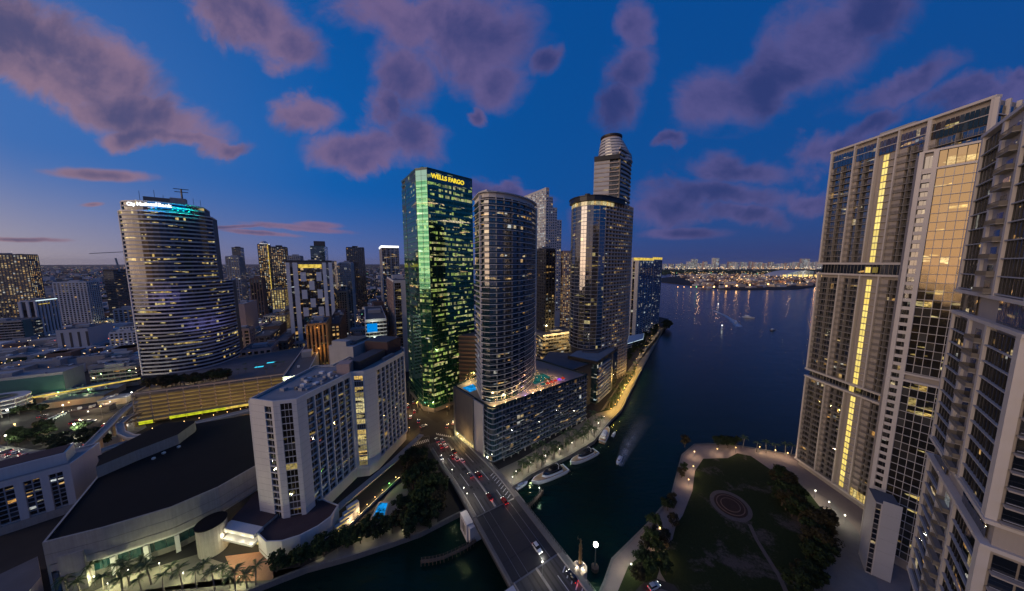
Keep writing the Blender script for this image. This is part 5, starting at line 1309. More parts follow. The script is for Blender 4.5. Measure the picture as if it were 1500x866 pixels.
LOW = [(70, 527, 14, 26, 16), (108, 524, 12, 22, 14), (140, 520, 16, 20, 14), (172, 524, 13, 24, 12), (150, 533, 10, 16, 10), (190, 530, 12, 14, 12), (40, 530, 10, 30, 12), (100, 536, 11, 18, 10), (20, 520, 12, 26, 16), (62, 508, 14, 20, 18), (10, 540, 12, 30, 14)]
LOWN = ('pale low roof with plant units', 'grey low roof with vents', 'low white walled roof block', 'small flat roof with ducts')
PLACE = ('right of the shop lights', 'below the four black slots', 'below the blank white wall', 'left of the banded tower foot', 'just behind the three storey office', 'beside the banded tower foot', 'above the green tinted wall', 'behind the tinted building corner', 'at the left edge under the banded office', 'beside the green glass corner', 'at the far left above the tinted wall')
for i, (px, py, z, a, b) in enumerate(LOW):
    p = V(px, py, z); r = thing('low_building', LOWN[i % 4] + ' ' + PLACE[i], 'building', (*p, GZ)); mb = MB(); mb.box(*p, GZ, z, a, b, .472, 0); mb.build('wall', ('grey_wall', 'light_panel', 'concrete', 'white_wall')[i % 4], r)
    mb = MB(); mb.box(*p, z + .01, z + .25, a - .8, b - .8, .472); mb.build('roof', ('roof_pale', 'roof_grey')[i % 2], r); roof_clutter(r, p, .472, a * .7, b * .7, z + .24, 7, big=4)
# centre skyline
cb('slim grey tower with a narrower top right of the banded tower', 'apartment_tower', 'tower', 330, 349, 357, 376, 640, 'grid', 'grey_wall', 'w_office', 4, 3.5)
cb('narrow dark glass tower rising behind the slim grey tower', 'office_tower', 'tower', 339, 352, 357, 363, 700, 'glass', 'dark_wall', 'w_dark', 4, 3.5)
od, Lp, c, Rp, B, z = cb('dark tower with a lit domed crown and warm windows on the skyline', 'office_tower', 'tower', 377, 392, 396, 358, 760, 'grid', 'concrete_dark', 'w_busy', 4, 3.8)
q = ((Lp[0] + Rp[0]) / 2, (Lp[1] + Rp[1]) / 2); mb = MB(); mb.ball(q[0], q[1], z, 9, 14, 8); mb.build('dome', 'light_panel', od); mb = MB(); mb.cyl(q[0], q[1], z, z + 1.2, 11, n=16); mb.build('crown_light', 'sign_white', od)
mb = MB(); mb.tube([(c[0], c[1] - .6, 40), (c[0], c[1] - .6, z)], .8, 4); mb.build('edge_light', 'yellow_lamp', od)
cb('broad dark slab tower with rows of warm windows beside the domed tower', 'apartment_tower', 'tower', 396, 417, 421, 362, 740, 'grid', 'dark_wall', 'w_busy', 4, 3.6)
lp_, Lp, c, Rp, B, z = cb('brightly lit low podium at the foot of the warm slab tower', 'podium_building', 'building', 397, 416, 421, 424, 690, 'grid', 'tan_wall', 'w_lobby', 5, 5)
cb('dark brown block in front of the domed tower', 'office_block', 'building', 366, 383, 388, 408, 560, 'stripes', 'brown_wall', 'w_dark', 4, 3.6)
cb('grey tower half hidden behind the checkered tower', 'apartment_tower', 'tower', 421, 439, 444, 375, 700, 'grid', 'grey_wall', 'w_office', 4, 3.6)
bt, Lp, c, Rp, B, z = cb('teal glass tower with a dark sign box on its roof', 'office_tower', 'tower', 454, 475, 480, 361, 820, 'glass', 'teal_wall', 'w_teal', 4, 3.6)
q = lerp2(Lp, c, .5); mb = MB(); mb.box(q[0] + 3, q[1] + 6, z, z + 14, 26, 8, .47); mb.build('roof_sign', 'dark_wall', bt)
cb('black slab tower right of the teal tower on the skyline', 'office_tower', 'tower', 507, 533, 538, 363, 690, 'grid', 'dark_wall', 'w_dark', 4, 3.6)
wt, Lp, c, Rp, B, z = cb('white tower with a brightly lit roof line left of the green tower', 'apartment_tower', 'tower', 544, 559, 584, 361, 640, 'balcony', 'white_wall', 'w_office', 4, 3.6)
mb = MB(); ribbon(mb, [Lp, c, Rp], .3, 1.4, z - 2.2, z + 1.6); mb.build('crown_light', 'sign_white', wt)
bw_, Lp, c, Rp, B, z = cb('black and white checkered apartment tower in the centre left', 'apartment_tower', 'tower', 418, 486, 493, 383, 390, 'none', 'blue_wall', 'w_dark')
nfb = 30; fb_ = (z - 8) / nfb
for (t0, t1) in ((0, .08), (.14, .24), (.78, .86), (.92, 1.0)):
    mb = MB(); ribbon(mb, [lerp2(Lp, c, t0), lerp2(Lp, c, t1)], 0, .8, 8, z + .5); mb.build('white_pier', 'bright_white', bw_)
strips(bw_, [lerp2(Lp, c, .08), lerp2(Lp, c, .14)], 8, nfb, fb_, 3, 'w_apart', off=.06); strips(bw_, [lerp2(Lp, c, .24), lerp2(Lp, c, .78)], 8, nfb, fb_, 3, 'w_apart', off=.06); strips(bw_, [lerp2(Lp, c, .86), lerp2(Lp, c, .92)], 8, nfb, fb_, 3, 'w_apart', off=.06)
strips(bw_, [c, Rp], 8, nfb, fb_, 3, 'w_apart', off=.06, joined=True)
for row in range(8):
    for k in range(3):
        if (row + k) % 2: continue
        t0 = .29 + k * .17; zt = z - 14 - row * 11.5
        mb = MB(); ribbon(mb, [lerp2(Lp, c, t0), lerp2(Lp, c, t0 + .115)], .1, .7, zt - 11.8, zt); mb.build('white_panel', 'bright_white', bw_)
mb = MB(); ribbon(mb, [Lp, c], .1, .9, z - 1.5, z + 1.2); mb.build('top_frame', 'dark_wall', bw_); mb = MB(); ribbon(mb, [lerp2(Lp, c, .26), lerp2(Lp, c, .76)], .1, .4, z - 8.5, z - 4); mb.build('crown_light', 'yellow_lamp', bw_)
cb('pale blue and white apartment tower right of the checkered tower', 'apartment_tower', 'tower', 497, 514, 530, 385, 470, 'balcony', 'light_panel', 'w_teal', 3.4, 3.3)
cb('blue grey apartment tower squeezed between the checkered and pale towers', 'apartment_tower', 'tower', 488, 502, 512, 388, 520, 'grid', 'blue_wall', 'w_office', 4, 3.4)
cb('tan windowless looking slab in front of the pale blue tower', 'office_block', 'building', 493, 507, 514, 427, 430, 'grid', 'tan_wall', 'w_dark', 3, 3.4)
sh, Lp, c, Rp, B, z = cb('striped hotel tower with white ribs and a dark recessed side left of the green tower', 'hotel', 'hotel', 557, 576, 601, 412, 300, 'none', 'white_wall', 'w_dark')
nfs = int((z - 8) / 3.1)
strips(sh, [Lp, c], 6, nfs, 3.1, 3, 'w_bronze', off=.05, gap=.3); piers(sh, [Lp, c], GZ, z - 1, dist2(Lp, c) / 8, 1.1, 0, 1.1, 'pink_wall'); slabs(sh, [Lp, c], 6, nfs, 3.1, 0, .8, .6, 'pink_wall')
strips(sh, [lerp2(c, Rp, .06), lerp2(c, Rp, .42)], 6, nfs, 3.1, 2.4, 'w_bronze', off=.06); slabs(sh, [lerp2(c, Rp, .06), lerp2(c, Rp, .42)], 5.8, nfs, 3.1, 0, .7, .7, 'concrete_dark')
ob, Lp, c, Rp, B, z = cb('orange floodlit office block with ribbed windows behind the riverside hotel', 'office_block', 'building', 449, 478, 484, 474, 262, 'stripes', 'orange_wall', 'w_bronze', 3.2, 3.4)
for t in (.2, .5, .8):
    q = lerp2(Lp, c, t); light(ob, (q[0] + 2.5, q[1] - 5.5, z - 24), 120, (1, .50, .12), .5); light(ob, (q[0] + 2, q[1] - 4.5, z - 4), 60, (1, .50, .12), .5)
cb('brown block with a dark roof right of the orange floodlit block', 'office_block', 'building', 479, 497, 512, 475, 290, 'grid', 'brown_wall', 'w_busy', 4, 3.6, roofm='roof_brown')
cb('wide brown block with a dark roof behind the small lit office', 'office_block', 'building', 507, 548, 566, 455, 330, 'grid', 'brown_wall', 'w_dark', 6, 3.6, roofm='roof_brown')
gl, Lp, c, Rp, B, z = cb('small white office with a blue lit banner on its upper wall', 'office_block', 'building', 524, 535, 566, 470, 262, 'bands', 'white_wall', 'w_dark', 3, 3.5)
mb = MB(); ribbon(mb, [lerp2(c, Rp, .06), lerp2(c, Rp, .55)], .55, .7, z - 11, z - 3); mb.build('lit_banner', 'blue_light', gl)
q = lerp2(c, Rp, .4)
light(gl, (q[0] + 2.5, q[1] - 5, z - 2), 330, (.9, 1, .8), .4); light(gl, (q[0] + 3, q[1] - 6, z - 18), 330, (.75, 1, .75), .4)
cb('beige windowless block right of the banded tower base', 'storage_block', 'building', 338, 358, 376, 446, 430, 'none', 'pink_wall', 'w_dark', roofm='roof_pale')
cb('low beige block with small windows in front of the beige windowless block', 'office_block', 'building', 338, 365, 372, 482, 330, 'grid', 'pink_wall', 'w_dark', 5, 4)
cb('small pale gridded block among the low roofs left of the checkered tower', 'office_block', 'building', 403, 418, 424, 462, 430, 'grid', 'tan_wall', 'w_lobby', 4, 4)
cb('low grey roof block left of the orange floodlit block', 'shop_row', 'building', 370, 396, 432, 492, 360, 'grid', 'concrete_dark', 'w_office', 5, 4, roofm='roof_grey')
cb('low pale fronted block above the blue lit garage roof', 'shop_row', 'building', 352, 397, 408, 510, 300, 'grid', 'pink_wall', 'w_dark', 5, 4, roofm='roof_grey')
cb('flat roofed low block behind the blue lit pool terrace', 'shop_row', 'building', 400, 420, 450, 500, 330, 'grid', 'brown_wall', 'w_office', 5, 4, roofm='roof_grey')
cb('low dark block left of the checkered tower base', 'shop_row', 'building', 385, 410, 425, 478, 400, 'none', 'brown_wall', 'w_dark', roofm='roof_grey')
gs, Lp, c, Rp, B, z = cb('green lit station hall with a blue screen behind the riverside hotel', 'station_hall', 'building', 414, 450, 475, 549, 205, 'none', 'light_panel', 'w_dark', roofm='roof_grey')
mb = MB(); ribbon(mb, [lerp2(Lp, c, .80), lerp2(c, Rp, .05)], .1, .3, z - 5.5, z - 1.5) ; mb.build('blue_screen', 'screen_blue', gs)
for t in (.2, .5, .8):
    q = lerp2(Lp, c, t); light(gs, (q[0] + 2, q[1] - 4, z - 2), 700, (.85, 1, .55), .4)
R6 = random.Random(17)
MIDW = ('pink_wall', 'concrete', 'tan_wall', 'grey_wall', 'brown_wall', 'white_wall')
WORDS = {'pink_wall': 'pinkish', 'concrete': 'concrete', 'tan_wall': 'tan', 'grey_wall': 'grey', 'brown_wall': 'brown', 'white_wall': 'white'}
for i in range(46):
    px = R6.uniform(215, 585) if i < 36 else R6.uniform(20, 200); py = R6.uniform(452, 505) if i < 36 else R6.uniform(445, 480)
    if 196 < px < 350 and py > 440: px = R6.uniform(352, 580)
    z = GZ + R6.uniform(8, 22); p = V(px, py, z); w, d_ = R6.uniform(14, 30), R6.uniform(12, 22); wm_ = R6.choice(MIDW)
    r = thing('low_building', 'small %s low-rise among the streets behind the hotel and banded tower' % WORDS[wm_], 'building', (*p, GZ), 'low-rises in the middle distance')
    mb = MB(); mb.box(*p, GZ, z, w, d_, .472); mb.build('wall', wm_, r); mb = MB(); mb.box(*p, z + .01, z + .3, w - 1, d_ - 1, .472); mb.build('roof', R6.choice(('roof_grey', 'roof_pale', 'roof_brown')), r)
    ca_, sa_ = math.cos(.472), math.sin(.472)
    A = (p[0] - ca_ * w / 2 + sa_ * d_ / 2, p[1] - sa_ * w / 2 - ca_ * d_ / 2); B2 = (p[0] + ca_ * w / 2 + sa_ * d_ / 2, p[1] + sa_ * w / 2 - ca_ * d_ / 2); C2 = (p[0] + ca_ * w / 2 - sa_ * d_ / 2, p[1] + sa_ * w / 2 + ca_ * d_ / 2)
    nfl_ = max(1, int((z - GZ - 1.5) / 3.5)); strips(r, [A, B2, C2], GZ + 1, nfl_, 3.5, 3.2, R6.choice(('w_office', 'w_busy', 'w_dark', 'w_apart')), off=.06, gap=.45, joined=True)
    roof_clutter(r, p, .472, w * .6, d_ * .6, z + .29, 3, big=3, rnd=R6)
    if R6.random() < .8:
        q = (p[0] + R6.uniform(-6, 6) + d_ * .5, p[1] - d_ * .9); q2 = thing('street_lamp', 'street lamp in the streets behind the hotel', 'lamp', (*q, GZ), 'street lamps behind the hotel'); mb = MB(); mb.tube([(*q, GZ), (*q, GZ + 9)], .15, 4); mb.build('pole', 'mid_metal', q2); mb = MB(); mb.ball(*q, GZ + 9.3, .55, 6, 4); mb.build('lamp_head', 'lamp_warm', q2); light(q2, (*q, GZ + 8.6), 420, R6.choice(((1, .55, .2), (1, .75, .4), (.9, 1, .7))), .4)
# behind the centre towers
cb('dark gridded tower between the curved tower and the sail shaped tower', 'office_tower', 'tower', 784, 800, 813, 365, 350, 'grid', 'dark_wall', 'w_dark', 4, 3.6)
cb('warm brown gridded tower behind the sail shaped tower', 'apartment_tower', 'tower', 821, 826, 858, 368, 470, 'grid', 'pink_wall', 'w_busy', 3.4, 3.4)
bs, Lp, c, Rp, B, z = cb('low terrace building with warm lights behind the pool podium', 'podium_building', 'building', 776, 795, 845, 492, 330, 'bands', 'concrete', 'w_busy', 4, 4)
for t in (.1, .35, .6, .85):
    q = lerp2(c, Rp, t); light(bs, (q[0] + 2, q[1] - 5, z + 2), 1500, (1, .72, .3), .5)
cb('small tower top just visible left of the bay towers', 'apartment_tower', 'tower', 916, 921, 928, 392, 640, 'grid', 'light_panel', 'w_office', 4, 3.6)
# round ramp at the left edge
rr = thing('ramp_tower', 'round white open parking ramp at the left edge', 'parking ramp', (*V(-6, 612, GZ), GZ))
rc = V(0, 606, GZ)
for k in range(4):
    mb = MB(); ribbon(mb, disc(rc[0], rc[1], 15, 13, .3, 28), -5, 0, GZ + 2.6 + k * 3.1, GZ + 3.6 + k * 3.1, 0, True); mb.build('ramp_level', 'white_wall', rr)
for k in range(12):
    a = 2 * PI * k / 12; mb = MB(); mb.box(rc[0] + 14.2 * math.cos(a), rc[1] + 12.4 * math.sin(a), GZ, GZ + 12, .5, .5); mb.build('column', 'concrete', rr)
# viaducts
def viaduct(label, px, z, w, lit=None, name='rail_viaduct'):
    P = [V(x, y, z) for x, y in px]
    r = thing(name, label, 'viaduct', (*P[0], GZ))
    mb = MB(); ribbon(mb, P, -w / 2, w / 2, z - 1.2, z); mb.build('guideway', 'concrete', r)
    for s in (-w / 2, w / 2 - .3):
        mb = MB(); ribbon(mb, P, s, s + .3, z + .01, z + .8); mb.build('guide_rail', 'slab_grey', r)
    L = [dist2(P[i], P[i + 1]) for i in range(len(P) - 1)]
    for i in range(len(P) - 1):
        n = max(1, int(L[i] / 16))
        for k in range(n):
            q = lerp2(P[i], P[i + 1], (k + .5) / n); mb = MB(); mb.box(q[0], q[1], GZ, z - 1.22, 1.3, 1.3); mb.box(q[0], q[1], z - 2.2, z - 1.24, 1.6, w * .9); mb.build('pier', 'concrete', r)
    if lit:
        mb = MB(); ribbon(mb, P, w / 2 + .02, w / 2 + .25, z - .6, z + .5); mb.build('light_strip', lit, r)
    return r
viaduct('curving people mover viaduct on tall columns left of the garage', [(112, 668), (135, 648), (155, 628), (172, 610), (188, 596), (206, 586)], 12, 4)
viaduct('hooked inner track loop beside the garage corner', [(204, 604), (187, 612), (175, 622), (178, 634), (192, 640), (206, 640)], 11, 3.4)
viaduct('long warm lit rail viaduct passing behind the black hall roof', [(95, 690), (150, 660), (215, 640), (285, 621), (372, 600)], 8, 5)
viaduct('distant elevated track with a bright yellow edge at left', [(38, 583), (95, 573), (150, 563), (206, 553)], 9, 5, 'yellow_lamp')
# low sprawl of the city up to the horizon: too many to count
R3 = random.Random(5)
far = MB(); lights = MB(); lamps2 = MB()
FARMATS = ('concrete', 'light_panel', 'white_wall', 'grey_wall', 'brown_wall', 'pink_wall')
for k in range(5200):
    px = R3.uniform(-150, 1000); Yd = 330 * (26 ** R3.random() ** 1.15)
    x = (px - 750) / FPX * Yd * 1.02
    if x > 40 - (Yd - 600) * .33 and Yd > 400: continue
    if x > -60 and Yd < 600: continue
    if -520 < x and Yd < 300: continue
    s = R3.uniform(8, 24) * (1 + Yd / 5000); h = R3.uniform(4, 10) if R3.random() < .86 else R3.uniform(12, 34)
    if Yd < 900: h = min(h, 14)
    far.box(x, Yd, GZ, GZ + h, s, s * R3.uniform(.6, 1.4), .472 + R3.choice((0, 0, .2)), R3.randrange(6))
far.build('distant_houses', FARMATS, None, kind='stuff')
for k in range(7000):
    px = R3.uniform(-150, 1000); Yd = 280 * (34 ** R3.random() ** 1.05)
    x = (px - 750) / FPX * Yd * 1.02
    if x > 40 - (Yd - 600) * .33 and Yd > 400: continue
    if x > -80 and Yd < 600: continue
    if -500 < x and Yd < 330: continue
    z = GZ + R3.uniform(4, 14); s = .4 + Yd / 3600 * R3.choice((.5, .8, 1.0, 1.5))
    m = R3.choices((0, 1, 2, 3), (6, 4, .4, .3))[0]
    lights.box(x, Yd, z, z + s, s, s, 0, m)
glow('far_warm', (1, .54, .20), 2.2); glow('far_white', (1, .82, .56), 2.2); glow('far_green', (.3, 1, .5), 3); glow('far_red', (1, .1, .06), 3)
lights.build('city_lights', ('far_warm', 'far_white', 'far_green', 'far_red'), None, kind='stuff')
woods = MB()
for k in range(1500):
    px = R3.uniform(-150, 900); Yd = 300 * (18 ** R3.random()); x = (px - 750) / FPX * Yd * 1.02
    if x > 20 - (Yd - 600) * .33 and Yd > 400: continue
    if x > -100 and Yd < 600: continue
    if -500 < x and Yd < 330: continue
    woods.ball(x, Yd, GZ + 3.5, R3.uniform(4, 9) * (1 + Yd / 6000), 6, 4, 0, .6)
woods.build('distant_tree_cover', 'leaf_dark', None, kind='stuff')
# ---------------------------------------------------------------- across the bay
ip = MB(); il = MB()
for k in range(900):
    Yd = R3.uniform(1330, 3000); x = R3.uniform(960, 2500) * (Yd / 1500) ** .8
    if Yd < 1290 + (x - 1000) * .40: continue
    s = R3.uniform(12, 50); h = R3.uniform(5, 16)
    ip.box(x, Yd, 2, 2 + h, s, s * R3.uniform(.3, .8), R3.choice((.2, .25, .3)), R3.randrange(5))
ip.build('port_sheds', ('concrete', 'tan_wall', 'light_panel', 'brown_wall', 'pink_wall'), None, kind='stuff')
for k in range(1500):
    Yd = R3.uniform(1290, 3300); x = R3.uniform(950, 2700) * (Yd / 1500) ** .8
    if Yd < 1290 + (x - 1000) * .36: continue
    z = R3.uniform(4, 24); s = R3.uniform(.8, 2.2) * Yd / 1900
    il.box(x, Yd, z, z + s, s * R3.choice((1, 1, 3)), s, .2, R3.choices((0, 1, 2), (8, 5, .2))[0])
il.build('port_lights', ('far_warm', 'far_white', 'far_green'), None, kind='stuff')
glow('shore_amber', (1, .56, .2), 6)
iw = MB()
for k in range(700):
    Yd = R3.uniform(2900, 4300); x = R3.uniform(1000, 5600)
    iw.ball(x, Yd, 6, R3.uniform(18, 40), 6, 4, 0, .5)
iw.build('bay_island_trees', 'leaf_dark', None, kind='stuff')
for k in range(16):
    xx = 1000 + k * 62; yy = 1360 + max(0, xx - 1000) * .42 + R3.uniform(20, 260)
    fl_ = thing('port_light_mast', 'tall amber floodlight mast among the port sheds', 'lamp', (xx, yy, 2), 'amber floodlight masts in the port')
    mb = MB(); mb.tube([(xx, yy, 2), (xx, yy, 34)], .6, 5); mb.build('mast', 'mid_metal', fl_); mb = MB(); mb.ball(xx, yy, 35.5, 1.6, 6, 4); mb.build('lamp_head', 'shore_amber', fl_)
    light(fl_, (xx, yy, 16), 5000, (1, .52, .20), 3)
stad = thing('arena', 'pale arched terminal roof lit from inside at the far right of the port', 'terminal', (*D(1180, 398, 2300)[:2], 2))
a0, a1 = D(1145, 402, 2300), D(1215, 402, 2300)
mb = MB(); n = 12
top_ = []
for k in range(n + 1):
    t = k / n; x = a0[0] + (a1[0] - a0[0]) * t; zz = 12 + 46 * (1 - (2 * t - 1) ** 2)
    top_.append((x, zz))
for (xa, za), (xb, zb) in zip(top_, top_[1:]):
    mb.quad((xa, 2300, za), (xb, 2300, zb), (xb, 2480, zb), (xa, 2480, za)); mb.quad((xa, 2300, 2), (xb, 2300, 2), (xb, 2300, zb), (xa, 2300, za), 1); mb.quad((xa, 2480, za), (xb, 2480, zb), (xb, 2480, 2), (xa, 2480, 2))
mb.build('vaulted_roof', ('light_panel', 'w_lit_grid'), stad)
for k in range(9):
    xx = a0[0] + (a1[0] - a0[0]) * (k + .5) / 9; mb = MB(); mb.box(xx, 2297, 8, 26, 26, 3); mb.build('lit_bay', 'far_glow' if False else 'garage_glow', stad)
# shore lamps whose light runs down the water
glow('shore_lamp', (1, .50, .14), 14)
glow('shore_green', (.25, 1, .35), 10)
for i, (px, g_) in enumerate(((993, 0), (1002, 0), (1012, 0), (1020, 1), (1030, 0), (1046, 0), (1064, 0), (1079, 0), (1098, 0), (1125, 0), (1150, 0), (1171, 0))):
    p = D(px, 418, 1262 + max(0, (px - 1040) * 2.0))
    sl = thing('shore_light', ('green harbour light on the far port shore' if g_ else 'warm floodlight on a mast along the far port shore'), 'lamp', (p[0], p[1], 2), 'floodlights along the port shore')
    mb = MB(); mb.tube([(p[0], p[1], 2), (p[0], p[1], 14)], .5, 5); mb.build('mast', 'mid_metal', sl)
    big = 3.4 if px in (1046, 1064, 1079, 1098, 1125) else 1.5
    mb = MB(); mb.ball(p[0], p[1] - 1, 15, big * .7, 8, 5); h_ = mb.build('lamp_head', 'shore_green' if g_ else 'shore_lamp', sl)
MATS['shore_lamp'].cycles.emission_sampling = 'FRONT'; MATS['shore_green'].cycles.emission_sampling = 'FRONT'
# row of beach towers
R4 = random.Random(11)
bx = 972; nbt = 0
while bx < 1215:
    w = R4.choice((3, 4, 5, 6, 7)); top = R4.uniform(383.2, 387.0); Yd = R4.uniform(5200, 5600)
    if 1044 < bx < 1050: w, top = 5, 378
    if 1010 < bx < 1018: w, top = 9, 379.5
    if 1172 < bx < 1180: w, top = 13, 379
    p = D(bx, top, Yd); q = D(bx + w - .6, top, Yd)
    lab = 'one of the pale lit towers of the far beach skyline'
    if w == 13: lab = 'broadest pale tower at the right end of the far beach skyline'
    elif w == 5 and top == 378: lab = 'tallest slim tower in the far beach skyline'
    elif w == 9: lab = 'wide grey tower near the left of the far beach skyline'
    t_ = thing('beach_tower', lab, 'tower', (p[0], Yd, 2.6), 'apartment towers along the far beach')
    mb = MB(); mb.box((p[0] + q[0]) / 2, Yd + 20, 2.6, p[2], q[0] - p[0], 40); mb.build('wall', R4.choice(('white_wall', 'light_panel', 'pink_wall')), t_)
    strips(t_, [(p[0], Yd - .6), (q[0], Yd - .6)], 12, max(2, int((p[2] - 14) / 12)), 12, 16, 'w_lit_grid', 'window_strip', gap=.4, joined=True)
    bx += w + R4.choice((-.5, 0, 1, 3))
bl = MB()
for k in range(300):
    p = (R4.uniform(2700, 6400), R4.uniform(5050, 5190)); s = R4.uniform(3, 7); zz = R4.uniform(4, 50); bl.box(p[0], p[1], zz, zz + s, s * 1.4, s, 0, R4.choice((0, 1)))
bl.build('beach_lights', ('far_warm', 'far_white'), None, kind='stuff')
# ================================================================= TREES, LAMPS, CARS, BOATS
R5 = random.Random(3)
def crown_mesh(seed, mat, n=1000, rx=4.2, rz=3.0, leaf=.42):
    r = random.Random(seed); mb = MB(); blobs = []
    for k in range(15):
        a = r.uniform(0, 2 * PI); q = r.random() ** .6; zz = r.uniform(-.75, .9)
        w = math.sqrt(max(.1, 1 - zz * zz * .8))
        blobs.append((rx * .78 * q * w * math.cos(a), rx * .78 * q * w * math.sin(a), rz * zz * .8, r.uniform(.22, .42) * rx))
    for k in range(n):
        bx, by, bz_, br = r.choice(blobs)
        t = Vector((r.gauss(0, 1), r.gauss(0, 1), r.gauss(0, 1))).normalized(); rad = br * r.uniform(.55, 1.08)
        c = Vector((bx, by, bz_)) + Vector((t.x, t.y, t.z * .75)) * rad
        nrm = (t + Vector((r.gauss(0, .5), r.gauss(0, .5), r.gauss(.3, .5)))).normalized()
        x = nrm.cross(Vector((r.gauss(0, 1), r.gauss(0, 1), r.gauss(0, 1)))).normalized(); y = nrm.cross(x); s = leaf * r.uniform(.6, 1.4)
        mb.add([tuple(c - x * s - y * s * .5), tuple(c + x * s * .2 - y * s * .7), tuple(c + x * s * 1.1), tuple(c + x * s * .1 + y * s * .7)], [(0, 1, 2, 3)])
    return mb.mesh('crown', mat)
def trunk_mesh(h, r0=.28, seed=0):
    r = random.Random(seed); mb = MB()
    mb.tube([(0, 0, -.1), (r.uniform(-.1, .1), 0, h * .5), (r.uniform(-.3, .3), r.uniform(-.3, .3), h)], [r0, r0 * .75, r0 * .55], 6)
    for k in range(4):
        a = k * PI / 2 + r.uniform(-.4, .4); mb.tube([(0, 0, h * .75), (1.0 * math.cos(a), 1.0 * math.sin(a), h * 1.1), (2.2 * math.cos(a), 2.2 * math.sin(a), h * 1.45)], [r0 * .5, r0 * .35, r0 * .15], 5)
    return mb.mesh('trunk', 'bark')
CROWNS = {k: [crown_mesh(10 * i + s, k, 900 + 120 * s, 4.0 + .4 * s, 2.8 + .35 * s) for s in range(3)] for i, k in enumerate(('leaf', 'leaf_dark', 'leaf_brown'))}
TRUNKS = [trunk_mesh(3.4, .28, s) for s in range(3)]
def tree(x, y, z, s, label, group, kind='leaf_dark'):
    for w_ in ('dark ', 'big dark ', 'olive '):
        if label.startswith(w_): label = label[len(w_):]
    label = ('small ' if s < .8 else 'large ' if s > 1.15 else '') + {'leaf': 'green ', 'leaf_dark': 'dark green ', 'leaf_brown': 'brownish '}[kind] + label.replace('lamp lit green ', '')
    t = thing('broadleaf_tree', label, 'tree', (x, y, z), group, R5.uniform(0, 6.28)); t.scale = (s, s, s * R5.uniform(.85, 1.15))
    inst('trunk', R5.choice(TRUNKS), t); inst('crown', R5.choice(CROWNS[kind]), t, (0, 0, 5.3)); return t
def frond_mesh(seed, L=3.0):
    r = random.Random(seed); mb = MB(); pts = []
    for k in range(7):
        t = k / 6; pts.append(Vector((L * t * (1 - .12 * t), 0, L * (.42 * t - .85 * t * t))))
    mb.tube([tuple(p) for p in pts], [.06, .05, .045, .04, .03, .02, .01], 3)
    for k in range(1, 7):
        for j in range(2):
            p = pts[k - 1].lerp(pts[k], .5 * j + .25); l = .85 * math.sin(PI * (.12 + .80 * (k - 1 + j * .5) / 6)) + .12
            for s in (-1, 1):
                d_ = Vector((.55, s * .8, -.35 - r.uniform(0, .3))).normalized() * l; w = Vector((.16, 0, .0))
                mb.add([tuple(p - w * .7), tuple(p + w * .7), tuple(p + d_ + w * .1)], [(0, 1, 2)])
    return mb.mesh('frond', 'palm_leaf')
FRONDS = [frond_mesh(s) for s in range(3)]
def palm_trunk(h, s):
    r = random.Random(s); bx, by = r.uniform(-.5, .5), r.uniform(-.5, .5); mb = MB()
    mb.tube([(0, 0, -.1), (bx * .3, by * .3, h * .4), (bx, by, h)], [.26, .19, .15], 7); return mb.mesh('trunk', 'palm_bark'), (bx, by)
PT = [(h,) + palm_trunk(h, i) for i, h in enumerate((5.5, 7.0, 8.5))]
def palm(x, y, z, label, group, s=1.0, nf=15, which=None):
    t = thing('palm_tree', label, 'palm tree', (x, y, z), group, R5.uniform(0, 6.28)); t.scale = (s, s, s)
    h, me, (bx, by) = PT[which if which is not None else R5.randrange(3)]
    inst('trunk', me, t)
    for k in range(nf):
        f = inst('frond', R5.choice(FRONDS), t, (bx, by, h - .05)); f.rotation_euler = (0, -R5.choice((-.15, .1, .35, .6, .75)) , k * 2.399 + R5.uniform(-.2, .2))
    return t
for k in range(26):
    t, kk = R5.choice(((R5.uniform(4, 40), R5.uniform(1.2, 2.2)), (R5.uniform(40, 62), R5.uniform(10, 28)), (R5.uniform(44, 64), R5.uniform(4.5, 6.5)))); q = deckpt(t, kk)
    palm(*q, PZ, 'small palm on the pool deck of the blue podium', 'palms on the podium pool deck', R5.uniform(.4, .55), 11)
for k in range(12):
    q = (R5.uniform(-35, -24), R5.uniform(190, 214)); palm(*q, PZ, 'small palm on the warm lit terrace left of the curved tower', 'palms on the podium side terrace', R5.uniform(.45, .6), 11)
# street lamps: pole, arm and glowing head, each with its own light
def lamp(x, y, z, h, label, group, power=260, col=(1, .86, .60), head='lamp_warm', arm=0.0, ang=0.0, r=.22, lit=True):
    t = thing('street_lamp', label, 'lamp', (x, y, z), group)
    mb = MB(); mb.tube([(x, y, z - .05), (x, y, z + h)], [.09, .06], 6); mb.build('pole', 'mid_metal', t)
    ex, ey = x + arm * math.cos(ang), y + arm * math.sin(ang)
    if arm: mb = MB(); mb.tube([(x, y, z + h - .05), (ex, ey, z + h + .25)], .05, 5); mb.build('arm', 'mid_metal', t)
    mb = MB(); mb.ball(ex, ey, z + h + .2, r, 8, 5); mb.build('lamp_head', head, t)
    if lit: light(t, (ex, ey, z + h - .25), power, col, .2)
    return t
def along(P, step, off=0.0):
    P = offs(P, off) if off else P; out = []; acc_ = step * .5
    for a, b in zip(P, P[1:]):
        L = dist2(a, b)
        while acc_ < L: out.append(lerp2(a, b, acc_ / L)); acc_ += step
        acc_ -= L
    return out
NQ = QUAY[9:]
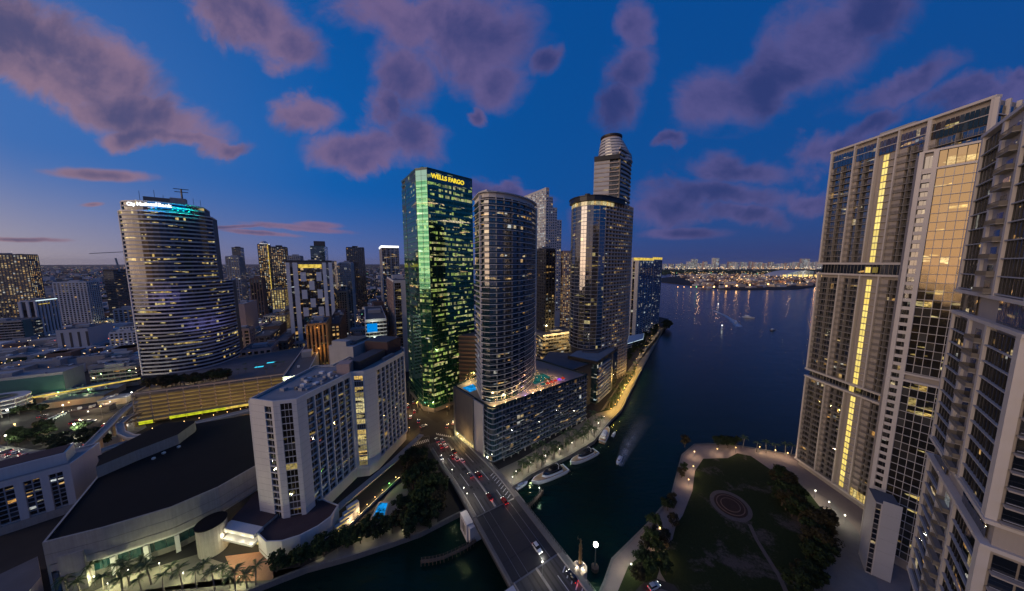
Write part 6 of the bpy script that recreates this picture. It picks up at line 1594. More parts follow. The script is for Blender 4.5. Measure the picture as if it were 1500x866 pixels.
# promenade in front of the podium and on along the bay
for i, p in enumerate(along([(0.2, 140.9), (10.7, 150.1), (36.6, 167), (54.6, 180.8), (72, 203)], 11, -3.2)):
    lamp(*p, GZ, 4.2, 'slim white promenade lamp among palms below the blue glass podium', 'promenade lamps below the podium', 330, (1, .93, .72), 'lamp_cool')
for i, p in enumerate(along([(78, 209.5), (88.4, 222.3), (112, 260), (145.6, 313.6)], 9, -4.0)):
    lamp(*p, GZ, 4.2, 'golden promenade lamp on the riverside walk below the sail shaped tower', 'golden lamps along the riverside walk', 950, (1, .62, .16), 'lamp_warm')
for i, p in enumerate(along([(150, 320), (278.8, 520)], 22, -9)):
    lamp(*p, GZ, 4.2, 'small lamp in the dark far end of the bayside walk', 'lamps at the far bayside walk', 420, (1, .70, .35), 'lamp_warm')
for p in along([(4, 149), (10.7, 156), (33, 172), (50, 185), (60, 201)], 6.0, -1.0):
    palm(*p, GZ, 'palm tree on the lit promenade below the blue glass podium', 'palms on the promenade below the podium', R5.uniform(.9, 1.15))
for i, p in enumerate(along([(0, 149), (8, 158), (32, 175), (52, 191)], 3.6, 1.0)):
    h_ = thing('planter_hedge', 'clipped green hedge planter along the blue glass podium', 'hedge', (*p, GZ), 'hedge planters along the podium'); hb = MB()
    for k in range(60):
        c_ = Vector((p[0] + R5.uniform(-1.3, 1.3), p[1] + R5.uniform(-.9, .9), GZ + R5.uniform(.1, 1.1))); a_ = R5.uniform(0, 6.28); s_ = R5.uniform(.25, .45); hb.add([tuple(c_ + Vector((s_ * math.cos(a_), s_ * math.sin(a_), 0))), tuple(c_ + Vector((-s_ * math.sin(a_), s_ * math.cos(a_), .2))), tuple(c_ - Vector((s_ * math.cos(a_), s_ * math.sin(a_), -.1)))], [(0, 1, 2)])
    hb.build('leaves', 'leaf', h_)
for p in along([(6, 150), (33, 170), (50, 181.5), (64, 199)], 6.5, 0.8):
    palm(p[0], p[1], GZ, 'palm tree in the outer row of the lit promenade', 'palms in the outer promenade row', R5.uniform(.85, 1.1))
for p in along([(2, 146), (36.6, 170.5), (56, 184)], 12, 0.0):
    palm(p[0] + R5.uniform(-1, 1), p[1] + R5.uniform(-1, 1), GZ, 'palm tree near the quay edge by the moored yachts', 'palms at the quay edge', R5.uniform(.85, 1.1))
for i in range(26):
    t = i / 25; q = lerp2((80, 222), (140, 313), t); a = R5.uniform(-2.5, 3.5)
    palm(q[0] + .85 * a, q[1] - .53 * a, GZ, 'palm tree in the golden lit garden below the sail shaped tower', 'palms in the golden riverside garden', R5.uniform(.8, 1.1), 13)
for i in range(40):
    t = i / 39; q = lerp2((140, 325), (268, 520), t); a = R5.uniform(-14, 3)
    tree(q[0] + .85 * a, q[1] - .53 * a, GZ, R5.uniform(.7, 1.2), 'dark bushy tree on the far bayside walk', 'trees along the far bayside walk')
for q in ((284, 515), (278, 508), (290, 530), (272, 500), (281, 524)): tree(*q, GZ, 1.6, 'dark tree clump at the point of the far bayside walk', 'trees at the point of the bayside walk')
# palms along the hall, riverbank trees
for i, (px, py) in enumerate(((118, 868), (135, 855), (152, 866), (172, 852), (190, 858), (206, 846), (222, 856), (240, 866), (254, 845), (268, 862), (288, 862), (300, 850), (315, 866), (326, 852), (337, 862), (362, 861), (375, 858), (208, 868), (180, 870), (345, 870), (100, 872))):
    palm(*V(px, py, GZ), GZ, 'palm tree on the lit plaza in front of the convention hall', 'palms in front of the convention hall', R5.uniform(.8, 1.1))
for i in range(22):
    t = i / 21; q = lerp2((-76, 104), (-37, 119), t); tree(q[0] + R5.uniform(-1.5, 2), q[1] + R5.uniform(0, 5), GZ, R5.uniform(.55, .85), 'olive tree on the riverbank strip below the hotel', 'trees on the riverbank below the hotel', R5.choice(('leaf', 'leaf', 'leaf_dark')))
for px, py in ((600, 770), (615, 755), (630, 765), (640, 745), (610, 735), (625, 725), (640, 715), (605, 715), (620, 700), (632, 690), (612, 685), (598, 700), (645, 735), (590, 750), (600, 790 - 8), (622, 745), (590, 768), (575, 775), (648, 725), (608, 672), (596, 680), (620, 675)):
    tree(*V(px, py + 6, GZ), GZ, R5.uniform(1.0, 1.45), 'big dark tree in the grove between hotel pool and bridge', 'grove between the hotel and the bridge', R5.choice(('leaf_dark', 'leaf_dark', 'leaf', 'leaf_brown')))
for px, py in ((490, 800), (505, 796), (520, 790), (540, 783), (470, 812), (455, 820), (440, 828), (420, 832), (405, 838), (555, 778)):
    tree(*V(px, py, GZ), GZ, R5.uniform(.7, .95), 'lamp lit green tree beside the curved hotel wing', 'trees beside the curved hotel wing', 'leaf')
for q in ((-48, 116), (-56, 113.5), (-64, 110), (-72, 107), (-80, 104)): lamp(*q, GZ, 3.2, 'low lamp under the riverbank trees', 'low lamps on the riverbank', 150, (1, .90, .55), 'lamp_cool', r=.16)
for px, py in ((140, 858), (190, 848), (235, 838), (270, 852), (320, 845), (352, 858), (160, 868)): lamp(*V(px, py, GZ), GZ, 3.6, 'plaza lamp among the palms of the convention hall', 'plaza lamps at the convention hall', 380, (.95, 1, .55), 'lamp_cool', r=.18)
# trees around the green tower, the garage roof and the left streets
for px, py in ((604, 586), (600, 580), (612, 598), (640, 600), (650, 597), (658, 600), (632, 602), (668, 596), (606, 575), (600, 570)):
    palm(*V(px, py, GZ), GZ, 'palm tree at the foot of the green glass tower', 'palms at the foot of the green tower', 1.1, 12)
for k in range(34):
    t = R5.uniform(.03, .56); b = R5.uniform(5, 14); q = lerp2(G0, G1, t); tree(q[0] - gnv[0] * b, q[1] - gnv[1] * b, 25.6, R5.uniform(.7, 1.05), 'dark tree in the roof garden of the parking garage', 'roof garden trees on the garage', R5.choice(('leaf_dark', 'leaf_brown')))
for k in range(12):
    t = R5.uniform(.55, .95); b = R5.uniform(6, 30); q = lerp2(G0, G1, t); palm(q[0] - gnv[0] * b, q[1] - gnv[1] * b, 25.6, 'small palm on the pool terrace of the garage roof', 'palms on the garage pool terrace', .6, 11)
for k in range(9):
    t = .05 + k * .06; q = lerp2(G0, G1, t); q = gb(q, R5.uniform(5, 12)); light(gr, (*q, 28.0), 60, (1, .7, .35), .2, 'garden_light')
for k in range(30):
    px, py = R5.choice(((60, 640), (75, 650), (40, 615), (95, 660), (50, 600), (115, 640), (30, 650), (60, 625), (135, 652), (20, 640))); tree(*V(px + R5.uniform(-14, 14), py + R5.uniform(-7, 7), GZ), GZ, R5.uniform(.7, 1.2), 'dark street tree between the round ramp and the white office block', 'street trees near the round ramp')
for k in range(26):
    px, py = R5.choice(((380, 495), (395, 500), (372, 478), (385, 460), (400, 470), (432, 520), (445, 525), (420, 525), (505, 520), (512, 512), (398, 528))); q = V(px + R5.uniform(-8, 8), py + R5.uniform(-5, 5), GZ)
    tree(*q, GZ, R5.uniform(.9, 1.4), 'dark tree among the low roofs behind the riverside hotel', 'trees among the low roofs')
# park trees
for px, py in ((1003, 655), (1001, 690), (998, 700), (985, 740), (978, 748), (960, 790), (952, 800), (945, 806), (968, 800), (958, 775), (975, 790), (985, 772), (940, 830), (950, 845), (968, 830), (975, 842), (935, 850), (962, 815)):
    tree(*V(px, py, GZ), GZ, R5.uniform(.55, .95), 'tree along the river walk of the dark park', 'trees along the park river walk', R5.choice(('leaf_dark', 'leaf', 'leaf_brown')))
for px, py in ((1060, 652), (1070, 652), (1078, 653), (1066, 656), (1052, 655)):
    tree(*V(px, py, GZ), GZ, .8, 'dark shrub tree at the bay end of the park', 'trees at the bay end of the park')
for px, py in ((1088, 657), (1122, 664), (1135, 664), (1150, 668), (1158, 668), (1108, 662)):
    palm(*V(px, py, GZ), GZ, 'palm tree at the bay edge beside the white condominium tower', 'palms at the bay edge of the park', .85, 13)
for k in range(46):
    t = R5.random(); q = lerp2((1135, 705), (1205, 800), t) if t < .6 else lerp2((1205, 770), (1180, 866), R5.random())
    tree(*V(q[0] + R5.uniform(-16, 14), q[1] + R5.uniform(-10, 10), GZ), GZ, R5.uniform(.7, 1.2), 'dark tree in the belt between the lawn and the condominium towers', 'dark tree belt beside the lawn', R5.choice(('leaf_dark', 'leaf_dark', 'leaf_brown')))
for px, py in ((1016.6, 670), (1050, 666), (1077, 664), (1015, 692), (1008, 712), (966, 785), (972, 818), (1112, 663), (1153, 672), (1135, 668)):
    lamp(*V(px, py, GZ), GZ, 3.6, 'warm globe lamp along the park walk', 'globe lamps along the park walk', 210, (1, .70, .42), 'lamp_warm', r=.3)
for px, py in ((1193, 730), (1213, 747), (1236, 767), (1265, 790)):
    lamp(*V(px, py, GZ), GZ, 4.0, 'white lamp at the foot of the white condominium tower', 'white lamps at the tower foot', 170, (1, .92, .7), 'lamp_cool', r=.3)
# left street lamps
for px, py, c, hd, pw, lab in ((112, 640, (.95, 1, .75), 'beam_white', 2600, 'very bright white lamp beside the curving viaduct'), (14, 618, (.95, 1, .8), 'beam_white', 1300, 'bright lamp at the foot of the round ramp'), (25, 640, (1, .55, .18), 'lamp_warm', 900, 'orange street lamp left of the office block'), (12, 658, (.95, 1, .7), 'lamp_cool', 700, 'pale street lamp nearest the white office block'), (195, 590, (1, 1, .9), 'lamp_cool', 500, 'small lamp at the garage corner'), (150, 612, (1, .72, .35), 'lamp_warm', 900, 'warm lamp beside the lit shop fronts'), (95, 610, (.8, 1, .6), 'lamp_cool', 500, 'greenish lamp over the car park'), (88, 590, (.5, 1, .3), 'lamp_green', 220, 'green signal lamp on the low roof'), (132, 585, (.4, 1, .3), 'lamp_green', 220, 'green signal lamp left of the garage')):
    lamp(*V(px, py, GZ), GZ, 9, lab, 'lamps in the left streets', pw * 2.6, c, hd, r=.45)
for k in range(8):
    q = lerp2(V(225, 640, GZ), V(372, 606, GZ), k / 7); lamp(*q, GZ, 6.0, 'orange street lamp under the rail viaduct behind the black roof', 'orange lamps under the rail viaduct', 420, (1, .50, .14), 'lamp_warm')
# avenue lamps and traffic signals
for px, py in ((598, 603), (612, 600), (628, 606), (655, 608), (600, 640), (668, 618), (664, 632), (676, 657)):
    lamp(*V(px, py, GZ), GZ, 6.5, 'amber street lamp at the avenue junction below the green tower', 'amber lamps at the avenue junction', 620, (1, .62, .22), 'lamp_warm')
for k in range(5):
    q = lerp2((-37, 184.4), (-15, 160.5), k / 4); lamp(*q, GZ, 3.0, 'low lamp along the lit side of the blue podium', 'lamps along the side of the podium', 150, (1, .92, .55), 'lamp_cool', r=.15)
sg = thing('traffic_signal', 'traffic signal gantry across the avenue junction', 'traffic signal', (*V(629, 652, GZ), GZ))
s0 = V(629, 652, GZ); s1 = V(598, 655, GZ)
mb = MB(); mb.tube([(*s0, GZ), (*s0, GZ + 6.4)], .12, 6); mb.build('pole', 'mid_metal', sg); mb = MB(); mb.tube([(*s0, GZ + 6.2), (*lerp2(s0, s1, .6), GZ + 6.5)], .08, 5); mb.build('arm', 'mid_metal', sg)
for t in (.3, .55):
    q = lerp2(s0, s1, t); mb = MB(); mb.box(*q, GZ + 5.2, GZ + 6.3, .35, .35); mb.build('signal_head', 'dark_metal', sg)
# bridge lamps, flood mast, monument
for s, t, lab in ((40, WL + .5, 'tall lamp on the left parapet beside the pier tower'), (44, WL + .5, 'twin lamp just beyond the pier tower'), (60, WL + .6, 'bridge lamp on the left parapet near the grove'), (-2, -.2, 'lamp on the median at the near end of the bridge'), (38, WR - .5, 'lamp on the right parapet by the promenade'), (60, WR - .5, 'right parapet lamp below the podium side wall'), (78, WL + .6, 'left parapet lamp beside the avenue')):
    p = BP(s, t); lamp(*p, bz(s) + .1, 6.5, lab, 'lamps on the bridge', 200, (1, .86, .62), 'lamp_cool', r=.22)
fx, fy = V(872.7, 798, 11)
fm = thing('flood_mast', 'floodlight mast with a dazzling white lamp in the river beside the bridge', 'floodlight', (fx, fy, 0))
mb = MB(); mb.tube([(fx, fy, -1), (fx, fy, 10.4)], [.25, .14], 7); mb.build('mast', 'mid_metal', fm)
mb = MB(); mb.box(fx, fy, 10.2, 10.6, 1.6, .4); mb.build('lamp_bracket', 'mid_metal', fm)
mb = MB(); mb.ball(fx, fy, 11.1, .85, 12, 8); mb.build('lamp_head', 'beam_white', fm); light(fm, (fx, fy - .3, 12.4), 900, (.95, 1, .88), .3)
mb = MB(); mb.cyl(fx, fy, -1, 1.6, 1.5, n=10); mb.build('pile', 'timber', fm)
mo_s = 4.0
for s_ in range(-20, 40):
    if abs(proj(*BP(s_, WR + 1.6), 9)[0] - 851) < abs(proj(*BP(mo_s, WR + 1.6), 9)[0] - 851): mo_s = s_
mx, my = BP(mo_s, WR + 1.6)
mt = thing('monument', 'tall bronze relief column with a standing archer figure lit from its base on the bridge', 'monument', (mx, my, 0))
mb = MB(); mb.cyl(mx, my, -1, 8.9, 2.6, n=14); mb.build('pier_base', 'concrete', mt)
mb = MB(); mb.box(mx, my, 8.9, 10.3, 2.6, 2.6, .5); mb.build('plinth', 'concrete', mt)
mb = MB(); mb.cyl(mx, my, 10.3, 18.2, .62, .52, 12)
for k in range(16): a = k * 2.4; mb.ball(mx + .56 * math.cos(a), my + .56 * math.sin(a), 10.8 + k * .45, .22, 6, 4)
mb.build('relief_column', 'bronze', mt)
mb = MB(); mb.tube([(mx, my, 18.2), (mx + .05, my, 19.0), (mx + .02, my, 19.7), (mx, my, 20.1)], [.30, .24, .32, .12], 8); mb.ball(mx, my, 20.35, .2, 8, 6); mb.tube([(mx, my, 19.8), (mx - .5, my + .1, 20.2), (mx - .95, my + .2, 20.7)], [.1, .08, .05], 6); mb.tube([(mx, my, 19.8), (mx + .4, my - .1, 19.9), (mx + .15, my - .2, 20.2)], [.1, .08, .05], 6)
mb.tube([(mx - 1.0, my + .2, 19.9), (mx - 1.15, my + .25, 20.7), (mx - .9, my + .2, 21.5)], .04, 5); mb.build('archer_figure', 'bronze', mt)
for a in range(4):
    q = (mx + 1.6 * math.cos(a * 1.57 + .5), my + 1.6 * math.sin(a * 1.57 + .5)); mb = MB(); mb.ball(*q, 9.5, .22, 6, 4); mb.build('base_lamp', 'beam_white', mt); light(mt, (q[0] * 1.0, q[1], 10.0), 22, (1, .82, .5), .15)
lamp(*V(924, 838, GZ), GZ - 1.8, 5.0, 'lamp post at the park seawall near the flood mast', 'lamps at the park seawall', 220, (1, .9, .65), 'lamp_cool', r=.28)
lamp(*V(790, 723, 1.8), 1.8, 3.0, 'lamp at the tip of the short fender walkway', 'fender lamps', 120, (.9, 1, 1), 'lamp_cool', r=.25)
# ---------------------------------------------------------------- cars
for nm, c in (('red', (.30, .02, .02)), ('white', (.62, .62, .62)), ('black', (.02, .02, .022)), ('silver', (.35, .36, .37)), ('grey', (.12, .12, .13)), ('blue', (.03, .07, .2)), ('maroon', (.12, .015, .02))): surf('paint_' + nm, c, .25, spec=.8, var=.03)
glow('head_light', (1, .96, .85), 9); glow('tail_light', (1, .03, .03), 2.2)
def car_meshes(kind):
    Lc, Wc = (4.6, 1.82) if kind == 'car' else (4.8, 1.92)
    hb, hr = (.82, 1.42) if kind == 'car' else (1.0, 1.78)
    def sect(x, w, z0, z1): return [(x, -w / 2, z0), (x, w / 2, z0), (x, w / 2, z1), (x, -w / 2, z1)]
    out = {}
    prof = [(-Lc / 2, .55, hb - .12, .86), (-Lc / 2 + .25, .3, hb - .02, .97), (-Lc * .22, .22, hb + .02, 1), (Lc * .12, .22, hb, 1), (Lc * .38, .25, hb - .1, .97), (Lc / 2 - .1, .32, hb - .22, .90), (Lc / 2, .42, hb - .34, .80)]
    def body(paint):
        mb = MB(); mb.loft([[(x, -Wc * k / 2, z0), (x, Wc * k / 2, z0), (x, Wc * k / 2 * 1.0, (z0 + z1) / 2), (x, Wc * k / 2 * .93, z1), (x, -Wc * k / 2 * .93, z1), (x, -Wc * k / 2, (z0 + z1) / 2)] for x, z0, z1, k in prof]); return mb.mesh('body', paint)
    rx0, rx1 = (-Lc * .40, Lc * .20) if kind == 'car' else (-Lc * .46, Lc * .18)
    def cabin():
        mb = MB(); mb.loft([[(rx0 + .02, -Wc * .44, hb - .04), (rx1, -Wc * .44, hb - .04), (rx1, Wc * .44, hb - .04), (rx0 + .02, Wc * .44, hb - .04)], [(rx0 + .45, -Wc * .36, hr - .06), (rx1 - .75, -Wc * .36, hr - .06), (rx1 - .75, Wc * .36, hr - .06), (rx0 + .45, Wc * .36, hr - .06)]]); return mb.mesh('windows', 'boat_glass')
    def roof(paint):
        mb = MB(); mb.loft([[(rx0 + .40, -Wc * .37, hr - .07), (rx1 - .70, -Wc * .37, hr - .07), (rx1 - .70, Wc * .37, hr - .07), (rx0 + .40, Wc * .37, hr - .07)], [(rx0 + .55, -Wc * .33, hr), (rx1 - .85, -Wc * .33, hr), (rx1 - .85, Wc * .33, hr), (rx0 + .55, Wc * .33, hr)]]); return mb.mesh('roof', paint)
    wm = MB(); n = 10
    wm.loft([[(.33 * math.cos(2 * PI * k / n), y, .33 + .33 * math.sin(2 * PI * k / n)) for k in range(n)] for y in (-.11, .11)]); wmesh = wm.mesh('wheel', 'rubber')
    hl = MB(); hl.box(0, 0, -.09, .09, .08, .34); hlm = hl.mesh('headlight', 'head_light'); tlm = hl.mesh('tail_light', 'tail_light')
    return dict(L=Lc, W=Wc, hb=hb, body=body, cabin=cabin(), roof=roof, wheel=wmesh, hl=hlm, tl=tlm, cache={})
CARM = {'car': car_meshes('car'), 'suv': car_meshes('suv')}
def car(x, y, z, ang, paint, label, kind='car', beams=False, group='cars on the road', pitch=0.0):
    c = CARM[kind]; key = paint
    if key not in c['cache']: c['cache'][key] = (c['body']('paint_' + paint), c['roof']('paint_' + paint))
    t = thing('car', label, 'car', (x, y, z), group, ang)
    if pitch: t.rotation_euler = (0, pitch, ang)
    inst('body', c['cache'][key][0], t); inst('roof', c['cache'][key][1], t); inst('windows', c['cabin'], t)
    for sx in (-.30, .30):
        for sy in (-1, 1): inst('wheel', c['wheel'], t, (c['L'] * sx, sy * (c['W'] / 2 - .10), 0))
    for sy in (-1, 1):
        inst('headlight', c['hl'], t, (c['L'] / 2 - .06, sy * .6, c['hb'] - .30)); inst('tail_light', c['tl'], t, (-c['L'] / 2 + .0, sy * .62, c['hb'] - .22))
    if beams:
        l = light(None, (0, 0, 0), 45, (1, .95, .8), .15, 'beam'); l.parent = t; l.location = (c['L'] / 2 + 1.2, 0, .7)
    else:
        l = light(None, (0, 0, 0), 4, (1, .08, .05), .15, 'tail_glow'); l.parent = t; l.location = (-c['L'] / 2 - .7, 0, .6)
    return t
UA = math.atan2(BU[1], BU[0])
def onroad(px, py):
    z = 9.0; 
    for _ in range(12):
        x, y = V(px, py, z); s = (x - 9.8) * BU[0] + (y - 92.2) * BU[1]; z = bz(s) if s > -5 else 9.0
    return x, y, z + .03, s
def roadcar(px, py, north, paint, label, kind='car'):
    x, y, z, s = onroad(px, py); p = math.atan2(bz(s + 2) - bz(s - 2), 4)
    return car(x, y, z, UA if north else UA + PI, paint, label, kind, not north, 'cars on the bridge road', -p if north else p)
roadcar(787, 805, False, 'white', 'white car alone on the dark lifting span of the bridge', 'suv')
roadcar(838, 846, True, 'black', 'black car leaving the near end of the bridge with red tail lights')
roadcar(717, 729, True, 'maroon', 'dark red car just before the lifting span in the inner lane')
roadcar(739, 735, True, 'red', 'red car at the far joint of the lifting span in the outer lane')
roadcar(689, 698, True, 'grey', 'grey car with tail lights in the inner lane below the podium corner')
roadcar(701, 697, True, 'maroon', 'maroon car beside the kerb below the podium corner', 'suv')
roadcar(646, 672, False, 'silver', 'silver car with bright headlights coming down the left carriageway')
roadcar(677, 676, True, 'white', 'white car last of the queue near the podium wall')
roadcar(669, 674, True, 'silver', 'silver car in the queue beside the white car', 'suv')
roadcar(663, 671, True, 'red', 'red car in the inner lane of the queue')
roadcar(665, 663, True, 'black', 'black car in the middle of the queue', 'suv')
roadcar(653, 654, True, 'white', 'white car at the head of the queue by the kerb')
roadcar(646, 655, True, 'red', 'red car at the head of the queue by the median')
roadcar(648, 646, True, 'silver', 'silver car crossing the stop line toward the green tower')
roadcar(640, 646, True, 'grey', 'grey car turning at the hatched median nose')
for (px, py, a, paint, lab) in ((601, 612, .25, 'white', 'white car waiting at the far side of the junction'), (607, 604, .25, 'red', 'red car in the street between hotel and green tower'), (598, 596, .25, 'black', 'black car deepest in the street beside the hotel'), (606, 590, .25, 'silver', 'silver car near the palms left of the green tower'), (620, 625, 2.2, 'silver', 'silver car crossing the avenue junction'), (655, 625, .5, 'grey', 'grey car on the amber lit side street'), (664, 620, .5, 'white', 'white car entering the amber lit side street'), (613, 618, .25, 'blue', 'blue car turning before the green tower')):
    car(*V(px, py, GZ), GZ + .05, UA - a if a < 1 else a - 1.4, paint, lab, 'car', paint == 'white', 'cars at the avenue junction')
car(*V(958, 861, GZ), GZ + .1, .35, 'white', 'white car parked on the ring drive at the park entrance', 'suv', False, 'cars by the park')
for i in range(14):     # car park at the left
    q = lerp2(V(72, 616, GZ), V(98, 604, GZ), (i % 7) / 6); o_ = (i // 7) * 9
    car(q[0] + o_ * .3, q[1] - o_ * .6, GZ + .03, 1.1, R5.choice(('white', 'silver', 'grey', 'black', 'white')), 'parked car in the left car park near the green lit roofs', 'car', False, 'parked cars in the left car park')
for i, (px, py, w, d_, h, wm_, rm_, lab) in enumerate(((120, 588, 34, 16, 5, 'tan_wall', 'roof_grey', 'long low shed with a slanting dark roof left of the garage'), (150, 578, 22, 14, 5, 'concrete', 'roof_pale', 'small pale roofed shed below the lit elevated track'), (100, 581, 26, 14, 6, 'grey_wall', 'roof_grey', 'dark roofed hall beside the green signal lamp'), (138, 604, 20, 7, 4, 'dark_wall', 'roof_brown', 'row of dark market stalls beside the curving viaduct'), (75, 575, 20, 12, 6, 'concrete', 'roof_grey', 'concrete shed between the round ramp and the lit track'), (172, 590, 16, 10, 5, 'tan_wall', 'roof_pale', 'tan kiosk building at the garage corner'))):
    p = V(px, py, GZ); r = thing('shed', lab, 'shed', (*p, GZ)); mb = MB(); mb.box(*p, GZ, GZ + h, w, d_, .45); mb.build('wall', wm_, r)
    mb = MB(); mb.loft([[(p[0] + a * w * .52 * math.cos(.45) - b * d_ * .55 * math.sin(.45), p[1] + a * w * .52 * math.sin(.45) + b * d_ * .55 * math.cos(.45), GZ + h + .05 + z_) for a, b in ((-1, -1), (1, -1), (1, 1), (-1, 1))] for z_ in (0, .5)]); mb.build('roof', rm_, r); roof_clutter(r, p, .45, w * .7, d_ * .6, GZ + h + .5, 4, big=2)
    q = (p[0] + 6, p[1] - d_ * .8 - 2); mb = MB(); mb.ball(p[0] + .45 * d_ * .62, p[1] - d_ * .62, GZ + h - 1, .35, 6, 4); mb.build('wall_lamp', 'lamp_cool' if i % 2 else 'lamp_warm', r); light(r, (*q, GZ + h + .5), 420, (1, .82, .5) if i % 2 else (1, .62, .28), .3)
for i in range(26):
    px, py = R5.choice(((20, 690), (60, 680), (100, 662), (130, 655), (60, 612), (120, 616), (150, 600), (40, 670), (165, 622), (20, 665))); q = V(px + R5.uniform(-14, 14), py + R5.uniform(-5, 5), GZ)
    cl_ = R5.choice(('white', 'silver', 'grey', 'black', 'red', 'blue')); car(*q, GZ + .05, .45 + R5.choice((0, PI, 0, PI / 2)), cl_, cl_ + ' car on the lamp lit streets near the round ramp', R5.choice(('car', 'suv')), R5.random() < .4, 'cars in the left streets')
# ---------------------------------------------------------------- boats
def outline(L, W, sx=1.0, bow=.62, n=9):
    pts = []
    for k in range(n + 1):
        t = k / n; w = W / 2 * (1 if t < 1 - bow else math.sqrt(max(0, 1 - ((t - (1 - bow)) / bow) ** 2.0))) * (.92 + .08 * min(1, t * 4)); pts.append((L * (t - .5), w))
    return [(x, -w) for x, w in pts] + [(x, w) for x, w in pts[::-1][1:]]
def shell(mb, o, z0, z1, k0=.84, k1=1.0, m=0, s0=0.0):
    return mb.loft([[(x * k0 + s0, y * k0, z0) for x, y in o], [(x * (k0 + k1) / 2, y * k1, (z0 + z1) / 2) for x, y in o], [(x * k1, y * k1, z1 + max(0, x) * .035) for x, y in o]], m)
def yacht(x, y, ang, L, label, kind='motor', dark=False, cat='yacht', name='yacht'):
    t = thing(name, label, cat, (x, y, 0), 'boats on the river', ang); W = L * .26
    o = outline(L, W); rl = root_world(t)
    def part(mb, nm, mats): me = mb.mesh(nm, mats); return inst(nm, me, t)
    part(shell(MB(), o, -.5, L * .085), 'hull', 'hull_dark' if dark else 'hull_white')
    part(MB().loft([[(a * .93, b * .90, L * .085 + max(0, a) * .035 + .02) for a, b in o], [(a * .93, b * .90, L * .085 + max(0, a) * .035 + .06) for a, b in o]]), 'deck', 'teak' if L > 14 else 'hull_white')
    zd = L * .085
    c1 = outline(L * .56, W * .74, bow=.5); sh = -L * .06
    part(MB().loft([[(a + sh, b, zd) for a, b in c1], [(a * .92 + sh - .1, b * .94, zd + L * .05) for a, b in c1]]), 'cabin', 'hull_white')
    part(MB().loft([[(a * .92 + sh - .1, b * .95, zd + L * .05) for a, b in c1], [(a * .78 + sh - L * .03, b * .86, zd + L * .088) for a, b in c1]]), 'windscreen', 'boat_glass')
    part(MB().loft([[(a * .84 + sh - L * .04, b * .93, zd + L * .088) for a, b in c1], [(a * .80 + sh - L * .045, b * .9, zd + L * .10) for a, b in c1]]), 'hardtop', 'hull_dark' if kind == 'dark' else 'hull_white')
    if L > 14:
        c2 = outline(L * .3, W * .55, bow=.5)
        part(MB().loft([[(a + sh - L * .06, b, zd + L * .10) for a, b in c2], [(a * .9 + sh - L * .07, b * .9, zd + L * .135) for a, b in c2]]), 'flybridge', 'boat_glass' if kind == 'dark' else 'hull_white')
        mb = MB(); mb.tube([(sh - L * .14, -W * .3, zd + L * .1), (sh - L * .17, -W * .22, zd + L * .17), (sh - L * .17, W * .22, zd + L * .17), (sh - L * .14, W * .3, zd + L * .1)], .12, 5); part(mb, 'radar_arch', 'hull_white')
        mb = MB()
        for sgn in (-1, 1): mb.tube([(a * .9, sgn * abs(b) * .92, zd + max(0, a) * .035 + .75) for a, b in o[3:10]], .035, 4)
        part(mb, 'bow_rail', 'white_metal')
        mb = MB(); mb.box(-L * .52, 0, .3, .5, L * .07, W * .8); part(mb, 'swim_platform', 'teak')
    for sgn in (-1, 1):
        mb = MB(); mb.box(-L * .1, sgn * W * .47, zd * .55, zd * .78, L * .3, .1); part(mb, 'hull_window', 'boat_glass')
    return t
def yacht_px(p, q, L, label, **k):
    a, b = V(*p), V(*q); return yacht((a[0] + b[0]) / 2, (a[1] + b[1]) / 2, math.atan2(b[1] - a[1], b[0] - a[0]), L, label, **k)
yacht_px((826, 690), (782, 709), 24, 'long white motor yacht with a dark roof moored nearest the bridge', kind='dark')
yacht_px((872, 664), (836, 681), 22, 'dark topped motor yacht with a wide teak stern moored below the palms', kind='dark')
yacht_px((879, 655), (893, 624), 19, 'white motor yacht moored at the end of the lit promenade')
yacht_px((896, 642), (902, 632), 7, 'small white tender beside the farthest moored yacht', cat='boat', name='tender_boat')
yacht_px((758, 716), (771, 708), 8.5, 'small white cabin boat tied up by the bridge end', cat='boat', name='cabin_boat')
yacht_px((911, 667), (902, 685), 9, 'small red and white speedboat running up the river with a white wake', cat='boat', name='speedboat')
yacht_px((1074, 468), (1082, 480), 20, 'white speedboat far out on the bay with a long curving wake', cat='boat', name='speedboat')
yacht_px((1092, 465), (1101, 466), 22, 'white cruiser far out on the bay', cat='boat', name='cruiser_boat')
yacht_px((1128, 485), (1137, 483), 16, 'dark little tug boat on the bay left of the white tower', cat='boat', name='tug_boat', dark=True)
for px, py, lab in ((1052, 448, 'white channel marker nearest the port on the bay'), (1057.5, 481, 'white channel marker left of the speedboat wake')):
    p = V(px, py); b = thing('channel_marker', lab, 'buoy', (*p, 0)); mb = MB(); mb.cyl(*p, -.5, 1.2, 1.6, 1.3, 10); mb.build('float', 'hull_white', b); mb = MB(); mb.tube([(*p, 1.2), (*p, 5)], .25, 5); mb.build('post', 'white_metal', b); mb = MB(); mb.ball(*p, 5.4, .9, 8, 5); mb.build('marker_light', 'lamp_cool', b)
def wake_mat():
    m, g = newmat('wake_foam'); P = g.n('ShaderNodeNewGeometry').outputs['Position']
    a = g.noise(P, 1.6, 6, .8).outputs[0]; b = g.noise(P, .16, 2, .5).outputs[0]
    fade = g.n('ShaderNodeAttribute', attribute_name='fade').outputs['Fac']
    f = g.m('MULTIPLY', g.smooth(g.m('ADD', a, g.m('MULTIPLY', b, .35)), .48, .90), fade)
    bs = g.n('ShaderNodeBsdfPrincipled', {'Base Color': (.62, .66, .70, 1), 'Roughness': .9}); tr = g.n('ShaderNodeBsdfTransparent')
    mx_ = g.n('ShaderNodeMixShader', {0: f, 1: tr.outputs[0], 2: bs.outputs[0]}); g.n('ShaderNodeOutputMaterial', {'Surface': mx_.outputs[0]})
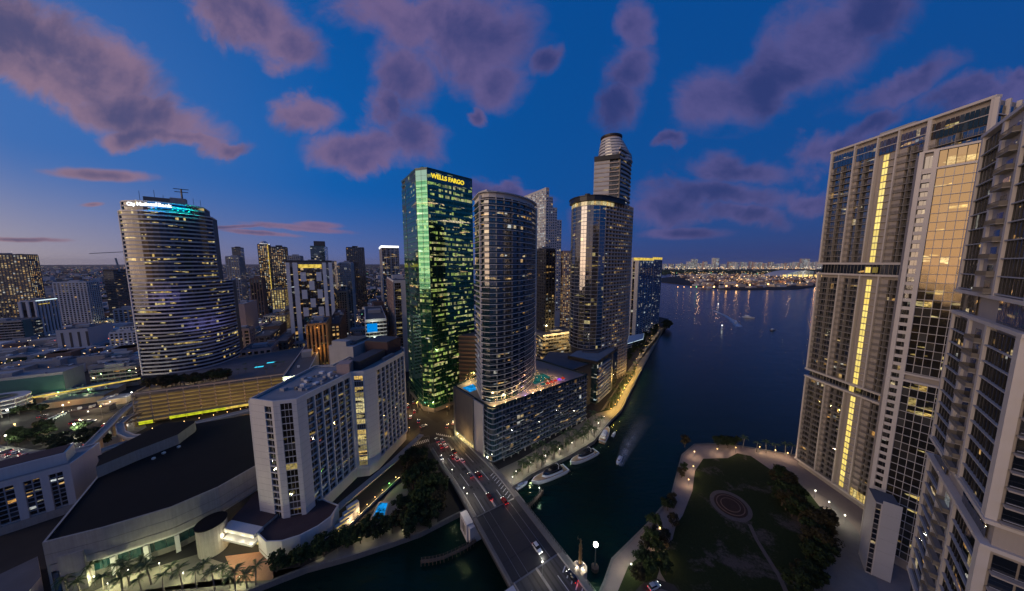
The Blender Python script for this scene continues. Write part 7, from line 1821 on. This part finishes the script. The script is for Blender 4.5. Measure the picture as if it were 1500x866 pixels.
wake_mat()
def wake(px, w0, w1, name='boat_wake', k_=1.1):
    P = [V(x, y) for x, y in px]; n = len(P); mb = MB(); A, B_ = [], []
    for i in range(n):
        a, b = P[max(0, i - 1)], P[min(n - 1, i + 1)]; nx, ny = nrm2(b[1] - a[1], a[0] - b[0]); w = w0 + (w1 - w0) * i / (n - 1)
        A.append((P[i][0] - nx * w / 2, P[i][1] - ny * w / 2)); B_.append((P[i][0] + nx * w / 2, P[i][1] + ny * w / 2))
    vs = []; fd = []; fs = []; N_ = 24
    for i in range(N_ + 1):
        t = i / N_ * (n - 1); k = min(n - 2, int(t)); u_ = t - k; a = lerp2(A[k], A[k + 1], u_); b = lerp2(B_[k], B_[k + 1], u_)
        for j, w in enumerate((0, .45, .8, .45, 0)):
            vs.append((*lerp2(a, b, j / 4), .012)); fd.append(w * k_ * (1 - i / N_) ** .8 * (1 if i else .6))
    for i in range(N_):
        for j in range(4): fs.append((i * 5 + j, i * 5 + j + 1, i * 5 + j + 6, i * 5 + j + 5))
    mb.add(vs, fs); o = mb.build(name, 'wake_foam', None, kind='stuff')
    at = o.data.attributes.new('fade', 'FLOAT', 'POINT'); at.data.foreach_set('value', fd)
wake([(907, 682), (912, 670), (917, 658), (924, 645), (935, 628), (948, 608)], 4.5, 15)
wake([(1083, 479), (1074, 470), (1062, 462), (1050, 457), (1040, 453), (1032, 450)], 17, 9, k_=2.6)
wake([(1092, 465.5), (1080, 464.5), (1062, 463)], 5, 9, k_=1.8); wake([(1136, 484), (1150, 484.5), (1180, 484.5)], 2, 4)
# ---------------------------------------------------------------- unseen towers added behind the camera to keep the low sun off park and river
R7 = random.Random(4)
for i, (x, y, w, d_, h, mt_) in enumerate(((-190, -70, 34, 26, 96, 'white_wall'), (-235, -118, 30, 30, 112, 'concrete'), (-150, -95, 28, 24, 84, 'pink_wall'), (-170, -150, 30, 26, 118, 'grey_wall'), (-110, -135, 30, 24, 92, 'white_wall'), (-265, -45, 26, 26, 78, 'concrete'), (-120, -190, 34, 28, 110, 'light_panel'), (-60, -170, 28, 26, 100, 'concrete'))):
    lab_ = ('white banded tower', 'tall concrete tower', 'short pinkish tower', 'tallest grey tower', 'slim white tower', 'lowest concrete tower', 'pale panelled tower', 'concrete tower closest to the bridge')[i] + ' behind the viewpoint south of the river'
    t_ = thing('apartment_tower', lab_, 'tower', (x, y, GZ), 'towers behind the viewpoint')
    P = [(x - w / 2, y - d_ / 2), (x + w / 2, y - d_ / 2), (x + w / 2, y + d_ / 2), (x - w / 2, y + d_ / 2)]
    wall_prism(t_, offs(P, -.6, True), GZ, h, ('dark_wall', 'roof_grey')); nf_ = int((h - 4) / 3.6)
    strips(t_, P, GZ + 1, nf_, 3.6, 3, 'w_apart', closed=True); slabs(t_, P, GZ, nf_ + 1, 3.6, -.5, .5, 1.2, mt_, 'spandrel_band', closed=True); roofbox(t_, (x, y), w * .4, d_ * .4, h - .02, 4, 0, mt_, 'penthouse')
poly_sheet('south_ground', ccw([(-900, -800), (40, -800), (40, -40), (-60, -40), (-300, -62), (-900, -120)]), GZ + .004, 'ground', thick=3)

# ---------------------------------------------------------------- evening haze
hz = MB(); hz.prism([(-27000, -1600), (27000, -1600), (27000, 24000), (-27000, 24000)], -6, 300)
def haze_mat():
    m, g = newmat('haze_air')
    v = g.n('ShaderNodeVolumePrincipled', {'Color': (.72, .72, .80, 1), 'Density': HAZE, 'Anisotropy': .2})
    g.n('ShaderNodeOutputMaterial', {'Volume': v.outputs[0]})
HAZE = 2.0e-5
haze_mat()
hz.build('haze', 'haze_air', None, kind='stuff')
# ---------------------------------------------------------------- rows: each member is named by its place in its row
ORD = 'first second third fourth fifth sixth seventh eighth ninth tenth eleventh twelfth thirteenth fourteenth fifteenth sixteenth seventeenth eighteenth nineteenth twentieth'.split()
ORD += ['twenty-' + o for o in ORD[:9]] + ['thirtieth'] + ['thirty-' + o for o in ORD[:9]] + ['fortieth']
ROWS = ('promenade lamps below the podium', 'golden lamps along the riverside walk', 'lamps at the far bayside walk', 'palms on the promenade below the podium', 'palms at the quay edge', 'palms on the podium pool deck', 'palms on the podium side terrace', 'palms in the outer promenade row', 'hedge planters along the podium', 'palms in front of the convention hall', 'plaza lamps at the convention hall', 'low lamps on the riverbank', 'palms at the foot of the green tower', 'globe lamps along the park walk', 'white lamps at the tower foot', 'palms at the bay edge of the park', 'orange lamps under the rail viaduct', 'amber lamps at the avenue junction', 'lamps along the side of the podium', 'floodlights along the port shore', 'amber floodlight masts in the port', 'apartment towers along the far beach', 'trees at the bay end of the park', 'parked cars in the left car park', 'palms in the golden riverside garden', 'palms on the garage pool terrace', 'trees beside the curved hotel wing', 'trees at the point of the bayside walk', 'trees along the far bayside walk', 'trees along the park river walk', 'trees on the riverbank below the hotel')
groups = {}
for o in list(COL.objects):
    if o.get('group') in ROWS: groups.setdefault((o['group'], o['label']), []).append(o)
for (gname, lab), os_ in groups.items():
    if len(os_) < 2: continue
    os_.sort(key=lambda o: proj(o.location.x, max(o.location.y, 1), o.location.z)[0])
    for i, o in enumerate(os_):
        new = lab + ', ' + ORD[i] + ' from the left'
        if len(new.split()) > 16: new = lab + ', ' + ORD[i] + ' from left'
        if len(new.split()) <= 16 and i < len(ORD): o['label'] = new
